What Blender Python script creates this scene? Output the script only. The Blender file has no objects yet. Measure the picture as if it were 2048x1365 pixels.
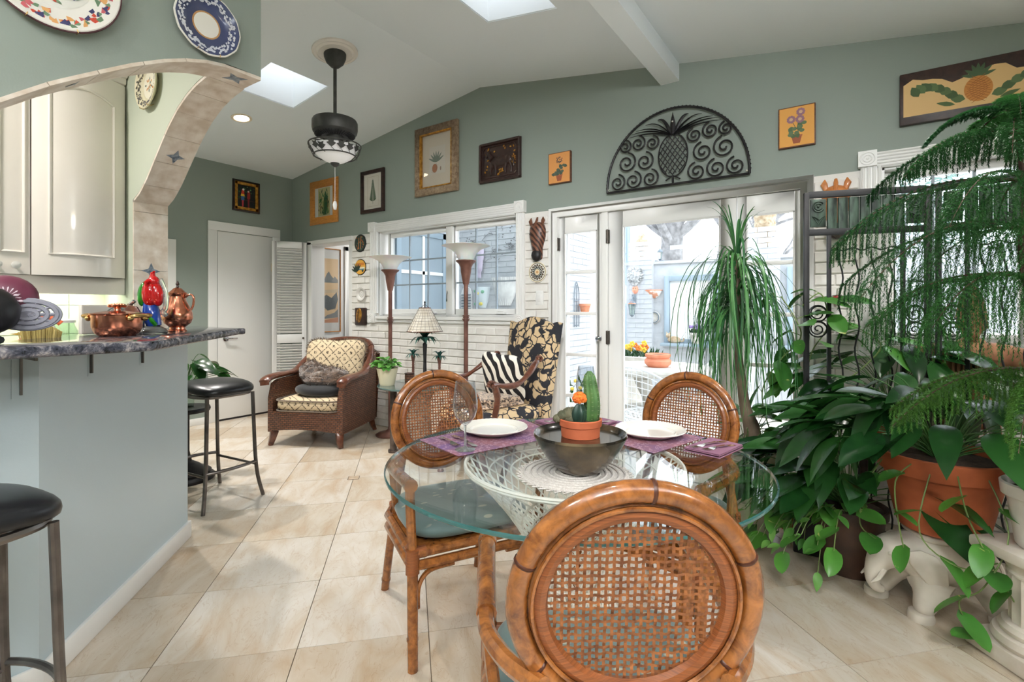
import bpy, bmesh, math, random
from mathutils import Vector, Matrix, Euler
PI = math.pi
sin, cos, rad = math.sin, math.cos, math.radians
rnd = random.Random(7)
C = bpy.context.scene.collection
SC = bpy.context.scene

# ---------------------------------------------------------------- camera, world, lights, exposure
cam = bpy.data.cameras.new('camera')
cam.sensor_width = 36.0
cam.lens = 36.0 * 1002.6 / 2048
cam.shift_y = -(682.5 - 619.5) / 2048
cam.clip_start = 0.05
cam_o = bpy.data.objects.new('camera', cam)
C.objects.link(cam_o)
cam_o.location = (0, 0, 1.2)
cam_o.rotation_euler = (PI / 2, 0, rad(34.31))
SC.camera = cam_o

world = bpy.data.worlds.new('overcast_sky')
SC.world = world
world.use_nodes = True
wn = world.node_tree
bgn = wn.nodes['Background']
# overcast dome: a little brighter overhead than at the horizon
tc = wn.nodes.new('ShaderNodeTexCoord'); sx = wn.nodes.new('ShaderNodeSeparateXYZ')
cr = wn.nodes.new('ShaderNodeValToRGB')
wn.links.new(tc.outputs['Generated'], sx.inputs[0])
wn.links.new(sx.outputs['Z'], cr.inputs[0])
cr.color_ramp.elements[0].color = (0.90, 0.95, 1.0, 1)
cr.color_ramp.elements[1].color = (0.96, 0.98, 1.0, 1)
wn.links.new(cr.outputs[0], bgn.inputs[0])
bgn.inputs[1].default_value = 3.4

SC.view_settings.view_transform = 'Standard'
SC.view_settings.look = 'None'
SC.view_settings.gamma = 1.0
SC.view_settings.use_curve_mapping = False
SC.view_settings.exposure = 0.50
try:
    SC.cycles.use_denoising = True
    SC.cycles.max_bounces = 10
    SC.cycles.diffuse_bounces = 5
    SC.cycles.glossy_bounces = 4
    SC.cycles.transmission_bounces = 8
    SC.cycles.transparent_max_bounces = 24
    SC.cycles.caustics_reflective = False
    SC.cycles.caustics_refractive = False
    SC.cycles.sample_clamp_indirect = 6.0
except Exception:
    pass

# ---------------------------------------------------------------- helpers
class MB:
    """collects faces of one mesh"""
    def __init__(s):
        s.v = []; s.f = []; s.m = []; s.mi = 0; s.T = None
    def add(s, vs, fs):
        b = len(s.v)
        for p in vs:
            p = Vector(p)
            if s.T is not None: p = s.T @ p
            s.v.append(p)
        for f in fs:
            s.f.append([b + i for i in f]); s.m.append(s.mi)
        return s
    def box(s, a, b):
        (x0, y0, z0), (x1, y1, z1) = a, b
        if x0 > x1: x0, x1 = x1, x0
        if y0 > y1: y0, y1 = y1, y0
        if z0 > z1: z0, z1 = z1, z0
        return s.add([(x0,y0,z0),(x1,y0,z0),(x1,y1,z0),(x0,y1,z0),(x0,y0,z1),(x1,y0,z1),(x1,y1,z1),(x0,y1,z1)],
              [(0,3,2,1),(4,5,6,7),(0,1,5,4),(1,2,6,5),(2,3,7,6),(3,0,4,7)])
    def cbox(s, c, d, M=None):
        o = s.T
        T = Matrix.Translation(Vector(c))
        if M is not None: T = T @ M.to_4x4()
        s.T = T if o is None else o @ T
        s.box((-d[0]/2,-d[1]/2,-d[2]/2),(d[0]/2,d[1]/2,d[2]/2))
        s.T = o
        return s
    def prism(s, poly, z0, z1):
        n = len(poly)
        a = sum(poly[i][0]*poly[(i+1)%n][1]-poly[(i+1)%n][0]*poly[i][1] for i in range(n))
        if a < 0: poly = poly[::-1]
        vs = [(p[0],p[1],z0) for p in poly] + [(p[0],p[1],z1) for p in poly]
        fs = [tuple(range(n-1,-1,-1)), tuple(range(n,2*n))] + [(i,(i+1)%n,n+(i+1)%n,n+i) for i in range(n)]
        return s.add(vs, fs)
    def xprism(s, poly, y0, y1):            # outline in x,z ; extruded along y
        o = s.T
        R = Matrix(((1,0,0,0),(0,0,-1,0),(0,1,0,0),(0,0,0,1)))
        s.T = R if o is None else o @ R
        s.prism(poly, -y1, -y0)
        s.T = o
        return s
    def tube(s, pts, r, n=8, closed=False, caps=True, flat=1.0):
        pts = [Vector(p) for p in pts]; k = len(pts)
        if not isinstance(r, (list, tuple)): r = [r]*k
        tang = []
        for i in range(k):
            if closed: t = pts[(i+1)%k]-pts[i-1]
            else: t = pts[min(i+1,k-1)]-pts[max(i-1,0)]
            tang.append(t.normalized() if t.length > 1e-9 else Vector((0,0,1)))
        up = Vector((0,0,1)) if abs(tang[0].z) < .9 else Vector((0,1,0))
        a = tang[0].cross(up).normalized(); vs = []
        for i in range(k):
            if i: 
                a = a - tang[i]*a.dot(tang[i])
                a = a.normalized() if a.length > 1e-6 else tang[i].orthogonal().normalized()
            b = tang[i].cross(a)
            for j in range(n):
                w = 2*PI*j/n
                vs.append(pts[i] + (a*cos(w) + b*sin(w)*flat)*r[i])
        fs = []
        for i in range(k if closed else k-1):
            i2 = (i+1)%k
            for j in range(n):
                j2 = (j+1)%n
                fs.append((i*n+j, i*n+j2, i2*n+j2, i2*n+j))
        if caps and not closed:
            fs.append(tuple(range(n-1,-1,-1))); fs.append(tuple(range((k-1)*n, k*n)))
        return s.add(vs, fs)
    def lathe(s, prof, n=24, c=(0,0,0), sx=1.0, sy=1.0):
        vs = []; fs = []; idx = []
        for (r, z) in prof:
            if r < 1e-6:
                idx.append([len(vs)]); vs.append((c[0],c[1],c[2]+z))
            else:
                idx.append(list(range(len(vs), len(vs)+n)))
                for j in range(n):
                    w = 2*PI*j/n
                    vs.append((c[0]+r*cos(w)*sx, c[1]+r*sin(w)*sy, c[2]+z))
        for a, b in zip(idx, idx[1:]):
            if len(a) == 1 and len(b) == 1: continue
            for j in range(n):
                j2 = (j+1)%n
                if len(a) == 1: fs.append((a[0], b[j2], b[j]))
                elif len(b) == 1: fs.append((a[j], a[j2], b[0]))
                else: fs.append((a[j], a[j2], b[j2], b[j]))
        if len(idx[0]) > 1: fs.append(tuple(reversed(idx[0])))
        if len(idx[-1]) > 1: fs.append(tuple(idx[-1]))
        return s.add(vs, fs)
    def ell(s, c, r, n=16, m=10, M=None):
        o = s.T
        T = Matrix.Translation(Vector(c))
        if M is not None: T = T @ M.to_4x4()
        T = T @ Matrix.Diagonal((r[0],r[1],r[2],1))
        s.T = T if o is None else o @ T
        s.lathe([(sin(PI*i/m) if 0 < i < m else 0, -cos(PI*i/m)) for i in range(m+1)], n)
        s.T = o
        return s
    def poly(s, pts):
        return s.add(pts, [tuple(range(len(pts)))])
    def grid(s, fn, nu, nv):
        vs = [fn(i/nu, j/nv) for j in range(nv+1) for i in range(nu+1)]
        fs = [(j*(nu+1)+i, j*(nu+1)+i+1, (j+1)*(nu+1)+i+1, (j+1)*(nu+1)+i) for j in range(nv) for i in range(nu)]
        return s.add(vs, fs)
    def mesh(s, name, mats, smooth=True, bevel=0.0, bseg=2, ang=35):
        me = bpy.data.meshes.new(name)
        me.from_pydata([tuple(p) for p in s.v], [], s.f)
        if not isinstance(mats, (list, tuple)): mats = [mats]
        for m in mats: me.materials.append(m)
        if len(mats) > 1: me.polygons.foreach_set('material_index', s.m)
        if bevel > 0:
            bm = bmesh.new(); bm.from_mesh(me)
            bmesh.ops.remove_doubles(bm, verts=bm.verts, dist=1e-6)
            es = [e for e in bm.edges if len(e.link_faces) == 2 and e.calc_face_angle(0) > rad(30)]
            bmesh.ops.bevel(bm, geom=es, offset=bevel, segments=bseg, profile=.5, affect='EDGES', clamp_overlap=True)
            bm.to_mesh(me); bm.free()
        if smooth:
            me.shade_smooth()
            try: me.set_sharp_from_angle(angle=rad(ang))
            except Exception: pass
        me.validate(); me.update()
        return me
    def build(s, name, mats, parent=None, loc=None, rot=None, **k):
        return obj(name, s.mesh(name, mats, **k), parent, loc, rot)

def obj(name, me, parent=None, loc=None, rot=None):
    o = bpy.data.objects.new(name, me); C.objects.link(o)
    if parent is not None: o.parent = parent
    if loc is not None: o.location = loc
    if rot is not None: o.rotation_euler = rot
    return o
def tag(o, label, cat, group=None):
    o['label'] = label; o['category'] = cat
    if group: o['group'] = group
    return o
def thing(name, label, cat, loc=(0,0,0), rz=0.0, group=None):
    o = obj(name, None, None, loc, (0,0,rz))
    o.empty_display_size = .05
    return tag(o, label, cat, group)
def struct(o):
    o['kind'] = 'structure'
    return o
def stuff(o):
    o['kind'] = 'stuff'
    return o
def copy_tree(o, parent=None):
    c = o.copy(); C.objects.link(c); c.parent = parent
    for ch in list(o.children): copy_tree(ch, c)
    return c
def skin(name, pts, edges, radii, mats, parent=None, sub=2, loc=None, rot=None):
    """one continuous surface grown round a skeleton"""
    me = bpy.data.meshes.new(name)
    me.from_pydata(pts, edges, [])
    t = bpy.data.objects.new(name+'_skeleton', me); C.objects.link(t)
    md = t.modifiers.new('skin', 'SKIN')
    for i, r in enumerate(radii):
        sv = me.skin_vertices[0].data[i]
        sv.radius = (r, r) if not isinstance(r, tuple) else r
        sv.use_root = (i == 0)
    sb = t.modifiers.new('sub', 'SUBSURF'); sb.levels = sub; sb.render_levels = sub
    dg = bpy.context.evaluated_depsgraph_get(); dg.update()
    m2 = bpy.data.meshes.new_from_object(t.evaluated_get(dg))
    m2.name = name
    bpy.data.objects.remove(t); bpy.data.meshes.remove(me)
    m2.materials.clear()
    for m in (mats if isinstance(mats, (list, tuple)) else [mats]): m2.materials.append(m)
    m2.shade_smooth()
    return obj(name, m2, parent, loc, rot)
def bez(p0, p1, p2, n=10):
    p0, p1, p2 = Vector(p0), Vector(p1), Vector(p2)
    return [(1-t)**2*p0 + 2*t*(1-t)*p1 + t*t*p2 for t in (i/n for i in range(n+1))]
def smooth_path(pts, n=6):
    P = [Vector(p) for p in pts]; out = []
    for i in range(len(P)-1):
        a, b, c, d = P[max(i-1,0)], P[i], P[i+1], P[min(i+2,len(P)-1)]
        for k in range(n):
            t = k/n
            out.append(.5*((2*b)+(c-a)*t+(2*a-5*b+4*c-d)*t*t+(-a+3*b-3*c+d)*t**3))
    out.append(P[-1]); return out
def clip_poly(poly, rect):
    x0, x1, y0, y1 = rect
    def cl(P, inside, inter):
        out = []
        for i in range(len(P)):
            a, b = P[i-1], P[i]
            ia, ib = inside(a), inside(b)
            if ia != ib: out.append(inter(a, b))
            if ib: out.append(b)
        return out
    def ix(x): return lambda a,b: (x, a[1]+(b[1]-a[1])*(x-a[0])/(b[0]-a[0]))
    def iy(y): return lambda a,b: (a[0]+(b[0]-a[0])*(y-a[1])/(b[1]-a[1]), y)
    for ins, it in ((lambda p: p[0] >= x0, ix(x0)), (lambda p: p[0] <= x1, ix(x1)), (lambda p: p[1] >= y0, iy(y0)), (lambda p: p[1] <= y1, iy(y1))):
        if not poly: return []
        poly = cl(poly, ins, it)
    return poly

# ---------------------------------------------------------------- materials
def lin(c):
    return tuple((x/12.92 if x <= .04045 else ((x+.055)/1.055)**2.4) for x in (v/255 for v in c))
def mat(name, rgb, rough=.5, metal=0.0, spec=.5, coat=0.0, trans=0.0, ior=1.45, emit=None, es=0.0, sheen=0.0):
    m = bpy.data.materials.new(name); m.use_nodes = True
    b = m.node_tree.nodes['Principled BSDF']
    b.inputs['Base Color'].default_value = (*lin(rgb), 1)
    b.inputs['Roughness'].default_value = rough
    b.inputs['Metallic'].default_value = metal
    b.inputs['Specular IOR Level'].default_value = spec
    b.inputs['Coat Weight'].default_value = coat
    b.inputs['Transmission Weight'].default_value = trans
    b.inputs['IOR'].default_value = ior
    if sheen: b.inputs['Sheen Weight'].default_value = sheen
    if emit:
        b.inputs['Emission Color'].default_value = (*lin(emit), 1)
        b.inputs['Emission Strength'].default_value = es
    return m
class NT:
    """short hand for a material's node tree"""
    def __init__(s, m):
        s.t = m.node_tree; s.b = s.t.nodes['Principled BSDF']
        s.tc = s.t.nodes.new('ShaderNodeTexCoord')
    def n(s, typ, **k):
        x = s.t.nodes.new('ShaderNode'+typ)
        for a, v in k.items():
            if a in ('Scale','Detail','Roughness','Distortion','W','Randomness','Smoothness','Detail Scale','Phase Offset'): x.inputs[a].default_value = v
            else: setattr(x, a, v)
        return x
    def l(s, a, b): s.t.links.new(a, b)
    def coord(s, kind='Object', scale=(1,1,1), rot=(0,0,0), loc=(0,0,0)):
        mp = s.t.nodes.new('ShaderNodeMapping')
        mp.inputs['Scale'].default_value = scale; mp.inputs['Rotation'].default_value = rot; mp.inputs['Location'].default_value = loc
        if kind == 'World':
            g = s.t.nodes.new('ShaderNodeNewGeometry'); s.l(g.outputs['Position'], mp.inputs[0])
        else: s.l(s.tc.outputs[kind], mp.inputs[0])
        return mp.outputs[0]
    def ramp(s, fac, stops, interp='LINEAR'):
        r = s.t.nodes.new('ShaderNodeValToRGB'); r.color_ramp.interpolation = interp
        e = r.color_ramp.elements
        while len(e) < len(stops): e.new(.5)
        for x, (p, c) in zip(e, stops):
            x.position = p; x.color = (*lin(c), 1) if isinstance(c, (tuple, list)) else (c, c, c, 1)
        s.l(fac, r.inputs[0]); return r.outputs[0]
    def mix(s, fac, a, b, mode='MIX'):
        x = s.t.nodes.new('ShaderNodeMix'); x.data_type = 'RGBA'; x.blend_type = mode
        for sock, val in ((x.inputs[0], fac), (x.inputs[6], a), (x.inputs[7], b)):
            if isinstance(val, (int, float)): sock.default_value = val if sock == x.inputs[0] else (val,val,val,1)
            elif isinstance(val, tuple): sock.default_value = (*lin(val), 1)
            else: s.l(val, sock)
        return x.outputs[2]
    def math(s, op, a, b=None, c=None):
        x = s.t.nodes.new('ShaderNodeMath'); x.operation = op
        for sock, val in zip(x.inputs, (a, b, c)):
            if val is None: continue
            if isinstance(val, (int, float)): sock.default_value = val
            else: s.l(val, sock)
        return x.outputs[0]
    def col(s, out): s.l(out, s.b.inputs['Base Color'])
    def bump(s, h, strength=.3, dist=.002):
        x = s.t.nodes.new('ShaderNodeBump'); x.inputs['Strength'].default_value = strength; x.inputs['Distance'].default_value = dist
        s.l(h, x.inputs['Height']); s.l(x.outputs[0], s.b.inputs['Normal'])
def noisy(name, c1, c2, scale=8, rough=.5, metal=0.0, bump=0.0, detail=5, stretch=(1,1,1), lo=.35, hi=.65, **k):
    m = mat(name, c1, rough, metal, **k); t = NT(m)
    nz = t.n('TexNoise', Scale=scale, Detail=detail)
    t.l(t.coord(scale=stretch), nz.inputs['Vector'])
    t.col(t.ramp(nz.outputs[0], [(lo, c1), (hi, c2)]))
    if bump: t.bump(nz.outputs[0], bump)
    return m
def glassy(name, tint=(245,250,250), rough=0.0, ior=1.45, refl=1.0, edge=5):
    """thin clear glazing: see-through with a fresnel reflection"""
    m = bpy.data.materials.new(name); m.use_nodes = True
    t = m.node_tree; t.nodes.clear()
    o = t.nodes.new('ShaderNodeOutputMaterial'); mx = t.nodes.new('ShaderNodeMixShader')
    tr = t.nodes.new('ShaderNodeBsdfTransparent'); gl = t.nodes.new('ShaderNodeBsdfGlossy'); lw = t.nodes.new('ShaderNodeLayerWeight')
    tr.inputs[0].default_value = (*lin(tint), 1); gl.inputs['Roughness'].default_value = rough
    lw.inputs[0].default_value = .5
    f0 = ((ior-1)/(ior+1))**2 * refl
    pw = t.nodes.new('ShaderNodeMath'); pw.operation = 'POWER'; pw.inputs[1].default_value = edge; t.links.new(lw.outputs['Facing'], pw.inputs[0])
    ma = t.nodes.new('ShaderNodeMath'); ma.operation = 'MULTIPLY_ADD'; ma.use_clamp = True; ma.inputs[1].default_value = (1-f0)*.8; ma.inputs[2].default_value = f0
    t.links.new(pw.outputs[0], ma.inputs[0]); t.links.new(ma.outputs[0], mx.inputs[0])
    t.links.new(tr.outputs[0], mx.inputs[1]); t.links.new(gl.outputs[0], mx.inputs[2]); t.links.new(mx.outputs[0], o.inputs[0])
    return m

M = {}
# wall paint with orange-peel texture
m = mat('green_paint', (144,154,146), .55, spec=.35); t = NT(m); nz = t.n('TexNoise', Scale=170, Detail=2); t.l(t.coord(), nz.inputs['Vector']); t.bump(nz.outputs[0], .14, .0015); M['green'] = m
m = mat('pale_green_paint', (200,207,190), .55, spec=.3); M['palegreen'] = m
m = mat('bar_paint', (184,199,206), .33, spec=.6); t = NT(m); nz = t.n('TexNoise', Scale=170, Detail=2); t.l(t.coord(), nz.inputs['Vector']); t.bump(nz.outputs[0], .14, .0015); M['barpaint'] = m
M['ceil'] = mat('ceiling_paint', (234,240,244), .8, spec=.2)
M['white'] = mat('white_gloss_paint', (234,234,232), .35)
M['whitewall'] = mat('white_wall_paint', (236,238,238), .7)
M['cream'] = noisy('cream_lacquer', (232,225,216), (238,231,223), 3, .22, coat=.3)
m = noisy('white_painted_brick', (228,224,218), (238,236,231), 14, .5, bump=.25); M['brick'] = m
M['mortar'] = mat('painted_mortar', (232,229,224), .6)
M['outbrick'] = noisy('outdoor_white_brick', (184,188,193), (199,202,206), 9, .7, bump=.2)
# travertine floor: veins and clouds differ tile by tile
m = mat('travertine_tile', (214,200,182), .28, spec=.45); t = NT(m)
oi = t.n('ObjectInfo')
co = t.coord('World', (1,1,1), (0,0,.8))
sc = t.t.nodes.new('ShaderNodeVectorMath'); sc.operation = 'SCALE'; sc.inputs['Scale'].default_value = 37.0
cmb = t.n('CombineXYZ'); t.l(oi.outputs['Random'], cmb.inputs[0]); t.l(oi.outputs['Random'], cmb.inputs[1]); t.l(cmb.outputs[0], sc.inputs[0])
ad = t.t.nodes.new('ShaderNodeVectorMath'); ad.operation = 'ADD'; t.l(co, ad.inputs[0]); t.l(sc.outputs[0], ad.inputs[1])
st = t.t.nodes.new('ShaderNodeMapping'); st.inputs['Scale'].default_value = (1.0, 2.6, 1); t.l(ad.outputs[0], st.inputs[0])
n1 = t.n('TexNoise', Scale=2.3, Detail=7, Roughness=.62, Distortion=1.2); t.l(st.outputs[0], n1.inputs['Vector'])
n2 = t.n('TexNoise', Scale=26, Detail=5, Roughness=.7); t.l(ad.outputs[0], n2.inputs['Vector'])
n3 = t.n('TexNoise', Scale=4.0, Detail=6, Distortion=2.4); t.l(st.outputs[0], n3.inputs['Vector'])
base = t.ramp(n1.outputs[0], [(.26, (194,172,146)), (.42, (206,195,179)), (.55, (214,208,198)), (.75, (224,221,216))])
vein = t.ramp(n3.outputs[0], [(.485, 0.0), (.497, 1.0), (.51, 0.0)])
v2 = t.math('MULTIPLY', vein, .42)
c1 = t.mix(v2, base, (176,146,112))
tone = t.ramp(oi.outputs['Random'], [(0, (226,214,200)), (.5, (246,240,232)), (1, (255,252,250))])
c2 = t.mix(1.0, c1, tone, 'MULTIPLY')
pit = t.ramp(n2.outputs[0], [(.24, .55), (.31, 1.0)])
c3 = t.mix(1.0, c2, pit, 'MULTIPLY')
t.col(c3); t.bump(n2.outputs[0], .08, .002)
M['tile'] = m
M['grout'] = mat('grout', (120,108,94), .9)
m = noisy('travertine_arch', (212,196,178), (240,231,220), 16, .45, bump=.15, detail=9); M['archtile'] = m
M['bluestar'] = noisy('blue_star_tile', (70,86,104), (150,160,170), 60, .3)
# granite
m = mat('blue_granite', (60,60,66), .08, spec=.6); t = NT(m)
n1 = t.n('TexNoise', Scale=28, Detail=8, Roughness=.72, Distortion=.6); t.l(t.coord(), n1.inputs['Vector'])
v1 = t.n('TexVoronoi', Scale=120); t.l(t.coord(), v1.inputs['Vector'])
a = t.ramp(n1.outputs[0], [(.36, (18,19,25)), (.48, (62,64,74)), (.56, (108,106,112)), (.66, (172,164,160))])
gv = t.t.nodes.new('ShaderNodeRGBToBW'); t.l(v1.outputs['Color'], gv.inputs[0]); t.col(t.mix(.35, a, t.ramp(gv.outputs[0], [(0, 0.05), (1, .95)]), 'OVERLAY')); M['granite'] = m
# woods and rattan
def wood(name, c1, c2, rough=.35, scale=(3,3,30), coat=.3, ns=3.0):
    m = mat(name, c1, rough, coat=coat); t = NT(m)
    n1 = t.n('TexNoise', Scale=ns, Detail=8, Roughness=.65, Distortion=.6); t.l(t.coord(scale=scale), n1.inputs['Vector'])
    t.col(t.ramp(n1.outputs[0], [(.32, c1), (.68, c2)])); t.bump(n1.outputs[0], .08)
    return m
M['rattan'] = wood('rattan_pole', (88,46,18), (164,102,48), .26, (9,9,9), .5)
M['rattan2'] = wood('rattan_binding', (92,46,18), (146,84,42), .4, (4,4,160), .2)
M['joint'] = mat('rattan_node', (62,28,12), .4)
M['cane'] = noisy('cane', (94,50,22), (144,88,46), 60, .45)
M['mahogany'] = wood('carved_mahogany', (60,30,20), (112,64,44), .28, (10,10,10), .5)
M['darkwood'] = wood('dark_carved_wood', (34,22,20), (64,42,36), .4, (8,8,8), .2)
M['zebrawood'] = mat('zebra_mask_wood', (88,56,44), .4)
t = NT(M['zebrawood']); w = t.n('TexWave', Scale=13, Distortion=2.5, Detail=1); w.bands_direction = 'DIAGONAL'; t.l(t.coord(), w.inputs['Vector']); t.col(t.ramp(w.outputs[0], [(.35, (50,28,22)), (.6, (122,82,64))]))
M['paintedwood'] = wood('rubbed_wood_frame', (112,88,66), (172,150,124), .5, (6,6,6), .1, 5)
M['oak'] = wood('honey_oak', (186,118,46), (220,154,76), .35, (6,6,40), .3)
M['orangewood'] = wood('antelope_wood', (170,96,44), (206,134,72), .4, (8,8,8), .2)
M['goldleaf'] = noisy('gilt', (150,98,34), (212,158,70), 30, .35, .6)
M['bronze'] = noisy('brushed_bronze', (66,58,54), (108,96,90), 20, .38, .7)
M['copperpole'] = noisy('rubbed_copper_paint', (96,62,54), (140,100,88), 6, .36, .35)
M['fan'] = noisy('iron_fan_finish', (62,62,60), (82,82,80), 12, .5, .35)
M['copper'] = noisy('hammered_copper', (196,120,92), (214,146,118), 40, .2, 1.0, bump=.12)
M['brass'] = mat('brass', (206,170,110), .25, 1.0)
M['steel'] = mat('brushed_steel', (178,178,180), .28, 1.0)
M['silver'] = mat('silver', (225,222,216), .15, 1.0)
M['chrome'] = mat('chrome', (200,200,205), .12, 1.0)
M['hinge'] = mat('hinge_metal', (92,86,80), .4, .8)
M['gunmetal'] = noisy('stool_metal', (84,80,78), (122,116,112), 8, .32, .85)
M['iron'] = noisy('black_iron', (26,26,30), (48,46,46), 20, .45, .4)
M['screeniron'] = noisy('screen_iron', (13,14,17), (26,26,28), 14, .55, 0.0)
M['verdigris'] = noisy('verdigris_tin', (26,34,30), (66,84,72), 22, .55, .3, stretch=(2,2,.5))
M['black_leather'] = mat('black_leather', (22,23,26), .3, spec=.5)
M['black_cloth'] = mat('black_cloth', (16,17,21), .75, sheen=.3)
M['blackplastic'] = mat('black_nylon', (24,24,26), .35)
M['terracotta'] = noisy('terracotta', (184,92,58), (198,106,70), 14, .75)
M['oldterracotta'] = noisy('weathered_terracotta', (140,66,34), (186,100,60), 5, .7)
M['clay'] = noisy('clay_figure', (132,88,62), (172,124,92), 10, .8, bump=.3)
M['whiteceramic'] = mat('white_china', (240,238,232), .12, coat=.4)
M['whiteglaze'] = noisy('white_glazed_pot', (214,210,204), (232,230,226), 6, .3)
M['stonewhite'] = noisy('whitewashed_plaster', (206,196,184), (230,224,214), 7, .65, bump=.15)
M['beigepot'] = noisy('beige_pot', (200,194,178), (214,208,194), 9, .55)
M['creampot'] = mat('cream_pot', (222,214,184), .35)
M['soil'] = noisy('potting_soil', (40,28,20), (66,50,38), 60, .95)
M['strings'] = mat('white_fibreglass_string', (232,230,224), .4)
M['doily'] = noisy('crochet_raffia', (190,184,180), (216,212,208), 220, .8)
M['bowl'] = noisy('polished_horn_bowl', (20,16,13), (104,86,60), 9, .2, lo=.44, hi=.70, coat=.25)
M['paper'] = mat('mat_board', (232,226,214), .8)
M['paper2'] = mat('old_paper', (214,202,184), .8)
M['linen'] = mat('linen_mount', (226,226,222), .85)
M['alabaster'] = mat('alabaster_glass', (238,238,240), .35, emit=(255,252,248), es=.12)
M['frosted'] = mat('frosted_lamp_glass', (236,236,236), .3, spec=.5)
M['frosted'].node_tree.nodes['Principled BSDF'].inputs['Subsurface Weight'].default_value = .25
M['pane'] = glassy('window_glass', (250,253,255), 0, 1.3)
M['picglass'] = glassy('picture_glass', (252,252,252), 0, 1.45)
M['tableglass'] = glassy('table_glass', (251,254,253), 0, 1.5)
M['glassedge'] = mat('glass_edge', (52,104,104), .1, trans=.35, coat=.4)
M['wine'] = glassy('wine_glass', (244,246,248), 0, 1.45, 1.8, 2.6)
M['clearglass'] = glassy('jar_glass', (238,246,240), 0, 1.45, 1.3)
M['skyglass'] = glassy('skylight_glass', (250,252,255), 0, 1.2)
M['lamp'] = mat('lit_lamp', (255,240,220), .5, emit=(255,236,206), es=14)
M['tanrim'] = mat('warm_trim_ring', (236,222,200), .4)
# ---------------------------------------------------------------- the room shell
YW, XL = 3.52, -5.625                     # inner faces of the window wall and of the door wall
XR, ZR = -2.746, 3.175                    # ceiling ridge
def zceil(x): return ZR + (.1374*(x-XR) if x < XR else -.1555*(x-XR))
def ext(mb, pts, vec):
    n = len(pts); pts = [Vector(p) for p in pts]; vec = Vector(vec)
    nrm = sum(((pts[i]-pts[0]).cross(pts[(i+1)%n]-pts[0]) for i in range(1, n-1)), Vector())
    if nrm.dot(vec) > 0: pts = pts[::-1]
    vs = pts + [p+vec for p in pts]
    return mb.add(vs, [tuple(range(n)), tuple(range(2*n-1, n-1, -1))] + [(i, n+i, n+(i+1)%n, (i+1)%n) for i in range(n)])

# floor: travertine squares laid at 45 degrees
g = MB(); g.box((-5.9,-2.6,-.05),(3.4,3.72,-.004)); g.box((-5.9,3.72,-.05),(-4.3,6.2,-.001))
floor = struct(g.build('floor', M['grout'], smooth=False))
TS = .459; e1 = Vector((-.718,.696)); e2 = Vector((.696,.718)); t0 = Vector((-2.276,1.027))
full = None
for i in range(-14, 12):
    for j in range(-14, 12):
        p = t0 + e1*TS*i + e2*TS*j
        h = TS - .0022
        q = [p+e1*.0011+e2*.0011, p+e1*h+e2*.0011, p+e1*h+e2*h, p+e1*.0011+e2*h]
        cx, cy = (p+e1*TS/2+e2*TS/2)
        if cx < -6.0 or cx > 2.4 or cy < -.9 or cy > 3.9: continue
        if cy < -.45*cx - 1.2: continue
        q = clip_poly([tuple(a) for a in q], (-5.62, 2.4, -.9, 3.70))
        if len(q) < 3: continue
        cx = sum(a[0] for a in q)/len(q); cy = sum(a[1] for a in q)/len(q)
        g = MB(); g.prism([(a[0]-cx, a[1]-cy) for a in q], -.006, 0)
        g.build('floor_tile', M['tile'], floor, (cx, cy, 0), smooth=False)
M['inset'] = noisy('inset_tile', (176,150,122), (206,190,168), 30, .35)
for px, py in ((-2.98,2.13),(-4.28,2.84),(-4.33,1.75)):
    d = Vector((px,py))-t0; i, j = round(d.dot(e1)/TS), round(d.dot(e2)/TS); p = t0+e1*TS*i+e2*TS*j
    fr = MB(); fr.prism([(.056,0),(0,.056),(-.056,0),(0,-.056)], .0002, .0008); fr.build('inset_joint', M['grout'], floor, (p.x,p.y,0), smooth=False)
    g = MB(); g.prism([(.049,0),(0,.049),(-.049,0),(0,-.049)], .0004, .0016); g.build('inset_tile', M['inset'], floor, (p.x,p.y,0), smooth=False)

# ceiling with two skylight wells
SK = [(-4.118,-3.613,2.088,2.584), (-1.95,-1.443,2.088,2.584)]
g = MB()
xs = sorted({-5.9, XR, 3.4} | {v for s in SK for v in s[:2]}); ys = sorted({-2.6, 3.72} | {v for s in SK for v in s[2:]})
for xa, xb in zip(xs, xs[1:]):
    for ya, yb in zip(ys, ys[1:]):
        if any(xa >= s[0]-1e-4 and xb <= s[1]+1e-4 and ya >= s[2]-1e-4 and yb <= s[3]+1e-4 for s in SK): continue
        ext(g, [(xa,ya,zceil(xa)),(xb,ya,zceil(xb)),(xb,yb,zceil(xb)),(xa,yb,zceil(xa))], (0,0,.16))
struct(g.build('ceiling', M['ceil'], smooth=False))
for k, (x0,x1,y0,y1) in enumerate(SK):
    g = MB(); h = .62; wt = .03
    top = max(zceil(x0), zceil(x1)) + h
    ins = .004
    for (a, b) in (((x0-wt,y0-wt),(x0+ins,y1+wt)), ((x1-ins,y0-wt),(x1+wt,y1+wt)), ((x0+ins,y0-wt),(x1-ins,y0+ins)), ((x0+ins,y1-ins),(x1-ins,y1+wt))):
        q = [(a[0],zceil(a[0])+.006),(b[0],zceil(b[0])+.006),(b[0],top),(a[0],top)]
        g.xprism(q, a[1], b[1])
    s = struct(g.build('window_%d' % (k+4), M['whitewall'], smooth=False))
    g = MB(); g.box((x0-wt,y0-wt,top),(x1+wt,y1+wt,top+.012)); g.build('pane', M['skyglass'], s, smooth=False)
# beam running from the window wall towards the viewer
g = MB(); g.box((-1.128,-2.6,2.784),(-1.0,3.53,3.05))
struct(g.build('trim_beam', M['ceil'], smooth=False))

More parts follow.
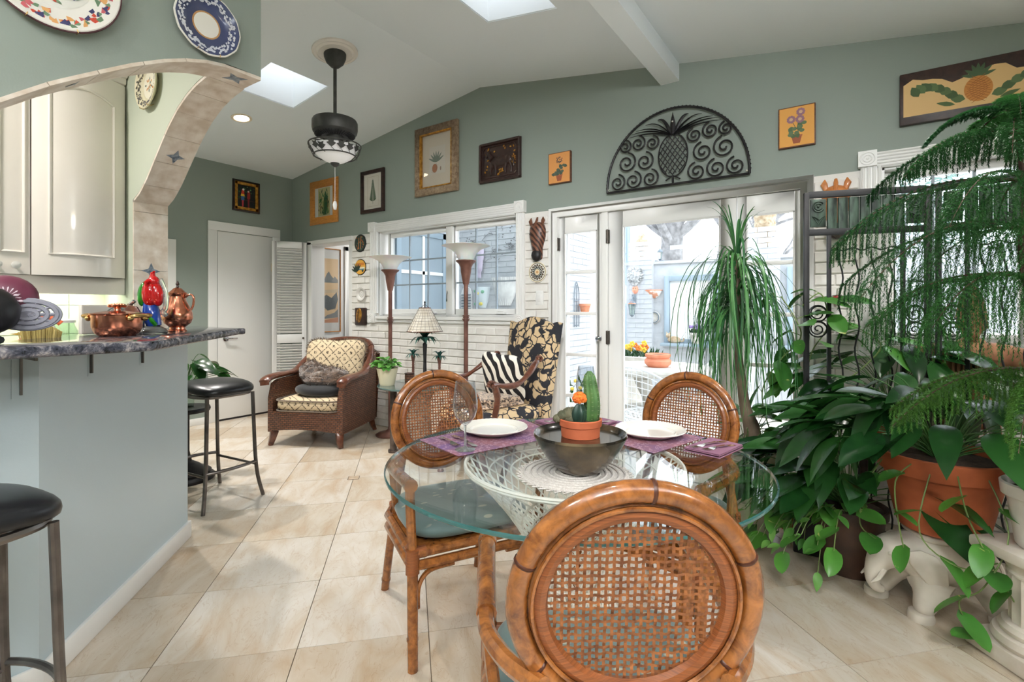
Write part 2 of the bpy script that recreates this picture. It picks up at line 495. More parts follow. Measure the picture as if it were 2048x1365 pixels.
# window wall: plaster above, painted brick below
g = MB(); ZB = 2.0
g.xprism([(-5.8,ZB),(3.4,ZB),(3.4,zceil(3.4)+.1),(XR,ZR+.1),(-5.8,zceil(-5.8)+.1)], YW, 3.72)
g.xprism([(-5.8,0),(-5.30,0),(-5.30,ZB),(-5.8,ZB)], YW, 3.72)
wall_back = struct(g.build('wall_back', M['green'], smooth=False))
g = MB()
for x0,x1,z0,z1 in ((-5.30,-4.49,1.972,ZB),(-4.49,-4.073,0,ZB),(-4.073,-2.346,0,1.135),(-2.346,-1.97,0,ZB),(-.25,.13,0,ZB),(.13,1.9,0,1.0),(1.9,3.4,0,ZB),(-1.97,-.25,1.943,ZB)):
    g.box((x0,YW-.004,z0),(x1,3.72,z1))
g.build('mortar_bed', M['mortar'], wall_back, smooth=False)
BH = .0695; NB = 0; extra = MB()
bricks = {}
def brick_mesh(L):
    k = round(L, 2)
    if k not in bricks:
        b = MB(); b.box((-k/2,-.012,-.0305),(k/2,.004,.0305)); bricks[k] = b.mesh('brick', M['brick'], bevel=.004, bseg=1)
    return bricks[k]
def lay(x0, x1, z0, z1, single=True):
    global NB
    row = 0; z = z0
    while z + .05 < z1:
        x = x0 - (.107 if row % 2 else 0)
        while x < x1 - .02:
            a, b = max(x, x0), min(x+.205, x1)
            if b - a > .035:
                c = ((a+b)/2, YW-.006 + rnd.uniform(-.002,.002), z+.0345)
                if single and NB < 300:
                    obj('brick', brick_mesh(b-a), wall_back, c, (0, rnd.uniform(-.012,.012), 0)); NB += 1
                else: extra.box((a, YW-.018, z+.004),(b, YW-.002, z+.065))
            x += .214
        z += BH; row += 1
lay(-4.487, -4.20, 1.06, ZB); lay(-4.487, -1.98, 0, 1.06); lay(-2.255, -2.03, 1.06, ZB); lay(-.195, .02, .02, ZB)
lay(.03, 1.9, 0, 1.0, False); lay(2.0, 2.9, 0, ZB, False)
stuff(extra.build('brickwork', M['brick'], wall_back, smooth=False))

# window in the brick wall: fluted casing with rosettes, two casements of nine panes
def rosette(parent, x, z, w, d=.032):
    b = MB(); b.box((x-w/2, YW-d-.012, z-w/2),(x+w/2, YW+.0, z+w/2))
    T = Matrix.Translation((x, YW-d-.012, z)) @ Matrix.Rotation(PI/2, 4, 'X')
    b.T = T
    for r in (.38, .22): b.tube([(w*r*cos(2*PI*i/24), w*r*sin(2*PI*i/24), .001) for i in range(24)], w*.045, 6, closed=True)
    b.T = None; b.T = T; b.ell((0,0,0),(w*.09,w*.09,w*.05), 12, 6); b.T = None
    b.build('rosette', M['white'], parent)
def fluted(b, x0, x1, z0, z1, horiz, d=.026, n=5):
    b.box((x0,YW-d,z0),(x1,YW,z1))
    for i in range(n):
        if horiz:
            h = (z1-z0)/n; zc = z0+h*(i+.5); b.tube([(x0,YW-d,zc),(x1,YW-d,zc)], h*.36, 8)
        else:
            h = (x1-x0)/n; xc = x0+h*(i+.5); b.tube([(xc,YW-d,z0),(xc,YW-d,z1)], h*.36, 8)
def casement_window(name, xo0, xo1, xi0, xi1, zo0, zo1, zi0, zi1, sashes, rw):
    b = MB()
    fluted(b, xo0+rw, xo1-rw, zi1, zo1-.012, True); fluted(b, xo0+rw, xo1-rw, zo0+.008, zi0-.01, True)
    fluted(b, xo0+.012, xi0, zo0+rw, zo1-rw, False, n=4); fluted(b, xi1, xo1-.012, zo0+rw, zo1-rw, False, n=4)
    b.box((xi0-.01,YW-.045,zi0-.03),(xi1+.01,YW+.05,zi0))
    # jamb lining
    b.box((xi0-.02,YW,zi0-.02),(xi0+.012,3.72,zi1)); b.box((xi1-.012,YW,zi0),(xi1+.02,3.72,zi1))
    b.box((xi0,YW,zi1-.012),(xi1,3.72,zi1+.02)); b.box((xi0,YW+.05,zi0-.02),(xi1,3.72,zi0+.02))
    w = struct(b.build(name, M['white'], smooth=True))
    for x in (xo0+rw/2, xo1-rw/2):
        rosette(w, x, zo1-rw/2, rw); rosette(w, x, zo0+rw/2, rw)
    for (s0, s1) in sashes:
        f = MB(); t = .045; ya, yb = 3.585, 3.63; zz0, zz1 = zi0+.02, zi1-.012
        f.box((s0-t,ya,zz0),(s0,yb,zz1)); f.box((s1,ya,zz0),(s1+t,yb,zz1)); f.box((s0,ya,zz1-.045),(s1,yb,zz1)); f.box((s0,ya,zz0),(s1,yb,zz0+.05))
        sash = f.build('sash', M['white'], w, bevel=.004)
        g0, g1 = zz0+.05, zz1-.045
        mu = MB()
        for k in (1,2):
            x = s0+(s1-s0)*k/3; mu.box((x-.007,3.60,g0),(x+.007,3.618,g1))
            z = g0+(g1-g0)*k/3; mu.box((s0,3.601,z-.007),(s1,3.617,z+.007))
        mu.build('muntin_grid', M['muntin'], sash, smooth=False)
        for a in range(3):
            for c in range(3):
                p = MB(); p.box((s0+(s1-s0)*a/3+.007,3.607,g0+(g1-g0)*c/3+.007),(s0+(s1-s0)*(a+1)/3-.007,3.611,g0+(g1-g0)*(c+1)/3-.007))
                p.build('pane', M['pane'], sash, smooth=False)
        cr = MB(); xm = s1-(s1-s0)*.22; cr.box((xm-.045,3.55,zz0+.005),(xm+.045,3.585,zz0+.025)); cr.tube([(xm-.03,3.555,zz0+.03),(xm+.04,3.548,zz0+.03)], .006, 6)
        cr.build('window_crank', M['white'], w, bevel=.004)
    for s in sashes[:1]:
        x = s[1]+.03
        l = MB(); l.box((x-.012,3.565,zi0+.20),(x+.012,3.585,zi0+.27)); l.tube([(x,3.565,zi0+.24),(x+.004,3.55,zi0+.20),(x+.004,3.548,zi0+.14)], .006, 6)
        l.build('sash_latch', M['chrome'], w)
    return w
M['muntin'] = mat('grey_muntin', (150,162,172), .4)
w1 = casement_window('window_1', -4.198, -2.256, -4.073, -2.346, 1.062, 2.107, 1.135, 2.0, [(-3.965,-3.20),(-3.09,-2.395)], .098)
b = MB(); b.box((-3.185,3.56,1.135),(-3.105,3.66,2.0)); b.build('mullion_post', M['white'], w1, bevel=.004)
w2 = casement_window('window_2', .019, 2.0, .13, 1.9, .93, 2.10, 1.0, 2.0, [(.19,.70),(.80,1.30),(1.39,1.84)], .088)

# garden doors: casing, narrow light, wide glazed door, narrow door
g = MB()
def casing(x0, x1, zt, w, d, a):
    ext(g, [(x0,YW-d,0),(x0+w,YW-d,0),(x0+w,YW-d,zt-w),(x0,YW-d,zt)], (0,d,0)); ext(g, [(x1-w,YW-d,0),(x1,YW-d,0),(x1,YW-d,zt),(x1-w,YW-d,zt-w)], (0,d,0)); ext(g, [(x0,YW-d,zt),(x0+w,YW-d,zt-w),(x1-w,YW-d,zt-w),(x1,YW-d,zt)], (0,d,0))
casing(-2.026,-.199,2.007,.022,.034,0); casing(-2.003,-.222,1.984,.048,.022,0); casing(-2.012,-.213,1.993,.02,.028,0)
g.box((-1.97,YW,0),(-1.955,3.72,1.943)); g.box((-.262,YW,0),(-.25,3.72,1.943)); g.box((-1.97,YW,1.938),(-.25,3.72,1.95)); g.box((-1.58,YW-.006,0),(-1.531,3.66,1.94))
g.box((-1.97,YW,0),(-.25,3.72,.012))
struct(g.build('trim_garden_doors', M['white'], bevel=.003))
def glazed_door(name, x0, x1, g0, g1, gz0, gz1, levels, hinges, hx):
    f = MB(); ya, yb = YW+.012, YW+.055; z0, z1 = .016, 1.934
    f.box((x0,ya,z0),(g0,yb,z1)); f.box((g1,ya,z0),(x1,yb,z1)); f.box((g0,ya,gz1),(g1,yb,z1)); f.box((g0,ya,z0),(g1,yb,gz0))
    d = struct(f.build(name, M['white'], bevel=.003))
    bd = MB()
    for a, c in (((g0,gz0),(g0+.01,gz1)),((g1-.01,gz0),(g1,gz1)),((g0,gz1-.01),(g1,gz1)),((g0,gz0),(g1,gz0+.01))):
        bd.box((a[0],ya-.006,a[1]),(c[0],ya+.004,c[1]))
    bd.build('glazing_bead', M['white'], d, bevel=.002)
    zs = [gz0]+levels+[gz1]
    for z in levels:
        q = MB(); q.box((g0,ya+.004,z-.013),(g1,yb-.004,z+.013)); q.build('muntin', M['white'], d, bevel=.003)
    for za, zb in zip(zs, zs[1:]):
        q = MB(); q.box((g0,YW+.03,za+(.013 if za in levels else 0)),(g1,YW+.035,zb-(.013 if zb in levels else 0))); q.build('pane', M['pane'], d, smooth=False)
    for z in hinges:
        q = MB(); q.box((hx-.012,YW-.010,z-.05),(hx+.012,YW+.012,z+.05)); q.tube([(hx,YW-.012,z-.052),(hx,YW-.012,z+.052)], .006, 8)
        q.build('hinge', M['hinge'], d)
    return d
lv = [.52,.845,1.168,1.495]
d2 = glazed_door('door_2', -1.953, -1.583, -1.902, -1.622, .2, 1.809, lv, (1.72,.99,.28), -1.955)
q = MB(); q.lathe([(.02,0),(.02,.004),(.008,.006),(.008,.03),(.018,.034),(.02,.046),(.012,.055),(0,.056)], 14); q.T=None
k = q.mesh('door_lock', M['chrome']); obj('door_lock', k, d2, (-1.60,YW+.012,.98), (PI/2,0,0))
d3 = glazed_door('door_3', -1.528, -.636, -1.417, -.734, .25, 1.82, [], (1.75,.99,.28), -1.53)
d4 = glazed_door('door_4', -.630, -.262, -.575, -.302, .2, 1.809, lv, (1.72,.86,.28), -.258)

# door wall
g = MB()
g.xprism([(-5.8,0),(XL,0),(XL,zceil(XL)+.06),(-5.8,zceil(XL)+.06)], 1.0, 3.525)
wall_left = struct(g.build('wall_left', M['green'], smooth=False))
g = MB(); g.box((XL,1.17,0),(XL+.014,2.553,.072)); struct(g.build('baseboard_left', M['white'], bevel=.004))
g = MB()
for a in ((2.553,0,2.645,2.046),(3.262,0,3.354,2.046),(2.553,2.0465,3.354,2.14)): g.box((XL,a[0],a[1]),(XL+.018,a[2],a[3]))
struct(g.build('trim_door', M['white'], bevel=.003))
g = MB(); g.box((XL,2.652,.02),(XL+.009,3.258,2.04)); d1 = struct(g.build('door_1', M['white'], bevel=.003))
g = MB(); g.box((XL+.001,2.65,.0),(XL+.006,3.26,.02)); g.build('door_gap', M['iron'], d1, smooth=False)
for z in (1.69,.3):
    q = MB(); q.box((XL+.006,3.245,z-.05),(XL+.022,3.262,z+.05)); q.build('hinge', M['tanrim'], d1, bevel=.002)
q = MB(); q.T = Matrix.Translation((XL+.009,2.735,.885)) @ Matrix.Rotation(PI/2,4,'Y'); q.lathe([(.03,0),(.03,.006),(.011,.01),(.011,.05),(0,.052)], 16)
q.tube([(0,0,.045),(0,.05,.05),(0,.1,.046)], .009, 8); q.build('door_handle', M['chrome'], d1)

g = MB(); g.box((-3.55,-2.75,0),(3.55,-2.6,3.4)); struct(g.build('wall_rear', M['green'], smooth=False))
g = MB(); g.box((3.4,-2.6,0),(3.55,3.72,3.0)); struct(g.build('wall_right', M['green'], smooth=False))
# hall behind the corner doorway
g = MB(); g.box((-5.9,3.72,0),(-5.75,6.0,2.5)); g.box((-5.75,5.9,0),(-4.3,6.0,2.5)); g.box((-5.8,3.72,2.4),(-4.3,6,2.5))
struct(g.build('wall_hall', M['whitewall'], smooth=False))
g = MB(); g.box((-5.299,YW-.02,0),(-5.22,YW,1.985)); g.box((-4.56,YW-.0,0),(-4.487,3.72,1.97)); g.box((-5.30,YW-.02,1.955),(-4.487,YW-.002,2.0)); g.box((-5.302,YW,0),(-5.275,3.72,1.97)); g.box((-5.3,YW,1.95),(-4.49,3.72,1.975))
struct(g.build('trim_doorway', M['white'], bevel=.003))
g = MB(); g.box((-5.748,4.36,.0),(-5.73,4.42,2.06)); g.box((-5.748,4.36,2.0),(-5.73,5.2,2.06)); g.box((-5.748,4.425,.01),(-5.738,5.14,1.995)); d5 = struct(g.build('door_5', M['white'], bevel=.003))
q = MB(); q.T = Matrix.Translation((-5.738,4.52,.90)) @ Matrix.Rotation(PI/2,4,'Y'); q.lathe([(.03,0),(.03,.005),(.01,.01),(.01,.035),(.026,.042),(.03,.055),(.02,.068),(0,.07)], 16); q.build('door_knob', M['chrome'], d5)

# louvred bifold leaf standing open at the corner doorway
LW, LH = .365, 1.965
lo = struct(thing('door_6', 'white louvred folding door leaf standing open beside the corner doorway', 'door', (-5.285,3.485,.015), rad(-27)-PI/2))
del lo['category']
f = MB()                                     # local x runs along the leaf, y is its thickness
for x in (0, LW-.05): f.box((x,-.014,0),(x+.05,.014,LH))
for z0, z1 in ((0,.12),(.80,.90),(LH-.075,LH)): f.box((.05,-.014,z0),(LW-.05,.014,z1))
f.build('leaf_frame', M['white'], lo, bevel=.003)
sl = MB(); sl.cbox((0,0,0),(LW-.096,.005,.036), Matrix.Rotation(rad(-52),3,'X')); slm = sl.mesh('slat', M['white'], smooth=False)
z = .133
while z < LH-.075:
    if not .79 < z < .912: obj('slat', slm, lo, (LW/2,0,z))
    z += .0305
q = MB(); q.ell((LW-.327,.03,.855),(.012,.014,.012), 10, 8); q.tube([(LW-.327,.012,.855),(LW-.327,.03,.855)], .005, 8); q.build('knob', M['hinge'], lo)

# kitchen: arched wall over the bar, carried round a hanging corner
XA, XAb, YP, YPb, XQ = -2.1, -2.245, 1.168, 1.023, -3.03
pa = smooth_path([(-.30,1.1),(-.26,1.28),(-.12,1.47),(.12,1.64),(.374,1.832),(.485,1.915),(.66,2.045),(.80,2.13),(.93,2.18),(YPb,2.195)], 3)if False else None
prA = [(-.30,1.1),(-.26,1.28),(-.12,1.45),(.12,1.62),(.374,1.832),(.485,1.922),(.60,2.0),(.70,2.066),(.80,2.122),(.874,2.155),(.95,2.18),(YPb,2.192),(YP,2.197)]
prB = [(XA,2.197),(XAb,2.193),(-2.34,2.18),(-2.44,2.152),(-2.53,2.112),(-2.62,2.055),(-2.70,1.99),(-2.78,1.92),(-2.86,1.85),(-2.945,1.79),(XQ,1.756)]
g = MB()
ext(g, [(XAb,-1.8,1.1)]+[(XAb,y,z) for y,z in prA]+[(XAb,YP,3.12),(XAb,-1.8,3.12)], (.145,0,0))
wk = struct(g.build('wall_kitchen', M['green'], smooth=False))
g = MB()
ext(g, [(x,YPb,z) for x,z in prB[1:]]+[(XQ,YPb,0),(-5.63,YPb,0),(-5.63,YPb,zceil(-5.63)),(XR,YPb,ZR+.02),(XAb,YPb,3.1)], (0,.145,0))
struct(g.build('wall_kitchen_return', M['green'], smooth=False))
g = MB()                                     # paler paint on the kitchen side of the return wall
ext(g, [(x,YPb-.003,z+.004) for x,z in prB[1:]]+[(XQ-.004,YPb-.003,1.1),(-3.5,YPb-.003,1.1),(-3.5,YPb-.003,2.8),(XAb,YPb-.003,2.8)], (0,.002,0))
g.build('kitchen_paint_face', M['palegreen'], wk, smooth=False)
# travertine tiles lining the arch, each its own piece
def arc_tiles(prof, step, axis):
    P = [Vector(p) for p in prof]; L = [0]
    for a, b in zip(P, P[1:]): L.append(L[-1]+(b-a).length)
    n = max(1, round(L[-1]/step))
    def at(s):
        for i in range(len(P)-1):
            if s <= L[i+1]+1e-9: return P[i].lerp(P[i+1], (s-L[i])/(L[i+1]-L[i]))
        return P[-1]
    for k in range(n):
        s0, s1 = L[-1]*k/n+.0013, L[-1]*(k+1)/n-.0013
        pts = [at(s0+(s1-s0)*q/4) for q in range(5)]
        lo_ = []
        for i, p in enumerate(pts):
            t = (pts[min(i+1,4)]-pts[max(i-1,0)]).normalized(); nn = Vector((t.y,-t.x))
            if nn.y > 0 or (abs(nn.y) < .05 and nn.x*(1 if axis == 'B' else 1) < 0): nn = -nn
            lo_.append(p+nn*.012)
        q = pts+lo_[::-1]
        mb = MB()
        if axis == 'A': ext(mb, [(XAb-.004,a,c) for a,c in q], (.153,0,0))
        else: ext(mb, [(a,YPb-.004,c) for a,c in q], (0,.153,0))
        mb.build('arch_tile', M['archtile'], wk, smooth=False)
arc_tiles([p for p in prA if p[0] >= .12][:-1], .15, 'A'); arc_tiles(prB[1:], .15, 'B')
for tri in ([(XAb,YPb),(XA,YP),(XA,YPb)], [(XAb,YPb),(XA,YP),(XAb,YP)]):
    g = MB(); g.prism(tri, 2.182, 2.196); g.build('arch_tile', M['archtile'], wk, smooth=False)
for z0, z1 in ((1.101,1.40),(1.402,1.70),(1.702,1.757)):
    g = MB(); g.box((XQ,YPb-.004,z0),(XQ+.012,YP+.004,z1)); g.build('pillar_tile', M['archtile'], wk, smooth=False)
def star(c, u, v, n, s=.05):
    c, u, v, n = Vector(c), Vector(u).normalized(), Vector(v).normalized(), Vector(n).normalized()
    g = MB(); pts = []
    for i in range(8):
        w = 2*PI*i/8; r = s if i % 2 == 0 else s*.40
        pts.append(c + u*cos(w)*r + v*sin(w)*r)
    ext(g, pts, n*.0015); g.build('star_inset', M['bluestar'], wk, smooth=False)
star((XQ+.012,1.095,1.40),(0,1,0),(0,0,1),(1,0,0),.042)
star((-2.735,1.095,1.945),(0,1,0),(-.75,0,-.66),(.66,0,-.75),.042)
star((-2.172,1.095,2.182),(1,1,0),(1,-1,0),(0,0,-1),.05)
star((-2.172,.575,1.971),(1,0,0),(0,.75,.62),(0,.62,-.75),.045)
# half wall below the bar, cut across the corner
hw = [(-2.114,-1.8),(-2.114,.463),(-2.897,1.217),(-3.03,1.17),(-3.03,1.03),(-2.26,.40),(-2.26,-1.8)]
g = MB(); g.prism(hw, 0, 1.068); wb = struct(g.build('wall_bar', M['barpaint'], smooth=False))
g = MB(); g.prism([(-2.10,-1.8),(-2.10,.469),(-2.897,1.237),(-2.925,1.21),(-2.114,.463),(-2.114,-1.8)], 0, .085); struct(g.build('baseboard_bar', M['white'], bevel=.004))
# kitchen back wall, lit splashback and low ceiling
g = MB(); g.box((-3.55,-1.8,0),(-3.43,YPb,2.8)); struct(g.build('wall_kitchen_back', M['palegreen'], smooth=False))
g = MB(); g.box((-3.55,-1.8,2.62),(XAb,YPb,2.70)); struct(g.build('ceiling_kitchen', M['ceil'], smooth=False))
M['splash'] = mat('glazed_splashback', (226,232,206), .2)
k_ = 0
for i in range(12):
    for j in range(3):
        y0 = YPb-.156*(i+1); z0 = .92+.152*j
        g = MB(); g.box((-3.43,y0+.002,z0+.002),(-3.422,y0+.154,z0+.15)); g.build('splashback_tile', M['splash'], bpy.data.objects['wall_kitchen_back'], smooth=False)

# courtyard outside
g = MB(); g.box((-4.3,3.72,-.14),(6.0,9.5,-.08)); struct(g.build('ground_patio', M['patio'] if 'patio' in M else M['stonewhite'], smooth=False))
g = MB()
g.box((-4.31,3.72,-.1),(-4.30,5.0,3.0)); g.box((-4.42,3.72,-.1),(-4.31,5.9,3.0)); g.box((-4.42,5.0,-.1),(-2.65,5.12,3.0)); g.box((-2.77,5.12,-.1),(-2.65,5.58,3.0))
g.box((-4.5,3.73,2.72),(-4.2,5.1,2.80)); g.box((-4.4,4.9,2.72),(-2.55,5.3,2.80)); g.box((-2.75,4.9,2.72),(-2.45,5.7,2.80))
wing = struct(g.build('wall_wing', M['outbrick'], smooth=False))
g = MB(); g.box((-2.75,7.0,-.1),(5.5,7.15,1.84)); g.box((-2.76,6.97,1.84),(5.5,7.18,1.88))
g.box((-2.68,6.90,-.1),(-2.34,7.2,1.91)); g.box((-1.11,6.90,-.1),(-.75,7.2,1.97))
court = struct(g.build('wall_courtyard', M['outbrick'], smooth=False))
g = MB(); g.box((-4.6,8.0,-.1),(-3.05,8.2,4.6)); house = struct(g.build('wall_house', M['outbrick'], smooth=False))
M['bluegrey'] = mat('blue_grey_trim', (150,166,178), .5); M['darkpane'] = mat('dim_window_pane', (150,164,174), .1, spec=.8)
for z0, z1 in ((1.62,2.62),(.3,1.30)):
    g = MB(); g.box((-3.40,7.97,z0),(-3.09,8.0,z1)); fw = g.build('far_window', M['bluegrey'], house, smooth=False)
    for a in (0,1):
        q = MB(); h = (z1-z0-.1)/2; q.box((-3.36,7.96,z0+.04+a*(h+.02)),(-3.13,7.97,z0+.04+h+a*(h+.02))); q.build('pane', M['darkpane'], fw, smooth=False)
# brick courses outside (each face carries its own bricks)
ob = {}
def out_brick(L, P, R):
    k = round(L, 2)
    if k not in ob:
        b = MB(); b.box((-k/2,-.005,-.030),(k/2,0,.030)); ob[k] = b.mesh('brick', M['outbrick'], smooth=False)
    return ob[k]
cnt = [0]
def lay_out(parent, o, d, L, z0, z1, skip=None, lim=300):
    """courses on an outside face: o start corner, d unit direction, outward is d turned -90 degrees"""
    d = Vector((d[0],d[1],0)); rz = math.atan2(d.y, d.x); row = 0; z = z0; ex = MB(); c0 = 0
    while z+.05 < z1:
        x = -(.12 if row % 2 else 0)
        while x < L-.03:
            a, b = max(x,0), min(x+.225,L)
            if b-a > .04 and not (skip and skip(a,b,z)):
                p = Vector(o)+d*((a+b)/2)+Vector((0,0,z+.033))
                if c0 < lim: obj('brick', out_brick(b-a, None, None), parent, p, (0,0,rz)); c0 += 1
                else:
                    ex.T = Matrix.Translation(p) @ Matrix.Rotation(rz,4,'Z'); ex.box((-(b-a)/2,-.005,-.030),((b-a)/2,0,.030)); ex.T = None
            x += .234
        z += .068; row += 1
    if ex.f: stuff(ex.build('brickwork', M['outbrick'], parent, smooth=False))
def hit(x, z): return .0 < x < .38 or 1.58 < x < 1.97 or (.50 < x < 1.27 and .66 < z < 1.68) or (2.0 < x < 2.52 and .66 < z < 1.75)
lay_out(court, (-2.70,7.0,.30), (1,0,0), 3.4, .30, 1.82, lambda a,b,z: hit(a,z) or hit(b,z) or hit((a+b)/2,z), 240)
lay_out(court, (-2.68,6.90,.30), (1,0,0), .34, .30, 1.88, None, 60)
lay_out(court, (-1.11,6.90,.30), (1,0,0), .36, .30, 1.94, None, 0)
lay_out(wing, (-4.298,5.0,0), (1,0,0), 1.65, .7, 2.6, None, 240)
lay_out(wing, (-2.648,5.0,0), (0,1,0), .58, .3, 2.6, None, 60)
# framed recesses in the courtyard wall
for x0, x1, z0, z1 in ((-2.185,-1.46,.72,1.665),(-.68,-.20,.74,1.72)):
    g = MB(); w_ = .075
    for a in ((x0,z0,x0+w_,z1),(x1-w_,z0,x1,z1),(x0+w_,z1-w_,x1-w_,z1),(x0+w_,z0,x1-w_,z0+w_)): g.box((a[0],6.95,a[1]),(a[2],7.0,a[3]))
    g.box((x0-.02,6.84,z0-.02),(x1+.02,7.0,z0+.02))
    nf = g.build('niche_frame', M['bluegrey'], court, bevel=.004)
    g = MB(); g.box((x0+w_,6.985,z0+w_),(x1-w_,6.999,z1-w_)); g.build('niche_panel', M['whitewall'], nf, smooth=False)
# window let into the wing
g = MB()
for a in ((3.95,.55,4.02,2.15),(4.72,.55,4.79,2.15),(3.95,2.08,4.79,2.15),(3.95,.55,4.79,.62)): g.box((-4.30,a[0],a[1]),(-4.27,a[2],a[3]))
wf = g.build('wing_window', M['bluegrey'], wing, bevel=.003)
g = MB(); g.box((-4.29,4.36,.62),(-4.272,4.40,2.08)); g.box((-4.29,4.02,1.62),(-4.272,4.72,1.66)); g.build('muntin', M['white'], wf, smooth=False)
for y0,y1,z0,z1 in ((4.02,4.36,.62,1.62),(4.40,4.72,.62,1.62),(4.02,4.36,1.66,2.08),(4.40,4.72,1.66,2.08)):
    q = MB(); q.box((-4.299,y0,z0),(-4.285,y1,z1)); q.build('pane', M['darkpane'], wf, smooth=False)
# ---------------------------------------------------------------- pictures and plaques on the walls
def P(rgb, name='paint', rough=.7):
    k = 'pigment_%02x%02x%02x' % tuple(rgb)
    if k not in M: M[k] = mat(k, rgb, rough)
    return M[k]
class Art:
    """flat shapes (x right, z up, metres from the centre) printed on a sheet"""
    def __init__(s, y): s.mb = MB(); s.mats = []; s.y = y; s.k = 0
    def c(s, rgb):
        m = P(rgb)
        if m not in s.mats: s.mats.append(m)
        s.mb.mi = s.mats.index(m)
    def shape(s, rgb, pts):
        s.c(rgb); s.k += 1; y = s.y - .00005*s.k
        ar = sum(pts[i][0]*pts[(i+1)%len(pts)][1]-pts[(i+1)%len(pts)][0]*pts[i][1] for i in range(len(pts)))
        if ar < 0: pts = pts[::-1]
        s.mb.poly([(x,y,z) for x,z in pts])
    def disc(s, rgb, x, z, rx, rz=None, n=14, a=0):
        rz = rz or rx; ca, sa = cos(a), sin(a)
        s.shape(rgb, [(x+rx*cos(2*PI*i/n)*ca-rz*sin(2*PI*i/n)*sa, z+rx*cos(2*PI*i/n)*sa+rz*sin(2*PI*i/n)*ca) for i in range(n)])
    def leaf(s, rgb, x, z, L, w, a):
        ca, sa = cos(a), sin(a); pts = [(0,0),(.25*L,w*.8),(.5*L,w),(.8*L,w*.55),(L,0),(.8*L,-w*.55),(.5*L,-w),(.25*L,-w*.8)]
        s.shape(rgb, [(x+p*ca-q*sa, z+p*sa+q*ca) for p,q in pts])
    def line(s, rgb, p, q, w):
        d = Vector((q[0]-p[0], q[1]-p[1])).normalized()*w/2
        s.shape(rgb, [(p[0]-d.y,p[1]+d.x),(p[0]+d.y,p[1]-d.x),(q[0]+d.y,q[1]-d.x),(q[0]-d.y,q[1]+d.x)])
    def build(s, parent, name='print'): return s.mb.build(name, s.mats, parent, smooth=False)
def back(name, label, cat, x0, x1, z0, z1, d=0.0, group=None):
    return thing(name, label, cat, ((x0+x1)/2, YW-d, (z0+z1)/2), 0, group), x1-x0, z1-z0
def framed(root, w, h, fw, fd, fm, lip=None, lipw=.012, board=None, bw=0, glass=True):
    b = MB()
    for i, (W0, H0) in enumerate(((w,h),)):
        for s in (-1,1):
            pts = [(-W0/2,s*H0/2),(W0/2,s*H0/2),(W0/2-fw,s*(H0/2-fw)),(-W0/2+fw,s*(H0/2-fw))]
            ext(b, [(x,0,z) for x,z in pts], (0,-fd,0))
            pts = [(s*W0/2,-H0/2),(s*W0/2,H0/2),(s*(W0/2-fw),H0/2-fw),(s*(W0/2-fw),-H0/2+fw)]
            ext(b, [(x,0,z) for x,z in pts], (0,-fd,0))
    b.build('frame', fm, root, bevel=min(.006, fw*.2))
    iw, ih = w/2-fw, h/2-fw
    if lip:
        l = MB()
        for s in (-1,1):
            l.box((-iw,-fd*.95,s*ih),(iw,-.004,s*(ih-lipw))); l.box((s*iw,-fd*.95,-ih),(s*(iw-lipw),-.004,ih))
        l.build('inner_fillet', lip, root, bevel=.002)
    q = MB(); q.box((-iw,-.008,-ih),(iw,-.003,ih)); q.build('backing_board', board or M['paper'], root, smooth=False)
    if glass:
        q = MB(); q.box((-iw,-.0135,-ih),(iw,-.0125,ih)); q.build('glass', M['picglass'], root, smooth=False)

r, w, h = back('framed_print', 'orange oak framed print of green foliage in a pale mount by the room corner', 'picture', -5.245,-4.735,2.178,2.68)
framed(r, w, h, .085, .022, M['oak'], board=M['linen']); a = Art(-.0082)
a.shape((196,190,140), [(-.11,-.16),(.11,-.16),(.11,.16),(-.11,.16)])
for i in range(70): a.leaf(rnd.choice([(60,110,64),(96,140,84),(40,86,60),(150,160,96),(120,110,70)]), rnd.uniform(-.09,.09), rnd.uniform(-.15,.10), rnd.uniform(.03,.07), .008, rnd.uniform(.8,2.3))
a.shape((44,96,62), [(-.01,-.15),(.05,-.15),(.07,.05),(.03,.10),(0,.02)]); a.build(r)
r, w, h = back('framed_print', 'dark framed botanical print of a single green fern frond', 'picture', -4.338,-3.978,2.214,2.66)
framed(r, w, h, .038, .028, M['darkwood'], board=M['paper']); a = Art(-.0082)
for s in (-1,1):
    a.line((190,170,140),(s*.085,-.155),(s*.085,.155),.0025); a.line((190,170,140),(-.085,s*.155),(.085,s*.155),.0025)
a.line((88,100,80),(0,-.13),(0,.13),.004)
for i in range(15):
    z = -.10+.015*i; L = .062*(1-i/17)
    for s in (0,1): a.leaf((104,124,100), 0, z, L, .007+.003*(1-i/15), .45 if s == 0 else PI-.45)
a.build(r)
r, w, h = back('framed_print', 'large pineapple print in a wide rubbed wooden frame with gilt fillet', 'picture', -3.52,-2.985,2.29,2.94)
framed(r, w, h, .066, .04, M['paintedwood'], lip=M['goldleaf'], lipw=.012, board=M['paper2']); a = Art(-.0082)
a.shape((214,206,194), [(-.10,-.13),(.10,-.13),(.10,.13),(-.10,.13)])
a.disc((178,120,84), -.03,-.075,.034,.042)
for i in range(-4,5): a.line((150,96,66),(-.06+.004*i,-.075+.009*i),(0+.004*i,-.075+.009*i-.01),.0015)
for an in (.5,.9,1.25,1.6,1.95,2.3,2.7): a.leaf((120,132,118), -.01,-.02,.11,.010,an)
a.line((120,130,118),(-.01,-.03),(-.01,-.1),.003); a.disc((150,130,112),.045,-.085,.008,.02); a.build(r)
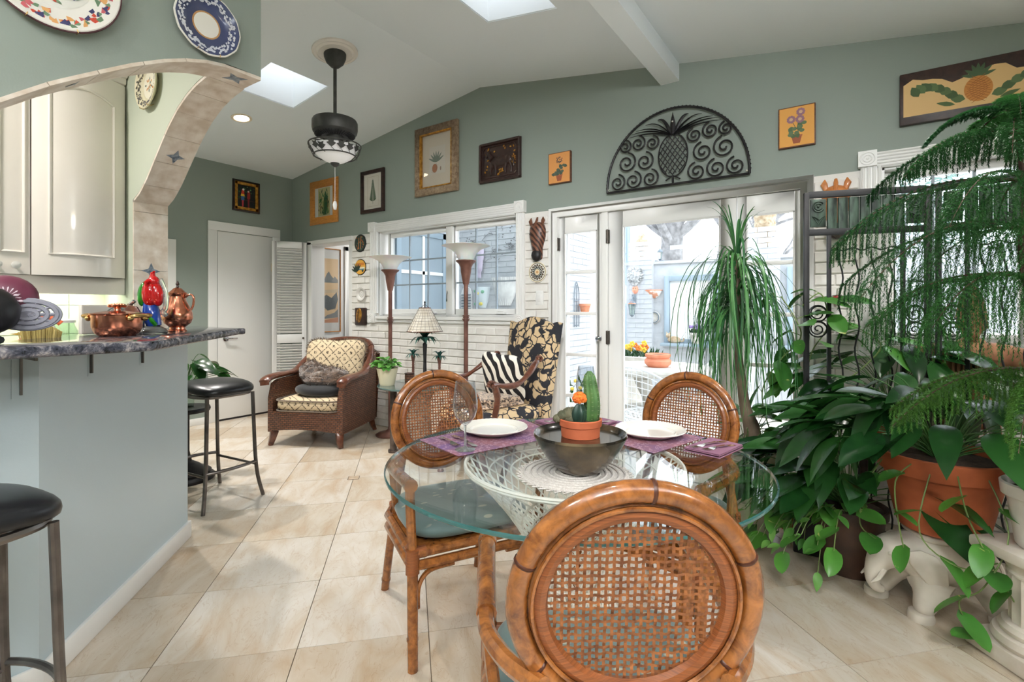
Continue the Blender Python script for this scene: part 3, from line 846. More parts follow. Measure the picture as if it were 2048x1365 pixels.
# carved horse plaque
r, w, h = back('carved_plaque', 'dark carved wooden plaque of a striding horse with gilded plants', 'plaque', -2.74,-2.303,2.309,2.656)
b = MB(); b.box((-w/2,-.014,-h/2),(w/2,0,h/2)); b.build('board', M['darkwood'], r, bevel=.004)
b = MB()
rim = [(x*(w/2-.012),z*(h/2-.012)) for x,z in ((-1,-1),(1,-1),(1,1),(-1,1))]
for i in range(4):
    p, q = rim[i], rim[(i+1)%4]; b.tube([(p[0],-.02,p[1]),(q[0],-.02,q[1])], .013, 8)
inn = [(x*(w/2-.04)-sx_*0,z*(h/2-.04)) for x,z,sx_ in ((-1,-.8,0),(-.85,-1,0),(.85,-1,0),(1,-.8,0),(1,.8,0),(.85,1,0),(-.85,1,0),(-1,.8,0))]
b.tube([(x,-.016,z) for x,z in inn], .006, 6, closed=True); b.build('carved_border', M['darkwood'], r)
b = MB(); D = .016
b.ell((.02,-D,-.005),(.085,.016,.042), 16, 8); b.ell((-.05,-D,.005),(.045,.017,.04), 12, 8); b.ell((.09,-D,0),(.04,.016,.04), 12, 8)
b.tube([(-.07,-D,.02),(-.095,-D,.055),(-.105,-D,.085)], [.032,.026,.02], 10); b.tube([(-.10,-D,.085),(-.125,-D,.07),(-.148,-D,.05)], [.022,.018,.012], 10)
for x, k in ((-.075,-.02),(-.045,.01),(.075,-.015),(.11,.02)): b.tube([(x,-D,-.03),(x+k,-D,-.075),(x+k*.6,-D,-.115)], [.016,.010,.009], 8)
b.tube([(.125,-D,.01),(.15,-D,-.02),(.15,-D,-.07)], [.012,.014,.006], 8)
b.build('horse_relief', M['darkwood'], r)
b = MB()
for i in range(34):
    x, z = rnd.choice([(rnd.uniform(-.16,.16),rnd.uniform(.075,.13)),(rnd.uniform(-.16,-.12),rnd.uniform(-.12,.08)),(rnd.uniform(-.02,.04),rnd.uniform(-.12,-.07)),(rnd.uniform(.13,.16),rnd.uniform(-.05,.1))])
    b.ell((x,-.016,z),(.011,.006,.007), 8, 5, Matrix.Rotation(rnd.uniform(0,3),3,'Y'))
b.build('gilded_leaves', M['goldleaf'], r)
def flower_plaque(label, x0,x1,z0,z1, pinks, kind):
    r, w, h = back('painted_plaque', label, 'plaque', x0,x1,z0,z1)
    b = MB(); b.box((-w/2,-.028,-h/2),(w/2,0,h/2)); b.build('board', M['plaquewood'], r, bevel=.003)
    a = Art(-.0282); e = .006
    a.shape((226,164,84) if kind else (216,150,86), [(-w/2+e,-h/2+e),(w/2-e,-h/2+e),(w/2-e,h/2-e),(-w/2+e,h/2-e)])
    s = w/.2; oz = -.01
    a.shape((150,84,58), [(-.028*s,-.062*s),(.028*s,-.062*s),(.018*s,-.105*s),(-.018*s,-.105*s)]); a.shape((170,98,68), [(-.031*s,-.054*s),(.031*s,-.054*s),(.030*s,-.064*s),(-.030*s,-.064*s)])
    for x, z in ((-.03,-.035),(.0,-.04),(.028,-.03),(-.012,-.015),(.02,-.005),(.04,.015),(-.035,-.05)): a.leaf((84,104,74) if kind else (70,84,72), x*s, z*s, .035*s, .014*s, rnd.uniform(0,6)); a.disc((96,116,84) if kind else (80,94,80), x*s, z*s, .014*s, .011*s)
    for x, z in (((.022,.085),(-.03,.045),(.018,.04)) if kind else ((.0,.06),)):
        a.line((80,100,72), (x*s,z*s), (0,-.02*s), .003*s)
        for q in range(9 if kind else 16):
            an = q*2*PI/(9 if kind else 16); rr = .017 if kind else rnd.uniform(.008,.03)
            a.disc(pinks, (x+rr*cos(an))*s, (z+rr*sin(an))*s, .008*s if kind else .005*s, n=8)
        if kind: a.disc((206,170,140), x*s, z*s, .01*s)
    a.build(r)
    return r
M['plaquewood'] = wood('plaque_edge', (70,36,20), (120,66,34), .5)
flower_plaque('small orange plaque of one dark seed-head flower in a pot', -2.03,-1.831,2.202,2.448, (70,70,72), 0)
flower_plaque('small orange plaque of three mauve blooms in a clay pot', -.387,-.19,2.192,2.439, (150,110,124), 1)
# long pineapple panel
r, w, h = back('pineapple_board', 'long dark-edged wooden panel painted with a pineapple between green leaves', 'panel', .208,.81,2.212,2.494)
w, h = .602, .282; cx = 0
b = MB(); b.box((-w/2,-.03,-h/2),(w/2,0,h/2)); b.build('board', M['darkwood'], r, bevel=.004)
a = Art(-.0303)
top = [(-.285+.57*i/14, .075+.022*sin(i*.9)+.01*sin(i*2.1)) for i in range(15)]
a.shape((222,184,128), [(-.285,-.098),(.285,-.098)]+top[::-1])
for an in (.25,.7,1.2,1.57,1.95,2.45,2.9): a.leaf((70,92,62), .02, .052, .07, .010, an)
for L, x0, sg in ((.19,-.03,-1),(.24,.07,1)):
    for q in range(8):
        t = q/7; px = x0+sg*L*t; pz = -.055+.075*sin(t*2.3); a.leaf((72,92,56) if q%2 else (90,110,70), px, pz, .065, .022, (PI-.3-.8*t) if sg < 0 else (.3+.4*t)); 
a.disc((198,132,66), .02,-.012,.056,.066, 20)
for i in range(-4,5):
    a.line((150,92,44),(.02-.05+.006*abs(i),-.012+.0125*i-.02),(.02+.05-.006*abs(i),-.012+.0125*i+.02),.0022); a.line((150,92,44),(.02-.05+.006*abs(i),-.012+.0125*i+.02),(.02+.05-.006*abs(i),-.012+.0125*i-.02),.0022)
for x in (-.07,.10): a.leaf((80,100,60), x, -.075, .08, .012, .3 if x > 0 else PI-.3)
a.build(r)
# parrots picture on the door wall
def left(name, label, cat, y0, y1, z0, z1):
    return thing(name, label, cat, (XL, (y0+y1)/2, (z0+z1)/2), PI/2), y1-y0, z1-z0
r, w, h = left('framed_painting', 'small gilt framed painting of two macaws on black above the flat white door', 'picture', 2.805,3.104,2.29,2.635)
framed(r, w, h, .02, .028, M['darkwood'], lip=M['goldleaf'], lipw=.03, board=P((20,24,22)), glass=False); a = Art(-.0082)
for i in range(24): a.disc(rnd.choice([(40,80,44),(96,140,80),(24,50,34)]), rnd.uniform(-.09,.09), rnd.uniform(-.02,.12), rnd.uniform(.004,.010))
a.line((60,40,30),(-.1,-.035),(.1,-.045),.008)
a.shape((206,60,40), [(-.055,.02),(-.02,.02),(-.022,.075),(-.045,.08)]); a.disc((230,220,210),-.03,.075,.012); a.shape((230,180,60), [(-.06,.0),(-.015,.0),(-.02,.025),(-.055,.025)]); a.shape((60,100,150), [(-.055,-.045),(-.02,-.045),(-.018,0),(-.056,0)]); a.shape((190,60,70), [(-.045,-.12),(-.03,-.12),(-.026,-.045),(-.048,-.045)])
a.shape((150,44,36), [(.01,-.02),(.045,-.02),(.045,.05),(.03,.075),(.015,.06)]); a.disc((210,190,180),.025,.06,.010); a.shape((120,40,40), [(.02,-.12),(.035,-.12),(.038,-.02),(.016,-.02)]); a.build(r)
# pale canvas behind the pillar
r, w, h = left('blank_canvas', 'plain cream canvas hanging on the green wall beside the bar pillar', 'canvas', 1.85,2.25,1.28,1.903)
b = MB(); b.box((-w/2,-.02,-h/2),(w/2,0,h/2)); b.build('stretcher_bar', M['cream'], r, bevel=.003)
b = MB(); b.box((-w/2+.003,-.022,-h/2+.003),(w/2-.003,-.02,h/2-.003)); b.build('canvas_face', M['linen'], r)
# scroll in the hall
r = thing('hanging_scroll', 'ink landscape scroll picture in a slim wooden frame in the hall', 'picture', (-5.75,4.135,1.455), PI/2)
framed(r, .32, 1.11, .012, .02, M['oak'], board=M['linen']); a = Art(-.0082)
a.shape((226,196,156), [(-.125,-.43),(.125,-.43),(.125,.42),(-.125,.42)])
for c, pts in (((130,134,134),[(-.09,.14),(-.05,.22),(-.02,.25),(.01,.20),(.06,.15),(.10,.13),(.1,.10),(-.1,.10)]),((150,150,146),[(.02,.12),(.07,.19),(.12,.14),(.12,.10)]),((210,190,160),[(-.12,.0),(.12,.02),(.12,-.03),(-.12,-.04)]),((110,116,118),[(-.12,-.1),(-.06,-.06),(.02,-.1),(.10,-.02),(.12,-.12),(.08,-.24),(-.04,-.27),(-.12,-.2)]),((140,142,140),[(-.12,-.38),(-.05,-.33),(.06,-.30),(.12,-.25),(.12,-.36)]),((206,150,120),[(-.125,-.43),(.125,-.43),(.125,-.36),(0,-.38),(-.125,-.40)])): a.shape(c, pts)
for i in range(12): a.line((90,96,98), (-.08+.015*i,-.26),(-.06+.012*i,-.12+.03*sin(i)),.004)
a.build(r)

# iron fan-shaped grille with a pineapple
r = thing('iron_wall_grille', 'black wrought iron half-round grille with pineapple and scrolls over the garden doors', 'wall grille', (-1.035, YW-.03, 2.068))
RX, RZ = .485, .505
b = MB(); arc = [(-RX*cos(PI*i/40)*1.0,0,.02+RZ*sin(PI*i/40)) for i in range(41)]
b.tube(arc, .0085, 8); b.tube([(-RX,0,.0),(RX,0,.0)], .0085, 8); b.tube([(-RX,0,0),(-RX,0,.03)], .0085, 8); b.tube([(RX,0,0),(RX,0,.03)], .0085, 8)
for i in range(60):
    w = PI*(i+.5)/60; b.ell((-RX*cos(w)*1.012,0,.02+RZ*sin(w)*1.012),(.006,.006,.006), 6, 4)
b.build('rim', M['iron'], r)
b = MB()
for i in range(-5,6):
    for s in (-1,1):
        pts = []
        for t in range(-16,17):
            u = t/16*.19; x = u*.72+i*.034; z = .205+s*u*1.0
            if ((x)/.098)**2+((z-.20)/.145)**2 <= 1.0: pts.append((x,-.012*(1-((x)/.1)**2),z))
        if len(pts) > 2: b.tube(pts, .0035, 6)
b.tube([(.1*cos(2*PI*i/32),0,.20+.148*sin(2*PI*i/32)) for i in range(32)], .005, 6, closed=True)
b.tube([(0,0,.0),(0,0,.055)], .007, 6); b.tube([(-.05,0,.03),(0,0,.06),(.05,0,.03)], .005, 6)
b.build('pineapple', M['iron'], r)
lb = MB(); lb.add([(-.02,-.0,.36),(0,-.012,.345),(.02,0,.36),(.018,0,.42),(.0,-.006,.50),(-.018,0,.42)],[(0,1,4,5),(1,2,3,4)]); 
for an, L in ((.45,.40),(.32,.40),(.2,.38),(.75,.30),(1.12,.22),(PI-.45,.40),(PI-.32,.40),(PI-.2,.38),(PI-.75,.30),(PI-1.12,.22)):
    p0 = (0.01 if an < 1.5 else -.01,0,.34); 
    while ((p0[0]+L*cos(an))/RX)**2+((p0[2]+L*sin(an)*.75-.02)/RZ)**2 > .97: L -= .01
    p2 = (p0[0]+L*cos(an),0,p0[2]+L*sin(an)*.62); p1 = (p0[0]+L*.5*cos(an),0,p0[2]+L*.62*sin(an)+.02)
    lb.tube(bez(p0,p1,p2,8), [.011,.013,.012,.011,.010,.009,.007,.005,.003] if L > .2 else [.012]*5+[.009,.007,.004,.002], 6, flat=.4)
lb.build('crown_leaves', M['iron'], r)
def spiral(b, cx, cz, R_, turns, a0, sg, r_=.0055):
    n = 34; pts = []
    for i in range(n+1):
        t = i/n; w = a0+sg*turns*2*PI*t; q = R_*(1-t*.86); pts.append((cx+q*cos(w),0,cz+q*sin(w)))
    b.tube(pts, r_*1.15, 6)
for s in (-1,1):
    for cx, cz, R_ in ((.160,.064,.064),(.285,.066,.066),(.405,.064,.062),(.200,.190,.068),(.335,.200,.074),(.145,.312,.052),(.248,.325,.056),(.345,.318,.048)):
        b = MB(); spiral(b, s*cx, cz, R_, 1.7, rad(100 if s > 0 else 80), s); b.build('scroll', M['iron'], r)

b = MB()
for x, z in ((-.47,.018),(.47,.018),(0,.43)): b.ell((x,-.012,z),(.008,.006,.008), 8, 6); b.tube([(x,0,z),(x,.03,z)], .003, 6)
b.build('screw_head', M['silver'], r)

# plates and masks on the brick
def lathe_plate(root, R_, mt, prof=None, name='plate'):
    b = MB(); pr = prof or [(0,.006),(R_*.55,.006),(R_*.62,.012),(R_*.96,.022),(R_,.022),(R_,.018),(R_*.6,.006),(R_*.55,0),(0,0)]
    b.lathe(pr[::-1], 36); b.v = [Vector((p.x,-p.z,p.y)) for p in b.v]
    return b.build(name, mt, root)
def oval_plaque(name, label, x, z, rx, rz, base, art):
    r = thing(name, label, 'plate', (x, YW-.012, z))
    b = MB(); b.lathe([(0,0),(1,0),(1,.010),(.94,.014),(0,.012)], 32); b.v = [Vector((p.x*rx,-p.z,p.y*rz)) for p in b.v]; b.build('plate', base, r)
    a = Art(-.0145); art(a); a.build(r, 'painting'); return r
def art1(a):
    a.disc((50,64,58),0,0,.085,.082,24)
    for i in range(40): 
        x, z = rnd.uniform(-.07,.07), rnd.uniform(-.06,.06)
        if x*x+z*z < .0045: a.leaf(rnd.choice([(190,120,60),(90,110,90),(160,90,50),(40,60,60)]), x, z, .025, .006, rnd.uniform(0,6))
    for s in (-.02,.012): a.line((196,130,70),(s,-.06),(s+.008,.06),.009)
oval_plaque('decorative_plate', 'round wall plate with dark foliage and two orange stripes', -4.345,1.906,.092,.094, P((30,36,34)), art1)
def art2(a):
    a.disc((226,170,70),0,0,.086,.078,24); a.shape((210,130,50),[(-.06,.01),(.07,.02),(.06,.045),(-.05,.045)]); a.shape((240,226,190),[(-.07,-.02),(.075,-.02),(.07,.0),(-.075,.0)]); a.shape((90,140,160),[(-.06,-.035),(.07,-.03),(.075,-.018),(-.07,-.018)])
    for an in (1.2,1.6,2.0,2.4,2.8,.9): a.leaf((44,60,50),-.05,-.05,.1,.012,an)
    for an in (1.0,1.5,2.0): a.leaf((50,66,54),.04,-.055,.03,.008,an)
oval_plaque('decorative_plate', 'round wall plate painted with a yellow sunset beach and palms', -4.34,1.652,.09,.085, P((40,36,30)), art2)
r = thing('decorative_plate', 'smallest plain white wall plate with grey rings', 'plate', (-4.318, YW-.018, 1.366)); lathe_plate(r, .073, M['whiteglaze'])
a = Art(-.0068); a.disc((170,168,164),0,0,.036,.036,28); a.disc((226,224,220),0,0,.032,.032,28); a.disc((180,178,172),0,0,.016,.016,20); a.disc((226,224,220),0,0,.012,.012,20); a.build(r,'ring_decor')
r = thing('leaf_plaque', 'small dark wooden tile with a gilded leaf under the wall plates', 'plaque', (-4.327, YW-.018, 1.126))
b = MB(); b.box((-.088,-.02,-.092),(.088,0,.092)); b.build('board', M['darkwood'], r, bevel=.006)
b = MB(); b.ell((-.02,-.02,.01),(.045,.010,.078), 16, 10, Matrix.Rotation(rad(8),3,'Y')); b.build('gilded_leaf', M['goldleaf'], r)
b = MB(); b.tube([(-.012,-.031,.08),(-.022,-.032,0),(-.03,-.028,-.07)], .0025, 5)
for i in range(6):
    for s in (-1,1): b.tube([(-.02,-.031,.05-.02*i),(-.02+s*.03,-.026,.03-.02*i)], .0015, 4)
b.build('leaf_vein', M['darkwood'], r)
def animal_mask(name, label, cat, loc, s, wm, muzzle, horns):
    r = thing(name, label, cat, loc)
    b = MB(); prof = [(-.172,.030,.02),(-.16,.042,.03),(-.12,.046,.042),(-.09,.044,.044),(-.04,.058,.05),(.02,.074,.052),(.08,.076,.05),(.115,.066,.044),(.135,.045,.03),(.145,.02,.012)]
    n = 20; vs = []; fs = []
    for z, rx, ry in prof:
        for j in range(n+1):
            w = PI+PI*j/n; vs.append((rx*cos(w)*s, ry*sin(w)*s*1.15-.002, z*s))
    for i in range(len(prof)-1):
        for j in range(n): fs.append((i*(n+1)+j, i*(n+1)+j+1, (i+1)*(n+1)+j+1, (i+1)*(n+1)+j))
    b.add(vs, fs); b.add([(p[1]*-s,0,p[0]*s) for p in prof]+[(p[1]*s,0,p[0]*s) for p in prof[::-1]], [tuple(range(2*len(prof)))])
    b.build('face', wm, r)
    for sg in (-1,1):
        e = MB(); e.tube([(sg*.05*s,-.02*s,.115*s),(sg*.062*s,-.022*s,.155*s),(sg*.058*s,-.015*s,.185*s)], [.012*s,.019*s,.003*s], 8, flat=.5); e.build('ear', horns, r)
        e = MB(); e.ell((sg*.052*s,-.040*s,.045*s),(.012*s,.008*s,.006*s), 8, 6); e.build('eye', M['darkwood'], r)
    e = MB(); e.tube([(0,-.055*s,.06*s),(0,-.05*s,.115*s),(0,-.02*s,.16*s),(0,-.01*s,.185*s)], [.008*s,.012*s,.013*s,.008*s], 8, flat=.6); e.build('mane', horns, r)
    e = MB(); e.ell((0,-.028*s,-.135*s),(.046*s,.034*s,.052*s), 14, 10); e.build('muzzle', muzzle, r)
    return r
M['browncarve'] = mat('mask_brown', (104,66,48), .4)
animal_mask('zebra_mask', 'carved wooden zebra head mask with black muzzle between window and doors', 'mask', (-2.132,YW-.018,1.772), .97, M['zebrawood'], M['iron'], M['browncarve'])
animal_mask('antelope_mask', 'carved wooden animal mask, only its orange ears and horns showing above the iron screen', 'mask', (-.088,YW-.018,1.79), .95, M['orangewood'], M['darkwood'], M['orangewood'])
r = thing('mosaic_plate', 'round black and white patterned plate hanging below the zebra mask', 'plate', (-2.13,YW-.018,1.505)); lathe_plate(r, .084, M['whiteglaze'], [(0,.008),(.05,.008),(.078,.014),(.084,.014),(.084,.010),(.05,0),(0,0)])
a = Art(-.0145); a.disc((236,226,196),0,0,.083,.083,36); a.disc((40,44,42),0,0,.076,.076,36); a.disc((236,232,220),0,0,.071,.071,36)
for i in range(16):
    w = 2*PI*i/16; a.disc((40,44,44), .056*cos(w), .056*sin(w), .0095, n=8); a.disc((196,150,90), .056*cos(w), .056*sin(w), .003, n=6); w += PI/16; a.leaf((52,56,54), .026*cos(w), .026*sin(w), .026, .007, w)
a.disc((60,70,66),0,0,.028,.028,24); a.disc((232,214,180),0,0,.024,.024,24); a.disc((206,160,110),0,0,.012); a.build(r,'painting')
r = thing('light_switch', 'white rocker light switch on the brick beside the garden doors', 'switch', (-2.115,YW-.018,1.295))
b = MB(); b.box((-.036,-.007,-.058),(.036,0,.058)); b.build('plate', M['white'], r, bevel=.003)
b = MB(); b.box((-.017,-.011,-.034),(.017,-.006,.034)); b.build('rocker', M['white'], r, bevel=.002)
r = thing('wall_ball', 'small round dark bronze wall boss behind the iron screen', 'ornament', (-.073,YW-.018,1.66))
b = MB(); b.ell((0,-.03,0),(.046,.046,.046), 18, 12); b.build('ball', M['bronze'], r); b = MB(); b.tube([(0,-.03,0),(0,0,0)], .012, 8); b.build('stem', M['bronze'], r)
r = thing('strawberry_ornament', 'small red strawberry ornament hanging on the brick behind the screen', 'ornament', (-.081,YW-.05,1.262))
b = MB(); b.lathe([(0,-.032),(.012,-.026),(.024,-.006),(.026,.006),(.018,.018),(0,.022)], 14); b.build('berry', noisy('strawberry', (130,36,36), (170,60,54), 60, .5), r)
b = MB()
for i in range(6): w = i*PI/3; b.add([(0,0,.022),(.02*cos(w-.3),.02*sin(w-.3),.022),(.034*cos(w),.034*sin(w),.014),(.02*cos(w+.3),.02*sin(w+.3),.022)],[(0,1,2,3)])
b.tube([(0,0,.02),(0,.01,.05),(0,.032,.06)], .002, 5); b.build('calyx', M['leafg'] if 'leafg' in M else P((70,90,50)), r)

# plates on the kitchen arch
def wall_plate(name, label, loc, rz, R_, mt, art, clips=True):
    r = thing(name, label, 'plate', loc, rz)
    b = MB(); pr = [(0,0),(R_*.6,0),(R_*.66,.006),(R_,.024),(R_,.030),(R_*.97,.032),(R_*.64,.014),(R_*.58,.010),(0,.010)]
    b.lathe(pr, 44); b.v = [Vector((p.x,-p.z,p.y)) for p in b.v]; b.build('dish', mt, r)
    a = Art(-.0105); art(a, R_); a.build(r, 'painted_centre')
    c = MB()
    for an in (rad(250), rad(290), rad(70), rad(110)):
        x, z = R_*cos(an), R_*sin(an); c.tube([(x*.96,-.036,z*.96),(x*1.01,-.036,z*1.01),(x*1.015,-.02,z*1.015),(x*.9,-.004,z*.9)], .0016, 5)
    c.build('wire_hanger', M['brass'], r); return r
def rim_art(r, R_, cols, n, size):
    """motifs on the sloping rim of a plate"""
    mb = MB(); mats = [P(c) for c in cols]
    for i in range(n):
        w = 2*PI*i/n + rnd.uniform(-.05,.05); q = R_*rnd.uniform(.70,.92); y = -(.014+(q/R_-.64)/.33*.018)-.0012
        mb.mi = rnd.randrange(len(mats)); s = size*rnd.uniform(.7,1.3); a0 = rnd.uniform(0,6)
        mb.poly([(q*cos(w)+s*cos(a0+2*PI*k/7)*(1 if k%2 else .6), y - .0004*sin(k), q*sin(w)+s*sin(a0+2*PI*k/7)*(1 if k%2 else .6)) for k in range(6,-1,-1)])
    mb.build('rim_decor', mats, r, smooth=False)
def art_big(a, R_):
    a.disc((236,236,230),0,0,R_*.58,None,36)
    a.shape((214,140,80),[(-.02,.03),(.03,.03),(.025,.0),(.012,-.018),(-.004,-.018),(-.016,0)]); a.shape((120,60,60),[(-.02,.004),(.028,.004),(.027,-.002),(-.019,-.002)])
    for i in range(26):
        an = rnd.uniform(0,6.28); q = rnd.uniform(.02,R_*.5); c = rnd.choice([(196,96,104),(206,80,60),(70,66,110),(110,140,110),(230,150,160),(60,60,90)])
        a.disc(c, q*cos(an), q*sin(an)-.01, rnd.uniform(.005,.013), rnd.uniform(.004,.009), 8, an); a.leaf((110,140,110), q*cos(an), q*sin(an)-.01, .02, .004, an+1)
r = wall_plate('floral_charger', 'largest wall plate, white with red, blue and orange flowers and a brown rim', (XA, .485, 2.262), PI/2, .178, M['whiteceramic'], art_big)
rim_art(r, .178, [(196,96,104),(206,80,60),(60,60,100),(110,140,110),(226,170,110)], 130, .012)
b = MB(); b.tube([(.178*cos(2*PI*i/60),-.028,.178*sin(2*PI*i/60)) for i in range(60)], .0035, 6, closed=True); b.build('brown_rim', P((74,44,48),rough=.3), r)
def art_blue(a, R_): a.disc((186,140,90),0,0,R_*.44,None,32); a.disc((240,238,230),0,0,R_*.39,None,32)
M['cobalt'] = mat('cobalt_glaze', (62,70,104), .15, coat=.4)
r = wall_plate('blue_plate', 'blue and white scrollwork plate nearest the ceiling corner on the arch wall', (XA, .945, 2.312), PI/2, .118, M['cobalt'], art_blue)
rim_art(r, .118, [(226,228,236),(214,218,230)], 150, .0075)
b = MB(); b.tube([(.118*cos(2*PI*i/48)*(1+.012*cos(i*PI/2)),-.028,.118*sin(2*PI*i/48)*(1+.012*cos(i*PI/2))) for i in range(48)], .004, 6, closed=True); b.build('white_rim', M['whiteceramic'], r)
def art_k(a, R_): 
    a.disc((236,230,210),0,0,R_*.56,None,32)
    for i in range(14): w = rnd.uniform(0,6.28); q = rnd.uniform(0,.035); a.leaf((120,130,120) if i%2 else (206,140,80), q*cos(w), q*sin(w), .02, .005, w)
r = wall_plate('patterned_plate', 'cream plate with grey lace border hanging inside the kitchen arch', (-2.80,YPb-.004,2.282), 0, .118, M['creampot'], art_k)
rim_art(r, .118, [(96,96,100),(120,112,108),(80,84,92)], 150, .007)

# ceiling fan with its bowl light (the blades have been taken off)
r = thing('ceiling_fan_light', 'dark bladeless ceiling fan motor and bowl light on a long downrod', 'ceiling fan', (-3.176,2.328,zceil(-3.176)))
tilt = Matrix.Rotation(-math.atan(.1374),3,'Y')
b = MB(); b.lathe([(.163,0),(.163,-.012),(.15,-.020),(.135,-.016),(.12,-.026),(.105,-.022),(.07,-.028),(0,-.028)][::-1], 40); b.v = [tilt @ p for p in b.v]; b.build('ceiling_rose', M['cream'], r)
b = MB(); b.lathe([(.0,-.125),(.03,-.12),(.062,-.09),(.078,-.05),(.08,-.02),(.08,-.015)], 24); b.build('canopy', M['fan'], r)
FZ = Matrix.Translation((0,0,.16)); FB = Matrix.Translation((0,0,.16+.86*.0)) 
b = MB(); b.tube([(0,0,-.10),(0,0,-.50)], .013, 10); b.tube([(0,0,-.47),(0,0,-.51)], .025, 12); b.build('downrod', M['fan'], r)
b = MB(); b.T = FZ; b.lathe([(0,-.795),(.08,-.795),(.125,-.785),(.156,-.765),(.162,-.74),(.162,-.69),(.154,-.675),(.12,-.665),(.04,-.66),(0,-.66)], 40); b.build('motor_housing', M['fan'], r)
b = MB(); b.T = FZ
for i in range(40):
    w = 2*PI*i/40; b.cbox((.12*cos(w),.12*sin(w),-.793),(.05,.006,.004), Matrix.Rotation(w,3,'Z') @ Matrix.Rotation(rad(-14),3,'Y'))
b.build('cooling_fin', M['iron'], r)
b = MB(); b.T = FZ; b.lathe([(0,-.875),(.055,-.875),(.06,-.86),(.06,-.79),(0,-.79)], 24); b.build('switch_housing', M['fan'], r)
b = MB(); b.T = FZ
b.tube([(.185*cos(2*PI*i/40),.185*sin(2*PI*i/40),-.86) for i in range(40)], .005, 6, closed=True); b.tube([(.15*cos(2*PI*i/40),.15*sin(2*PI*i/40),-.94) for i in range(40)], .005, 6, closed=True)
for i in range(16):
    w = 2*PI*i/16; rr = .172+.006*sin(i*3); c = Vector((rr*cos(w), rr*sin(w), -.898+.012*sin(i*2.3)))
    t = Vector((-sin(w),cos(w),0)); u = Vector((.35*cos(w),.35*sin(w),.9)).normalized(); nn = t.cross(u)
    ext(b, [c+t*x*.034+u*z*.03 for x,z in ((0,-1),(.55,-.55),(1,-.1),(.5,.2),(.7,.8),(0,.6),(-.7,.9),(-.5,.2),(-1,0),(-.5,-.5))], nn*.002)
    b.tube([c-u*.03, c-u*.05+t*.02], .002, 4)
for i in range(4): w = 2*PI*i/4; b.tube([(.06*cos(w),.06*sin(w),-.85),(.185*cos(w),.185*sin(w),-.86)], .005, 6)
b.build('vine_band', M['fan'], r)
b = MB(); b.T = FZ; b.lathe([(0,-.995),(.03,-.993),(.075,-.975),(.115,-.950),(.142,-.922),(.160,-.885),(.166,-.878),(.160,-.872),(.136,-.915),(.07,-.965),(0,-.985)], 36); b.build('glass_bowl', M['alabaster'], r)
b = MB(); b.T = FZ; b.lathe([(0,-1.022),(.012,-1.019),(.028,-1.006),(.034,-.990),(.0,-.986)], 16); b.build('finial', M['fan'], r)
b = MB(); b.T = FZ; b.tube([(0,0,-1.015),(0,0,-1.27)], .0018, 5); b.lathe([(0,-1.34),(.01,-1.335),(.016,-1.30),(.010,-1.275),(0,-1.27)], 12); b.build('pull_chain', M['whiteglaze'], r)

# recessed downlights: the lamp itself gives the light
def downlight(label, x, y, power):
    z = zceil(x); s = .1374 if x < XR else -.1555
    r = thing('downlight', label, 'ceiling light', (x,y,z-.0005)); r.rotation_euler = (0,-math.atan(s),0)
    b = MB(); b.lathe([(.062,-.002),(.066,-.006),(.085,-.004),(.086,.0),(.062,.0)], 30); b.build('trim_ring', M['tanrim'], r)
    b = MB(); b.lathe([(0,-.0022),(.06,-.0022),(.06,-.001),(0,-.001)], 24); b.build('lamp_face', M['lamp'], r)
    l = bpy.data.lights.new('downlight_lamp', 'SPOT'); l.energy = power; l.color = (1,.96,.91); l.spot_size = rad(105); l.spot_blend = .8; l.shadow_soft_size = .05
    o = bpy.data.objects.new('downlight_lamp', l); C.objects.link(o); o.parent = r; o.location = (0,0,-.03)
downlight('lit recessed ceiling downlight between the arch and the fan', -4.556, 2.356, 95)
for lb, x, y, p in (('washing the wall above the garden doors',.35,2.62,60),('above the window behind the pine',1.5,2.5,45),('added and hidden behind the arch, nearest the flat white door',-4.75,1.55,120),('added and hidden behind the arch, above the bar stool',-3.75,1.5,90),('added out of view above the nearest chair',-.4,.5,20)): downlight('recessed ceiling downlight '+lb, x, y, p)  # last three are unseen, added to brighten the door wall and foreground
def ceiling_fill(label, x, y, power, R_=.32):  # unseen lamps added to fill in light from outside the view
    z = zceil(x); s_ = .1374 if x < XR else -.1555
    r = thing('added_ceiling_fill', label, 'ceiling light', (x,y,z-.001)); r.rotation_euler = (0,-math.atan(s_),0)
    b = MB(); b.lathe([(0,-.075),(R_*.5,-.07),(R_*.85,-.05),(R_,-.02),(0,-.02)], 36); b.build('glass_bowl', M['lamp'], r)
    b = MB(); b.lathe([(0,-.025),(R_+.02,-.025),(R_+.02,0),(0,0)], 36); b.build('rim', M['white'], r)
    l = bpy.data.lights.new('ceiling_fill_lamp', 'AREA'); l.shape = 'DISK'; l.size = 2*R_; l.energy = power; l.color = (.90,.95,1)
    o = bpy.data.objects.new('ceiling_fill_lamp', l); C.objects.link(o); o.parent = r; o.location = (0,0,-.08)
for lb, x, y, p in (('behind the viewer over the bar stools',-1.2,-1.0,24),('behind the viewer in the middle of the room',.5,-1.3,27),('beyond the picture edge above the plants',2.3,.6,26)): ceiling_fill('added flush fill light '+lb, x, y, p)

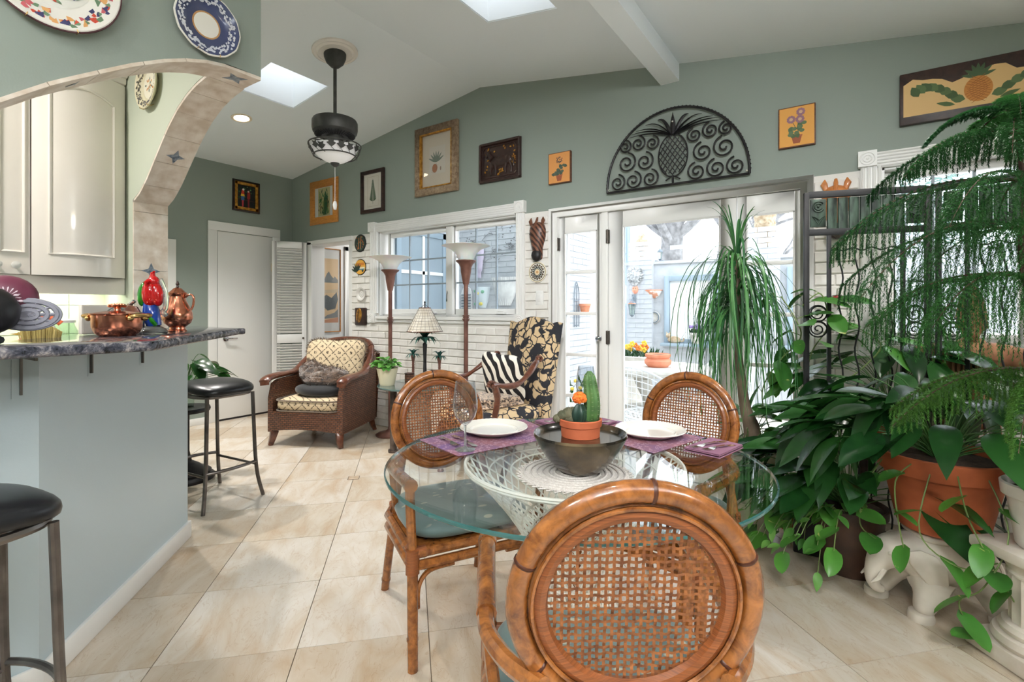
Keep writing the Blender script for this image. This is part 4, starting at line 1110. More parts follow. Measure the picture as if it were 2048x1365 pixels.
def fill_spot(label, x, y, target, power):  # out-of-view spots added to brighten the window wall
    z = zceil(x)-.16; d = (Vector(target)-Vector((x,y,z))).normalized(); q = d.to_track_quat('-Z', 'Y')
    r = thing('added_fill_spot', label, 'ceiling light', (x,y,z)); b = MB(); b.T = q.to_matrix().to_4x4(); b.lathe([(0,.09),(.04,.09),(.05,.06),(.055,-.06),(.048,-.06),(.044,-.02),(0,-.02)], 20); b.build('lamp_head', M['white'], r)
    b = MB(); b.tube([(0,0,.03),(0,0,.16)], .01, 8); b.lathe([(0,.145),(.05,.145),(.05,.16),(0,.16)], 16); b.build('stem', M['white'], r)
    l = bpy.data.lights.new('fill_spot_lamp', 'SPOT'); l.energy = power; l.color = (.98,.98,1); l.spot_size = rad(70); l.spot_blend = 1.0; l.shadow_soft_size = .12
    o = bpy.data.objects.new('fill_spot_lamp', l); C.objects.link(o); o.parent = r; o.location = d*.07; o.rotation_euler = q.to_euler()
fill_spot('added fill spotlight beyond the picture aimed at the brick under the window', -.5,.9, (-3.1,3.5,1.0), 130); fill_spot('added fill spotlight beyond the picture aimed at the garden doors', .3,.3, (-.9,3.5,1.5), 110)
hl = thing('added_hall_light', 'added ceiling lamp brightening the hall, out of sight', 'ceiling light', (-5.05,4.9,2.4)); b = MB(); b.lathe([(0,-.05),(.10,-.045),(.14,-.02),(.15,0),(0,0)], 28); b.build('lamp_face', M['lamp'], hl)  # unseen lamp added to brighten the hall
l = bpy.data.lights.new('hall_fill_lamp', 'AREA'); l.shape = 'DISK'; l.size = .3; l.energy = 9; l.color = (.97,.98,1); o = bpy.data.objects.new('hall_fill_lamp', l); C.objects.link(o); o.parent = hl; o.location = (0,0,-.06)
# ---------------------------------------------------------------- fabrics
def vor(t, scale, feat='F1', rnd_=1.0, vec=None, dim='3D'):
    v = t.n('TexVoronoi', Scale=scale, Randomness=rnd_); v.feature = feat; v.voronoi_dimensions = dim
    if vec is not None: t.l(vec, v.inputs['Vector'])
    return v
def warp(t, vec, amount, scale):
    nz = t.n('TexNoise', Scale=scale, Detail=2); t.l(vec, nz.inputs['Vector'])
    a = t.t.nodes.new('ShaderNodeVectorMath'); a.operation = 'MULTIPLY_ADD'
    t.l(nz.outputs['Color'], a.inputs[0]); a.inputs[1].default_value = (amount,)*3; t.l(vec, a.inputs[2])
    return a.outputs[0]
# black and tan damask
m = mat('damask', (180,150,110), .8); t = NT(m); v0 = t.coord()
wv = warp(t, v0, .09, 9); e = vor(t, 14, 'DISTANCE_TO_EDGE', 1, wv); big = vor(t, 5.5, 'F1', 1, warp(t, v0, .12, 6))
leafm = t.ramp(e.outputs['Distance'], [(.045, 0.0), (.06, 1.0)]); nz = t.n('TexNoise', Scale=11, Detail=1); t.l(wv, nz.inputs['Vector'])
keep = t.ramp(nz.outputs[0], [(.46, 0.0), (.48, 1.0)]); blob = t.ramp(big.outputs['Distance'], [(.30, 1.0), (.36, 0.0)])
mk = t.math('MAXIMUM', t.math('MULTIPLY', leafm, keep), t.math('MULTIPLY', blob, leafm))
t.col(t.mix(mk, (34,34,40), (204,178,140))); M['damask'] = m
# zebra stripes
m = mat('zebra_print', (230,224,212), .85); t = NT(m); w = t.n('TexWave', Scale=4.4, Distortion=5.0, Detail=1.2); w.bands_direction = 'DIAGONAL'; w.inputs['Detail Scale'].default_value = 1.3; t.l(t.coord(scale=(1.6,1,1)), w.inputs['Vector'])
t.col(t.ramp(w.outputs[0], [(.50, (26,24,26)), (.56, (232,226,214))])); M['zebra'] = m
# leopard
m = mat('leopard_print', (190,160,130), .95, sheen=.4); t = NT(m); v0 = warp(t, t.coord(), .02, 30); a_ = vor(t, 46, 'F1', .9, v0)
ring = t.ramp(a_.outputs['Distance'], [(.16, 0.0), (.24, 1.0), (.42, 1.0), (.5, 0.0)]); t.col(t.mix(ring, (196,170,144), (56,40,34))); M['leopard'] = m
m = mat('fur_throw', (120,92,72), 1.0, sheen=.6); t = NT(m); nz = t.n('TexNoise', Scale=9, Detail=8, Roughness=.8); t.l(t.coord(scale=(1,1,2)), nz.inputs['Vector']); a_ = vor(t, 40, 'F1', 1, warp(t, t.coord(), .03, 20))
c = t.ramp(nz.outputs[0], [(.38, (32,25,23)), (.52, (104,80,62)), (.66, (176,166,158))]); ring = t.ramp(a_.outputs['Distance'], [(.2, 0.0), (.3, .55), (.42, .55), (.5, 0.0)]); t.col(t.mix(ring, c, (34,28,28))); t.bump(nz.outputs[0], .8, .01); M['fur'] = m
# palm toile: lattice of dark trees on beige
m = mat('palm_toile', (204,186,156), .85); t = NT(m); v0 = t.coord()
sp = t.n('SeparateXYZ'); t.l(v0, sp.inputs[0])
u_ = t.math('ADD', sp.outputs[0], sp.outputs[1]); w_ = sp.outputs[2]
p_ = t.math('ADD', u_, w_); q_ = t.math('SUBTRACT', u_, w_)
def saw(x, f): return t.math('ABSOLUTE', t.math('SUBTRACT', t.math('FRACT', t.math('MULTIPLY', x, f)), .5))
lat = t.math('MAXIMUM', saw(p_, 8.0), saw(q_, 8.0)); nz = t.n('TexNoise', Scale=95, Detail=2); t.l(v0, nz.inputs['Vector'])
lm = t.math('MULTIPLY', t.ramp(lat, [(.43, 0.0), (.46, 1.0)]), t.ramp(nz.outputs[0], [(.42, 0.0), (.5, 1.0)]))
ctr = t.math('ADD', saw(p_, 8.0), saw(q_, 8.0)); tm = t.math('MULTIPLY', t.ramp(ctr, [(.18, 1.0), (.25, 0.0)]), t.ramp(nz.outputs[0], [(.45, 0.0), (.5, 1.0)]))
t.col(t.mix(t.math('MAXIMUM', lm, tm), (206,186,154), (74,62,50))); M['toile'] = m
m = mat('fringe', (110,94,78), 1.0, sheen=.5); M['fringe'] = m
# teal leaf brocade of the dining chairs
m = mat('teal_brocade', (92,112,110), .6, sheen=.3); t = NT(m); v0 = t.coord(); wv = warp(t, v0, .05, 14); e = vor(t, 13, 'F1', 1, t.coord(scale=(1,2.2,1), rot=(0,0,.6)))
nz = t.n('TexNoise', Scale=5, Detail=1); t.l(v0, nz.inputs['Vector']); lf = t.math('MULTIPLY', t.ramp(e.outputs['Distance'], [(.20, 1.0), (.25, 0.0)]), t.ramp(nz.outputs[0], [(.46, 0.0), (.5, 1.0)]))
t.col(t.mix(t.math('MULTIPLY', lf, .75), (88,108,108), (186,180,160))); M['teal'] = m
# purple paisley mats
m = mat('paisley_mat', (130,96,124), .8); t = NT(m); v0 = t.coord(); e = vor(t, 60, 'F1', .8, warp(t, v0, .03, 25)); nz = t.n('TexNoise', Scale=7, Detail=4); t.l(v0, nz.inputs['Vector'])
a_ = t.ramp(nz.outputs[0], [(.38, (112,84,128)), (.5, (128,92,116)), (.64, (158,108,118))]); b_ = t.ramp(e.outputs['Distance'], [(.15, 0.0), (.22, .5), (.34, .5), (.42, 0.0)]); t.col(t.mix(b_, a_, (196,164,176))); M['paisley'] = m
m = mat('purple_napkin', (140,98,122), .8); M['napkin'] = m
# woven wicker
m = mat('dark_wicker', (92,54,36), .45, coat=.2); t = NT(m); br = t.n('TexBrick'); br.offset = .5
for k_, v_ in (('Scale',1.0),('Mortar Size',.0034),('Brick Width',.036),('Row Height',.017),('Mortar Smooth',.6),('Bias',0)): br.inputs[k_].default_value = v_
sp = t.n('SeparateXYZ'); t.l(t.coord(), sp.inputs[0]); cb = t.n('CombineXYZ'); t.l(t.math('ADD', sp.outputs[0], sp.outputs[1]), cb.inputs[0]); t.l(sp.outputs[2], cb.inputs[1]); t.l(cb.outputs[0], br.inputs['Vector'])
br.inputs['Color1'].default_value = (*lin((122,78,54)),1); br.inputs['Color2'].default_value = (*lin((94,58,40)),1); br.inputs['Mortar'].default_value = (*lin((46,28,20)),1)
t.col(br.outputs[0]); t.bump(t.math('SUBTRACT', 1.0, br.outputs['Fac']), 1.0, .006); M['wicker'] = m
M['capiz'] = noisy('shell_shade', (206,196,178), (228,222,210), 18, .6)
M['palmgreen'] = noisy('verdigris_palm', (24,60,56), (52,104,92), 16, .5, .4)

def blobby(mb, fn, nu=28, nv=14):
    """closed surface: fn(u,v) with u round, v pole to pole"""
    vs = []; fs = []
    for j in range(nv+1):
        for i in range(nu): vs.append(fn(2*PI*i/nu, PI*j/nv))
    for j in range(nv):
        for i in range(nu):
            i2 = (i+1)%nu; fs.append((j*nu+i, (j+1)*nu+i, (j+1)*nu+i2, j*nu+i2))
    mb.add(vs, fs)
def spow(x, p): return math.copysign(abs(x)**p, x)
def cushion(mb, c, r, p=.35, puff=.5, M3=None, sag=0):
    """superellipsoid cushion: r half sizes, square outline, soft edge in z"""
    c = Vector(c)
    def fn(u, v):
        x = r[0]*spow(cos(u),p)*spow(sin(v),puff); y = r[1]*spow(sin(u),p)*spow(sin(v),puff); z = r[2]*spow(cos(v),.8)
        q = Vector((x,y,z))
        if M3 is not None: q = M3 @ q
        return c+q
    blobby(mb, fn, 40, 16)

# ---------------------------------------------------------------- rattan dining chairs
def make_chair(label):
    r = thing('rattan_chair', label, 'chair', group=None)
    tilt = Matrix.Translation((0,-.225,.725)) @ Matrix.Rotation(rad(9),4,'X')
    def ov(rx, rz, n=56, y=0, a0=0): return [tilt @ Vector((rx*cos(a0+2*PI*i/n), y, rz*sin(a0+2*PI*i/n))) for i in range(n)]
    b = MB(); b.tube(ov(.192,.194), .0185, 12, closed=True); b.build('back_hoop', M['rattan'], r)
    b = MB(); b.tube(ov(.170,.172), .0055, 8, closed=True); b.tube(ov(.168,.170,y=.012), .004, 6, closed=True); b.tube(ov(.168,.170,y=-.012), .004, 6, closed=True); b.build('inner_hoop', M['rattan'], r)
    b = MB(); b.tube(ov(.155,.157,72), .0135, 8, closed=True); b.build('bound_ring', M['rattan2'], r)
    b = MB()
    for a in (rad(84), rad(158), rad(24), rad(215), rad(325)):
        c = [tilt @ Vector((.192*cos(a+d),0,.194*sin(a+d))) for d in (-.018,-.006,.006,.018)]; b.tube(c, [.0187,.0199,.0199,.0187], 14, caps=False)
    b.build('rattan_node', M['joint'], r)
    b = MB(); R0 = .148; sp_ = .0118
    for ax in (0,1):
        k = -12
        while k <= 12:
            off = k*sp_
            if abs(off) < R0-.008:
                hl = math.sqrt(R0*R0-off*off); n = max(4, int(2*hl/sp_*1.0)); pts = []
                for i in range(n+1):
                    u = -hl+2*hl*i/n; y = .0016*(1 if (i+k+ax) % 2 else -1)
                    pts.append(tilt @ Vector((off,y,u) if ax == 0 else (u,y,off)))
                for i in range(len(pts)-1):
                    w = .0026; d = (tilt.to_3x3() @ Vector((w,0,0) if ax == 0 else (0,0,w))); b.add([pts[i]-d,pts[i]+d,pts[i+1]+d,pts[i+1]-d],[(0,1,2,3)])
            k += 1
    b.build('cane_webbing', M['cane'], r, smooth=False)
    for s in (-1,1):                                       # front legs run on up into the arm posts
        b = MB(); b.tube([(s*.245,.235,.0),(s*.245,.232,.2),(s*.245,.23,.40)], [.0175,.0185,.019], 12); b.tube([(s*.245,.231,.10),(s*.245,.231,.106)], .0197, 12); b.build('leg', M['rattan'], r)
        b = MB(); b.tube(smooth_path([(s*.245,.23,.36),(s*.246,.222,.45),(s*.25,.222,.54),(s*.252,.225,.605)],4), .0165, 10); b.build('arm_post', M['rattan'], r)
        b = MB(); b.tube(smooth_path([(s*.246,-.04,.597),(s*.25,.08,.605),(s*.252,.17,.612),(s*.252,.235,.615)],4), .021, 12); b.tube([(s*.252,.215,.614),(s*.252,.240,.615)], .0235, 12)
        b.build('armrest', M['rattan'], r)
        b = MB(); b.tube(smooth_path([(s*.150,-.242,.60),(s*.205,-.17,.592),(s*.242,-.09,.592),(s*.248,-.02,.597)],5), .0165, 10); b.build('arm_return', M['rattan'], r)
        b = MB(); b.tube(smooth_path([(s*.215,-.30,0),(s*.21,-.262,.14),(s*.2,-.225,.30),(s*.19,-.21,.42),(s*.165,-.215,.56),(s*.158,-.222,.60)],5), .0175, 12); b.tube([(s*.2135,-.288,.045),(s*.2133,-.286,.052)], .0195, 12); b.build('leg', M['rattan'], r)
        b = MB(); b.tube([(s*.248,-.035,.60),(s*.235,-.06,.50),(s*.215,-.10,.385)], .013, 8); b.build('arm_prop', M['rattan'], r)
        b = MB(); b.tube(smooth_path([(s*.226,.228,.20),(s*.222,.228,.275),(s*.185,.232,.32),(s*.10,.236,.328)],5), .0085, 8); b.tube(smooth_path([(s*.243,.208,.20),(s*.243,.20,.275),(s*.242,.16,.318),(s*.24,.07,.325)],5), .0085, 8); b.build('corner_brace', M['rattan'], r)
        b = MB(); b.tube([(s*.245,.231,.322),(s*.245,.231,.402)], .0235, 12); b.tube([(s*.235,.231,.388),(s*.20,.232,.388)], .0195, 10); b.tube([(s*.244,.22,.388),(s*.243,.19,.388)], .0195, 10); b.build('corner_binding', M['rattan2'], r); b = MB(); b.tube([(s*.20,-.215,.33),(s*.197,-.21,.40)], .021, 12); b.build('corner_binding', M['rattan2'], r)
    ring = [(-.20,-.215),(.20,-.215),(.243,-.12),(.247,.2),(.225,.235),(-.225,.235),(-.247,.2),(-.243,-.12)]
    for z in (.388,.346):
        b = MB(); b.tube([(x,y,z) for x,y in ring], .0165, 10, closed=True); b.build('seat_rail', M['rattan'], r)
    b = MB(); b.prism([(-.2,-.2),(.2,-.2),(.235,-.1),(.235,.225),(-.235,.225),(-.235,-.1)], .385, .40); b.build('seat_board', M['rattan'], r)
    b = MB()
    def fn(u, v):
        x = .238*spow(cos(u),.5)*spow(sin(v),.45); y = .222*spow(sin(u),.5)*spow(sin(v),.45); z = .036*spow(cos(v),.8)
        if y < 0: x *= 1-.16*(y/.222)**2
        return Vector((x, y+.012, .432+z))
    blobby(b, fn, 40, 16); b.build('seat_cushion', M['teal'], r)
    return r
def rz_of(fx, fy): return math.atan2(-fx, fy)
ch = make_chair('rattan chair seen side-on at the wine glass place, teal cushion showing')
ch.location = (-1.298,1.516,0); ch.rotation_euler = (0,0,rz_of(.878,-.48))
c2 = copy_tree(ch); c2.location = (-.615,1.945,0); c2.rotation_euler = (0,0,rz_of(-.16,-.987)); c2['label'] = 'rattan chair with round cane back before the garden doors, behind the table'
c3 = copy_tree(ch); c3.location = (-.425,.968,0); c3.rotation_euler = (0,0,rz_of(-.58,.815)); c3['label'] = 'nearest rattan chair, its round cane back turned to the viewer'
for c in (ch,c2,c3): c['group'] = 'rattan chairs round the glass table'

# ---------------------------------------------------------------- glass table
TX, TY, TZ, TR = -.7545, 1.4535, .72, .593
r = thing('dining_table', 'round glass-topped dining table on a white woven string base', 'table', (TX,TY,0))
b = MB(); b.lathe([(0,TZ-.012),(TR-.004,TZ-.012),(TR-.001,TZ-.009)], 96); b.lathe([(TR-.001,TZ-.003),(TR-.004,TZ),(0,TZ)], 96)
b.f = [f for f in b.f if len(f) < 90]; b.m = b.m[:len(b.f)]
b.build('glass_top', M['tableglass'], r)
b = MB(); b.lathe([(TR-.004,TZ-.012),(TR,TZ-.009),(TR,TZ-.003),(TR-.004,TZ)], 96); b.f = [f for f in b.f if len(f) < 90]; b.m = b.m[:len(b.f)]; b.build('polished_edge', M['glassedge'], r)
b = MB(); NS = 36
def hyp(s):                                     # radius of the woven base, flaring at both ends
    z = s*(TZ-.014); q = (z-.34)/.36
    return (.115 + (.225 if q > 0 else .19)*abs(q)**1.6), z
for sg in (-1,1):
    for k in range(NS):
        a0 = 2*PI*k/NS + rnd.uniform(-.03,.03); pts = []
        for i in range(15):
            s = i/14; R_, z = hyp(s); w = a0+sg*(s-.5)*2.6; pts.append((R_*cos(w), R_*sin(w), z+.002))
        b.tube(pts, .0034, 4, caps=False)
b.build('string_web', M['strings'], r)
b = MB()
for s in (0,1):
    R_, z = hyp(s)
    for d in (-.004,.006): b.tube([(R_*cos(2*PI*i/60), R_*sin(2*PI*i/60), z+(.006 if s == 0 else -.002)+d*.7) for i in range(60)], .0055, 6, closed=True)
for R_, z in ((.27,.700),(.20,.702)): b.tube([(R_*cos(2*PI*i/48), R_*sin(2*PI*i/48), z-.02) for i in range(48)], .003, 5, closed=True)
b.tube([(.118*cos(2*PI*i/40), .118*sin(2*PI*i/40), .34) for i in range(40)], .004, 6, closed=True)
b.build('base_ring', M['strings'], r)
# things on the table
def sheet(name, label, cat, corners, z, th, mt, sub=1, group=None):
    cx = sum(p[0] for p in corners)/4; cy = sum(p[1] for p in corners)/4
    r = thing(name, label, cat, (cx,cy,z), 0, group); b = MB()
    ext(b, [(p[0]-cx,p[1]-cy,0) for p in corners], (0,0,th)); b.build('cloth', mt, r, bevel=.001, bseg=1); return r
r = sheet('placemat', 'purple paisley placemat under the wine glass and dinner plate', 'placemat', [(-1.315,1.325),(-1.065,1.25),(-.915,1.67),(-1.19,1.83)], TZ+.0005, .003, M['paisley'], group='purple placemats')
b = MB()
for p, q in (((-.135,-.17),(-.01,.29)),((.045,-.25),(.195,.165))): pass
r2 = sheet('placemat', 'purple paisley placemat under the dinner plate by the garden doors', 'placemat', [(-.55,1.64),(-.85,1.745),(-.84,2.03),(-.46,1.95)], TZ+.0005, .003, M['paisley'], group='purple placemats')
def napkin(label, corners):
    r = thing('napkin', label, 'napkin', (sum(p[0] for p in corners)/4, sum(p[1] for p in corners)/4, TZ+.0005), 0, 'folded purple napkins')
    cx, cy = r.location.x, r.location.y
    for k in range(3):
        b = MB(); s = 1-.02*k
        ext(b, [((p[0]-cx)*s,(p[1]-cy)*s,.0035+.0035*k if k else 0) for p in corners], (0,0,.003 if k else .0032)); b.build('fold', M['napkin'], r, bevel=.001, bseg=1)
    return r
napkin('folded purple napkin with two forks at the table edge by the palm pot', [(-.479,1.729),(-.355,1.70),(-.315,1.88),(-.434,1.925)])
napkin('folded purple napkin behind the white plate near the wine glass', [(-1.115,1.80),(-.965,1.735),(-.945,1.85),(-1.06,1.93)])
napkin('folded purple napkin between the cactus and the far plate', [(-.905,1.79),(-.86,1.77),(-.815,1.98),(-.90,2.01)])
def cutlery(kind, label, a, b_, z):
    a, b_ = Vector(a), Vector(b_); d = b_-a; L = d.length
    r = thing(kind, label, 'cutlery', (a.x,a.y,z), math.atan2(d.y,d.x)); m = MB()
    def strip(pts, th=.0025):
        top = [(x, y, zz) for x, y, zz in pts]; n = len(pts)
        for (x0,w0,z0),(x1,w1,z1) in zip(pts, pts[1:]):
            m.add([(x0,-w0,z0),(x1,-w1,z1),(x1,w1,z1),(x0,w0,z0),(x0,-w0,z0+th),(x1,-w1,z1+th),(x1,w1,z1+th),(x0,w0,z0+th)], [(0,3,2,1),(4,5,6,7),(0,1,5,4),(3,7,6,2),(0,4,7,3),(1,2,6,5)])
    strip([(0,.009,.001),(.03,.010,.002),(L*.3,.005,.006),(L*.62,.0035,.007)], .003); m.build('handle', M['silver'], r, ang=60)
    m = MB()
    if kind == 'fork':
        strip([(L*.62,.0035,.007),(L*.70,.010,.004),(L*.78,.012,.002)])
        for k in range(4): 
            y = -.0095+.0063*k; m.add([(L*.78,y-.0022,.002),(L,y-.001,.006),(L,y+.001,.006),(L*.78,y+.0022,.002),(L*.78,y-.0022,.0045),(L,y-.001,.0075),(L,y+.001,.0075),(L*.78,y+.0022,.0045)], [(0,3,2,1),(4,5,6,7),(0,1,5,4),(3,7,6,2),(0,4,7,3),(1,2,6,5)])
        m.build('tines', M['silver'], r)
    elif kind == 'knife':
        strip([(L*.55,.0035,.004),(L*.6,.009,.002),(L*.9,.010,.002),(L,.003,.002)], .0018); m.build('blade', M['silver'], r)
    else:
        m.ell((L*.82,0,.005),(L*.17,.019,.004), 16, 8); m.build('bowl', M['silver'], r)
    return r
zc = TZ+.004
cutlery('knife', 'silver dinner knife lying on the placemat behind the wine glass', (-1.245,1.43), (-1.075,1.36), zc)
cutlery('fork', 'silver fork on the placemat corner beside the wine glass', (-1.265,1.385), (-1.13,1.325), zc)
cutlery('fork', 'longer silver fork of the two on the folded napkin at the table edge', (-.375,1.885), (-.45,1.73), TZ+.0115)
cutlery('fork', 'shorter silver fork of the two on the folded napkin at the table edge', (-.34,1.85), (-.41,1.725), TZ+.0115)
cutlery('fork', 'silver fork on the folded napkin behind the plate near the wine glass', (-.985,1.84), (-1.06,1.79), TZ+.0115)
cutlery('spoon', 'silver spoon on the napkin between the cactus and the far plate', (-.84,1.96), (-.88,1.80), TZ+.0115)
def dinner_plate(label, x, y):
    r = thing('dinner_plate', label, 'plate', (x,y,TZ+.0035), 0, 'white dinner plates')
    b = MB(); R_ = .131
    b.lathe([(0,.004),(.07,.004),(.072,0),(.078,0),(.082,.004),(.128,.021),(R_,.024),(.129,.0255),(.092,.014),(.086,.009),(0,.008)], 56); b.build('dish', M['whiteceramic'], r)
    q = MB(); q.tube([(.1285*cos(2*PI*i/90),.1285*sin(2*PI*i/90),.0245+.0008*(i%2)) for i in range(90)], .0022, 5, closed=True); q.tube([(.094*cos(2*PI*i/60),.094*sin(2*PI*i/60),.0148) for i in range(60)], .0012, 5, closed=True)
    q.build('beaded_rim', M['whiteceramic'], r); return r
dinner_plate('white dinner plate behind the nearer wine glass', -1.152, 1.563); dinner_plate('white dinner plate before the chair at the garden doors', -.640, 1.868)
M['stemglass'] = mat('stem_glass', (226,232,234), .03, trans=.8, coat=.5)
def wine_glass(label, x, y):
    r = thing('wine_glass', label, 'glass', (x,y,TZ+.0037), 0, 'wine glasses')
    b = MB(); b.lathe([(0,0),(.034,0),(.035,.0015),(.01,.005),(.0045,.012),(.0038,.05),(.0042,.082),(0,.084)], 28); b.build('foot_and_stem', M['stemglass'], r)
    b = MB(); b.lathe([(.004,.082),(.018,.092),(.034,.112),(.0425,.14),(.0425,.165),(.037,.205),(.033,.232),(.032,.232),(.036,.205),(.0414,.165),(.0414,.14),(.033,.113),(.017,.094),(0,.087)], 36)
    b.build('bowl', M['wine'], r); return r
wine_glass('empty wine glass standing on the nearer placemat', -1.092, 1.318)
wine_glass('empty wine glass standing behind the tall cactus', -.955, 1.965)
r = thing('doily', 'round grey crocheted mat under the horn bowl', 'mat', (-.672,1.305,TZ+.0005)); b = MB()
b.lathe([(0,0),(.152,0),(.156,.004),(.152,.006),(0,.006)], 60)
for k in range(8): R_ = .02+.018*k; b.tube([(R_*cos(2*PI*i/60),R_*sin(2*PI*i/60),.0062) for i in range(60)], .0035, 5, closed=True)
b.build('woven_disc', M['doily'], r)
b = MB()
for i in range(44): w = 2*PI*i/44; b.tube([(.155*cos(w),.155*sin(w),.003),(.168*cos(w+.03),.168*sin(w+.03),.003),(.155*cos(w+.11),.155*sin(w+.11),.003)], .0022, 4)
b.build('crochet_edging', M['doily'], r)
r = thing('horn_bowl', 'polished brown horn bowl holding the cactus pot', 'bowl', (-.662,1.322,TZ+.007)); b = MB()
b.lathe([(0,.0),(.05,.0),(.07,.012),(.10,.045),(.125,.085),(.136,.108),(.134,.115),(.126,.112),(.118,.101),(0,.099)], 48); b.build('shell', M['bowl'], r)
r = thing('cactus_pot', 'terracotta pot of three cacti, one with an orange top', 'potted plant', (-.668,1.338,TZ+.1075)); b = MB()
b.lathe([(0,0),(.056,0),(.058,.03),(.062,.032),(.0635,.05),(.060,.052),(.056,.05),(.055,.042),(0,.042)], 40); b.build('pot', M['terracotta'], r)
b = MB(); b.lathe([(.055,.0425),(.03,.046),(0,.047)], 24)
for i in range(50): w = rnd.uniform(0,6.28); q = rnd.uniform(.01,.05); b.ell((q*cos(w),q*sin(w),.046),(.003,.003,.002), 5, 4)
b.build('gravel', M['soil'], r)
M['cactus'] = noisy('green_cactus', (52,84,44), (84,122,66), 20, .5); M['cactus2'] = noisy('dark_cactus', (30,54,46), (56,80,64), 14, .35); M['cactus3'] = noisy('grey_cactus', (58,62,44), (96,92,70), 30, .8); M['cactusflower'] = noisy('orange_graft', (216,70,24), (246,150,56), 26, .5)
def ribbed(b, path, radii, ribs, depth=.16, n=None):
    n = n or ribs*4; P_ = [Vector(p) for p in path]; vs = []; k = len(P_)
    for i, p in enumerate(P_):
        for j in range(n):
            w = 2*PI*j/n; q = radii[i]*(1-depth*(.5+.5*cos(w*ribs))); vs.append(p+Vector((q*cos(w), q*sin(w), 0)))
    b.add(vs, [(i*n+j, i*n+(j+1)%n, (i+1)*n+(j+1)%n, (i+1)*n+j) for i in range(k-1) for j in range(n)] + [tuple(range((k-1)*n, k*n))])
def spines(b, path, radii, ribs, L, step=1):
    for i in range(0, len(path)-1, step):
        for j in range(ribs):
            w = 2*PI*(j+.5)/ribs; p = Vector(path[i])+Vector((radii[i]*cos(w), radii[i]*sin(w), 0))
            for d in (-.7,0,.7): 
                t_ = Vector((cos(w+d),sin(w+d),.3)).normalized()*L; b.add([p, p+t_, p+Vector((0,0,.0008))], [(0,1,2)])
M['spine'] = mat('cactus_spine', (206,196,176), .6)
R3 = Vector((.826,.564,0))                       # across the view, to spread the three plants side by side
p0 = R3*.030
path = [(p0.x+.004*sin(i*.4), p0.y, .04+.0125*i) for i in range(13)]; rr = [.021,.0235,.0245,.0245,.0245,.024,.0235,.0225,.021,.0205,.0195,.016,.006]
c = MB(); ribbed(c, path, rr, 9); o = c.build('tall_cactus', M['cactus'], r); c = MB(); spines(c, path, rr, 9, .006); c.build('spines', M['spine'], o, smooth=False)
p0 = R3*-.006+Vector((.01,-.012,0)); path = [(p0.x,p0.y,.04+.007*i) for i in range(9)]; rr = [.017,.021,.0235,.0245,.0245,.023,.020,.016,.010]
c = MB(); ribbed(c, path, rr, 4, .35, 32); o = c.build('grafted_cactus', M['cactus2'], r)
c = MB()
for i in range(90):
    u, v = rnd.uniform(0,6.28), math.acos(rnd.uniform(-.6,1)); n_ = Vector((sin(v)*cos(u), sin(v)*sin(u), cos(v)*.8)); q = p0+Vector((0,0,.113))+n_*.017; c.ell(q, (.0062,.0062,.0062), 6, 4)
c.ell(p0+Vector((0,0,.112)), (.016,.016,.013), 12, 8); c.build('orange_graft', M['cactusflower'], o)
c = MB()
for k, (dx, dz, s) in enumerate(((-.034,.062,.023),(-.052,.058,.018),(-.068,.050,.014),(-.03,.05,.024),(-.022,.07,.016))):
    q = R3*dx; c.ell((q.x,q.y,dz),(s,s,s*.95), 12, 8)
o = c.build('clustered_cactus', M['cactus3'], r); c = MB()
for i in range(160):
    dx, dz, s = rnd.choice(((-.034,.062,.023),(-.052,.058,.018),(-.068,.050,.014),(-.022,.07,.016))); q = R3*dx; u, v = rnd.uniform(0,6.28), math.acos(rnd.uniform(-.5,1)); n_ = Vector((sin(v)*cos(u), sin(v)*sin(u), cos(v))); p = q+Vector((0,0,dz))+n_*s; c.add([p, p+n_*.005, p+Vector((.001,0,.0006))], [(0,1,2)])
c.build('spines', M['spine'], o, smooth=False)

# ---------------------------------------------------------------- wicker armchair by the corner
ax_ = thing('wicker_armchair', 'dark woven wicker armchair with curved wooden arms near the corner', 'armchair', (-4.10,2.90,0), rz_of(.42,-.907))
W2, D2 = .355, .36
b = MB()                                         # woven body: front apron, sides rising to the back
def sidez(y): return .26+ (.33 if y > -.05 else .33+.14*((-.05-y)/.3)**1.3)
for s in (-1,1):
    ys = [D2-.02-.0, .30,.24,.16,.06,-.05,-.15,-.24,-.32]; 
    top = [.42,.54,.565,.572,.575,.58,.63,.70,.78]
    outer = [(s*(W2+.0), y, .12) for y in ys]; tp = [(s*(W2-.0+.015*(z-.5)), y, z) for y, z in zip(ys, top)]
    b.add([*outer, *tp, *[(s*(W2-.05), y, z) for (_,y,z) in tp], *[(s*(W2-.05),y,.12) for y in ys]], [(i, i+1, len(ys)+i+1, len(ys)+i) for i in range(len(ys)-1)] + [(len(ys)+i, len(ys)+i+1, 2*len(ys)+i+1, 2*len(ys)+i) for i in range(len(ys)-1)] + [(2*len(ys)+i, 2*len(ys)+i+1, 3*len(ys)+i+1, 3*len(ys)+i) for i in range(len(ys)-1)]+[(0,len(ys),2*len(ys),3*len(ys))])
n = 12; fr = []
for i in range(n+1):
    x = -W2+2*W2*i/n; fr.append((x, D2-.02+.03*(1-(x/W2)**2), .12+.035*(1-(x/W2)**2))); 
b.add([*fr, *[(x,y,.30) for x,y,z in fr], *[(x,y-.05,.30) for x,y,z in fr]], [(i,i+1,n+2+i,n+1+i) for i in range(n)]+[(n+1+i,n+2+i,2*n+3+i,2*n+2+i) for i in range(n)])
bk = []
for i in range(n+1):
    x = -W2+2*W2*i/n; q = 1-(x/W2)**2; bk.append((x, -.32-.07*q, .13, .76+.11*q))
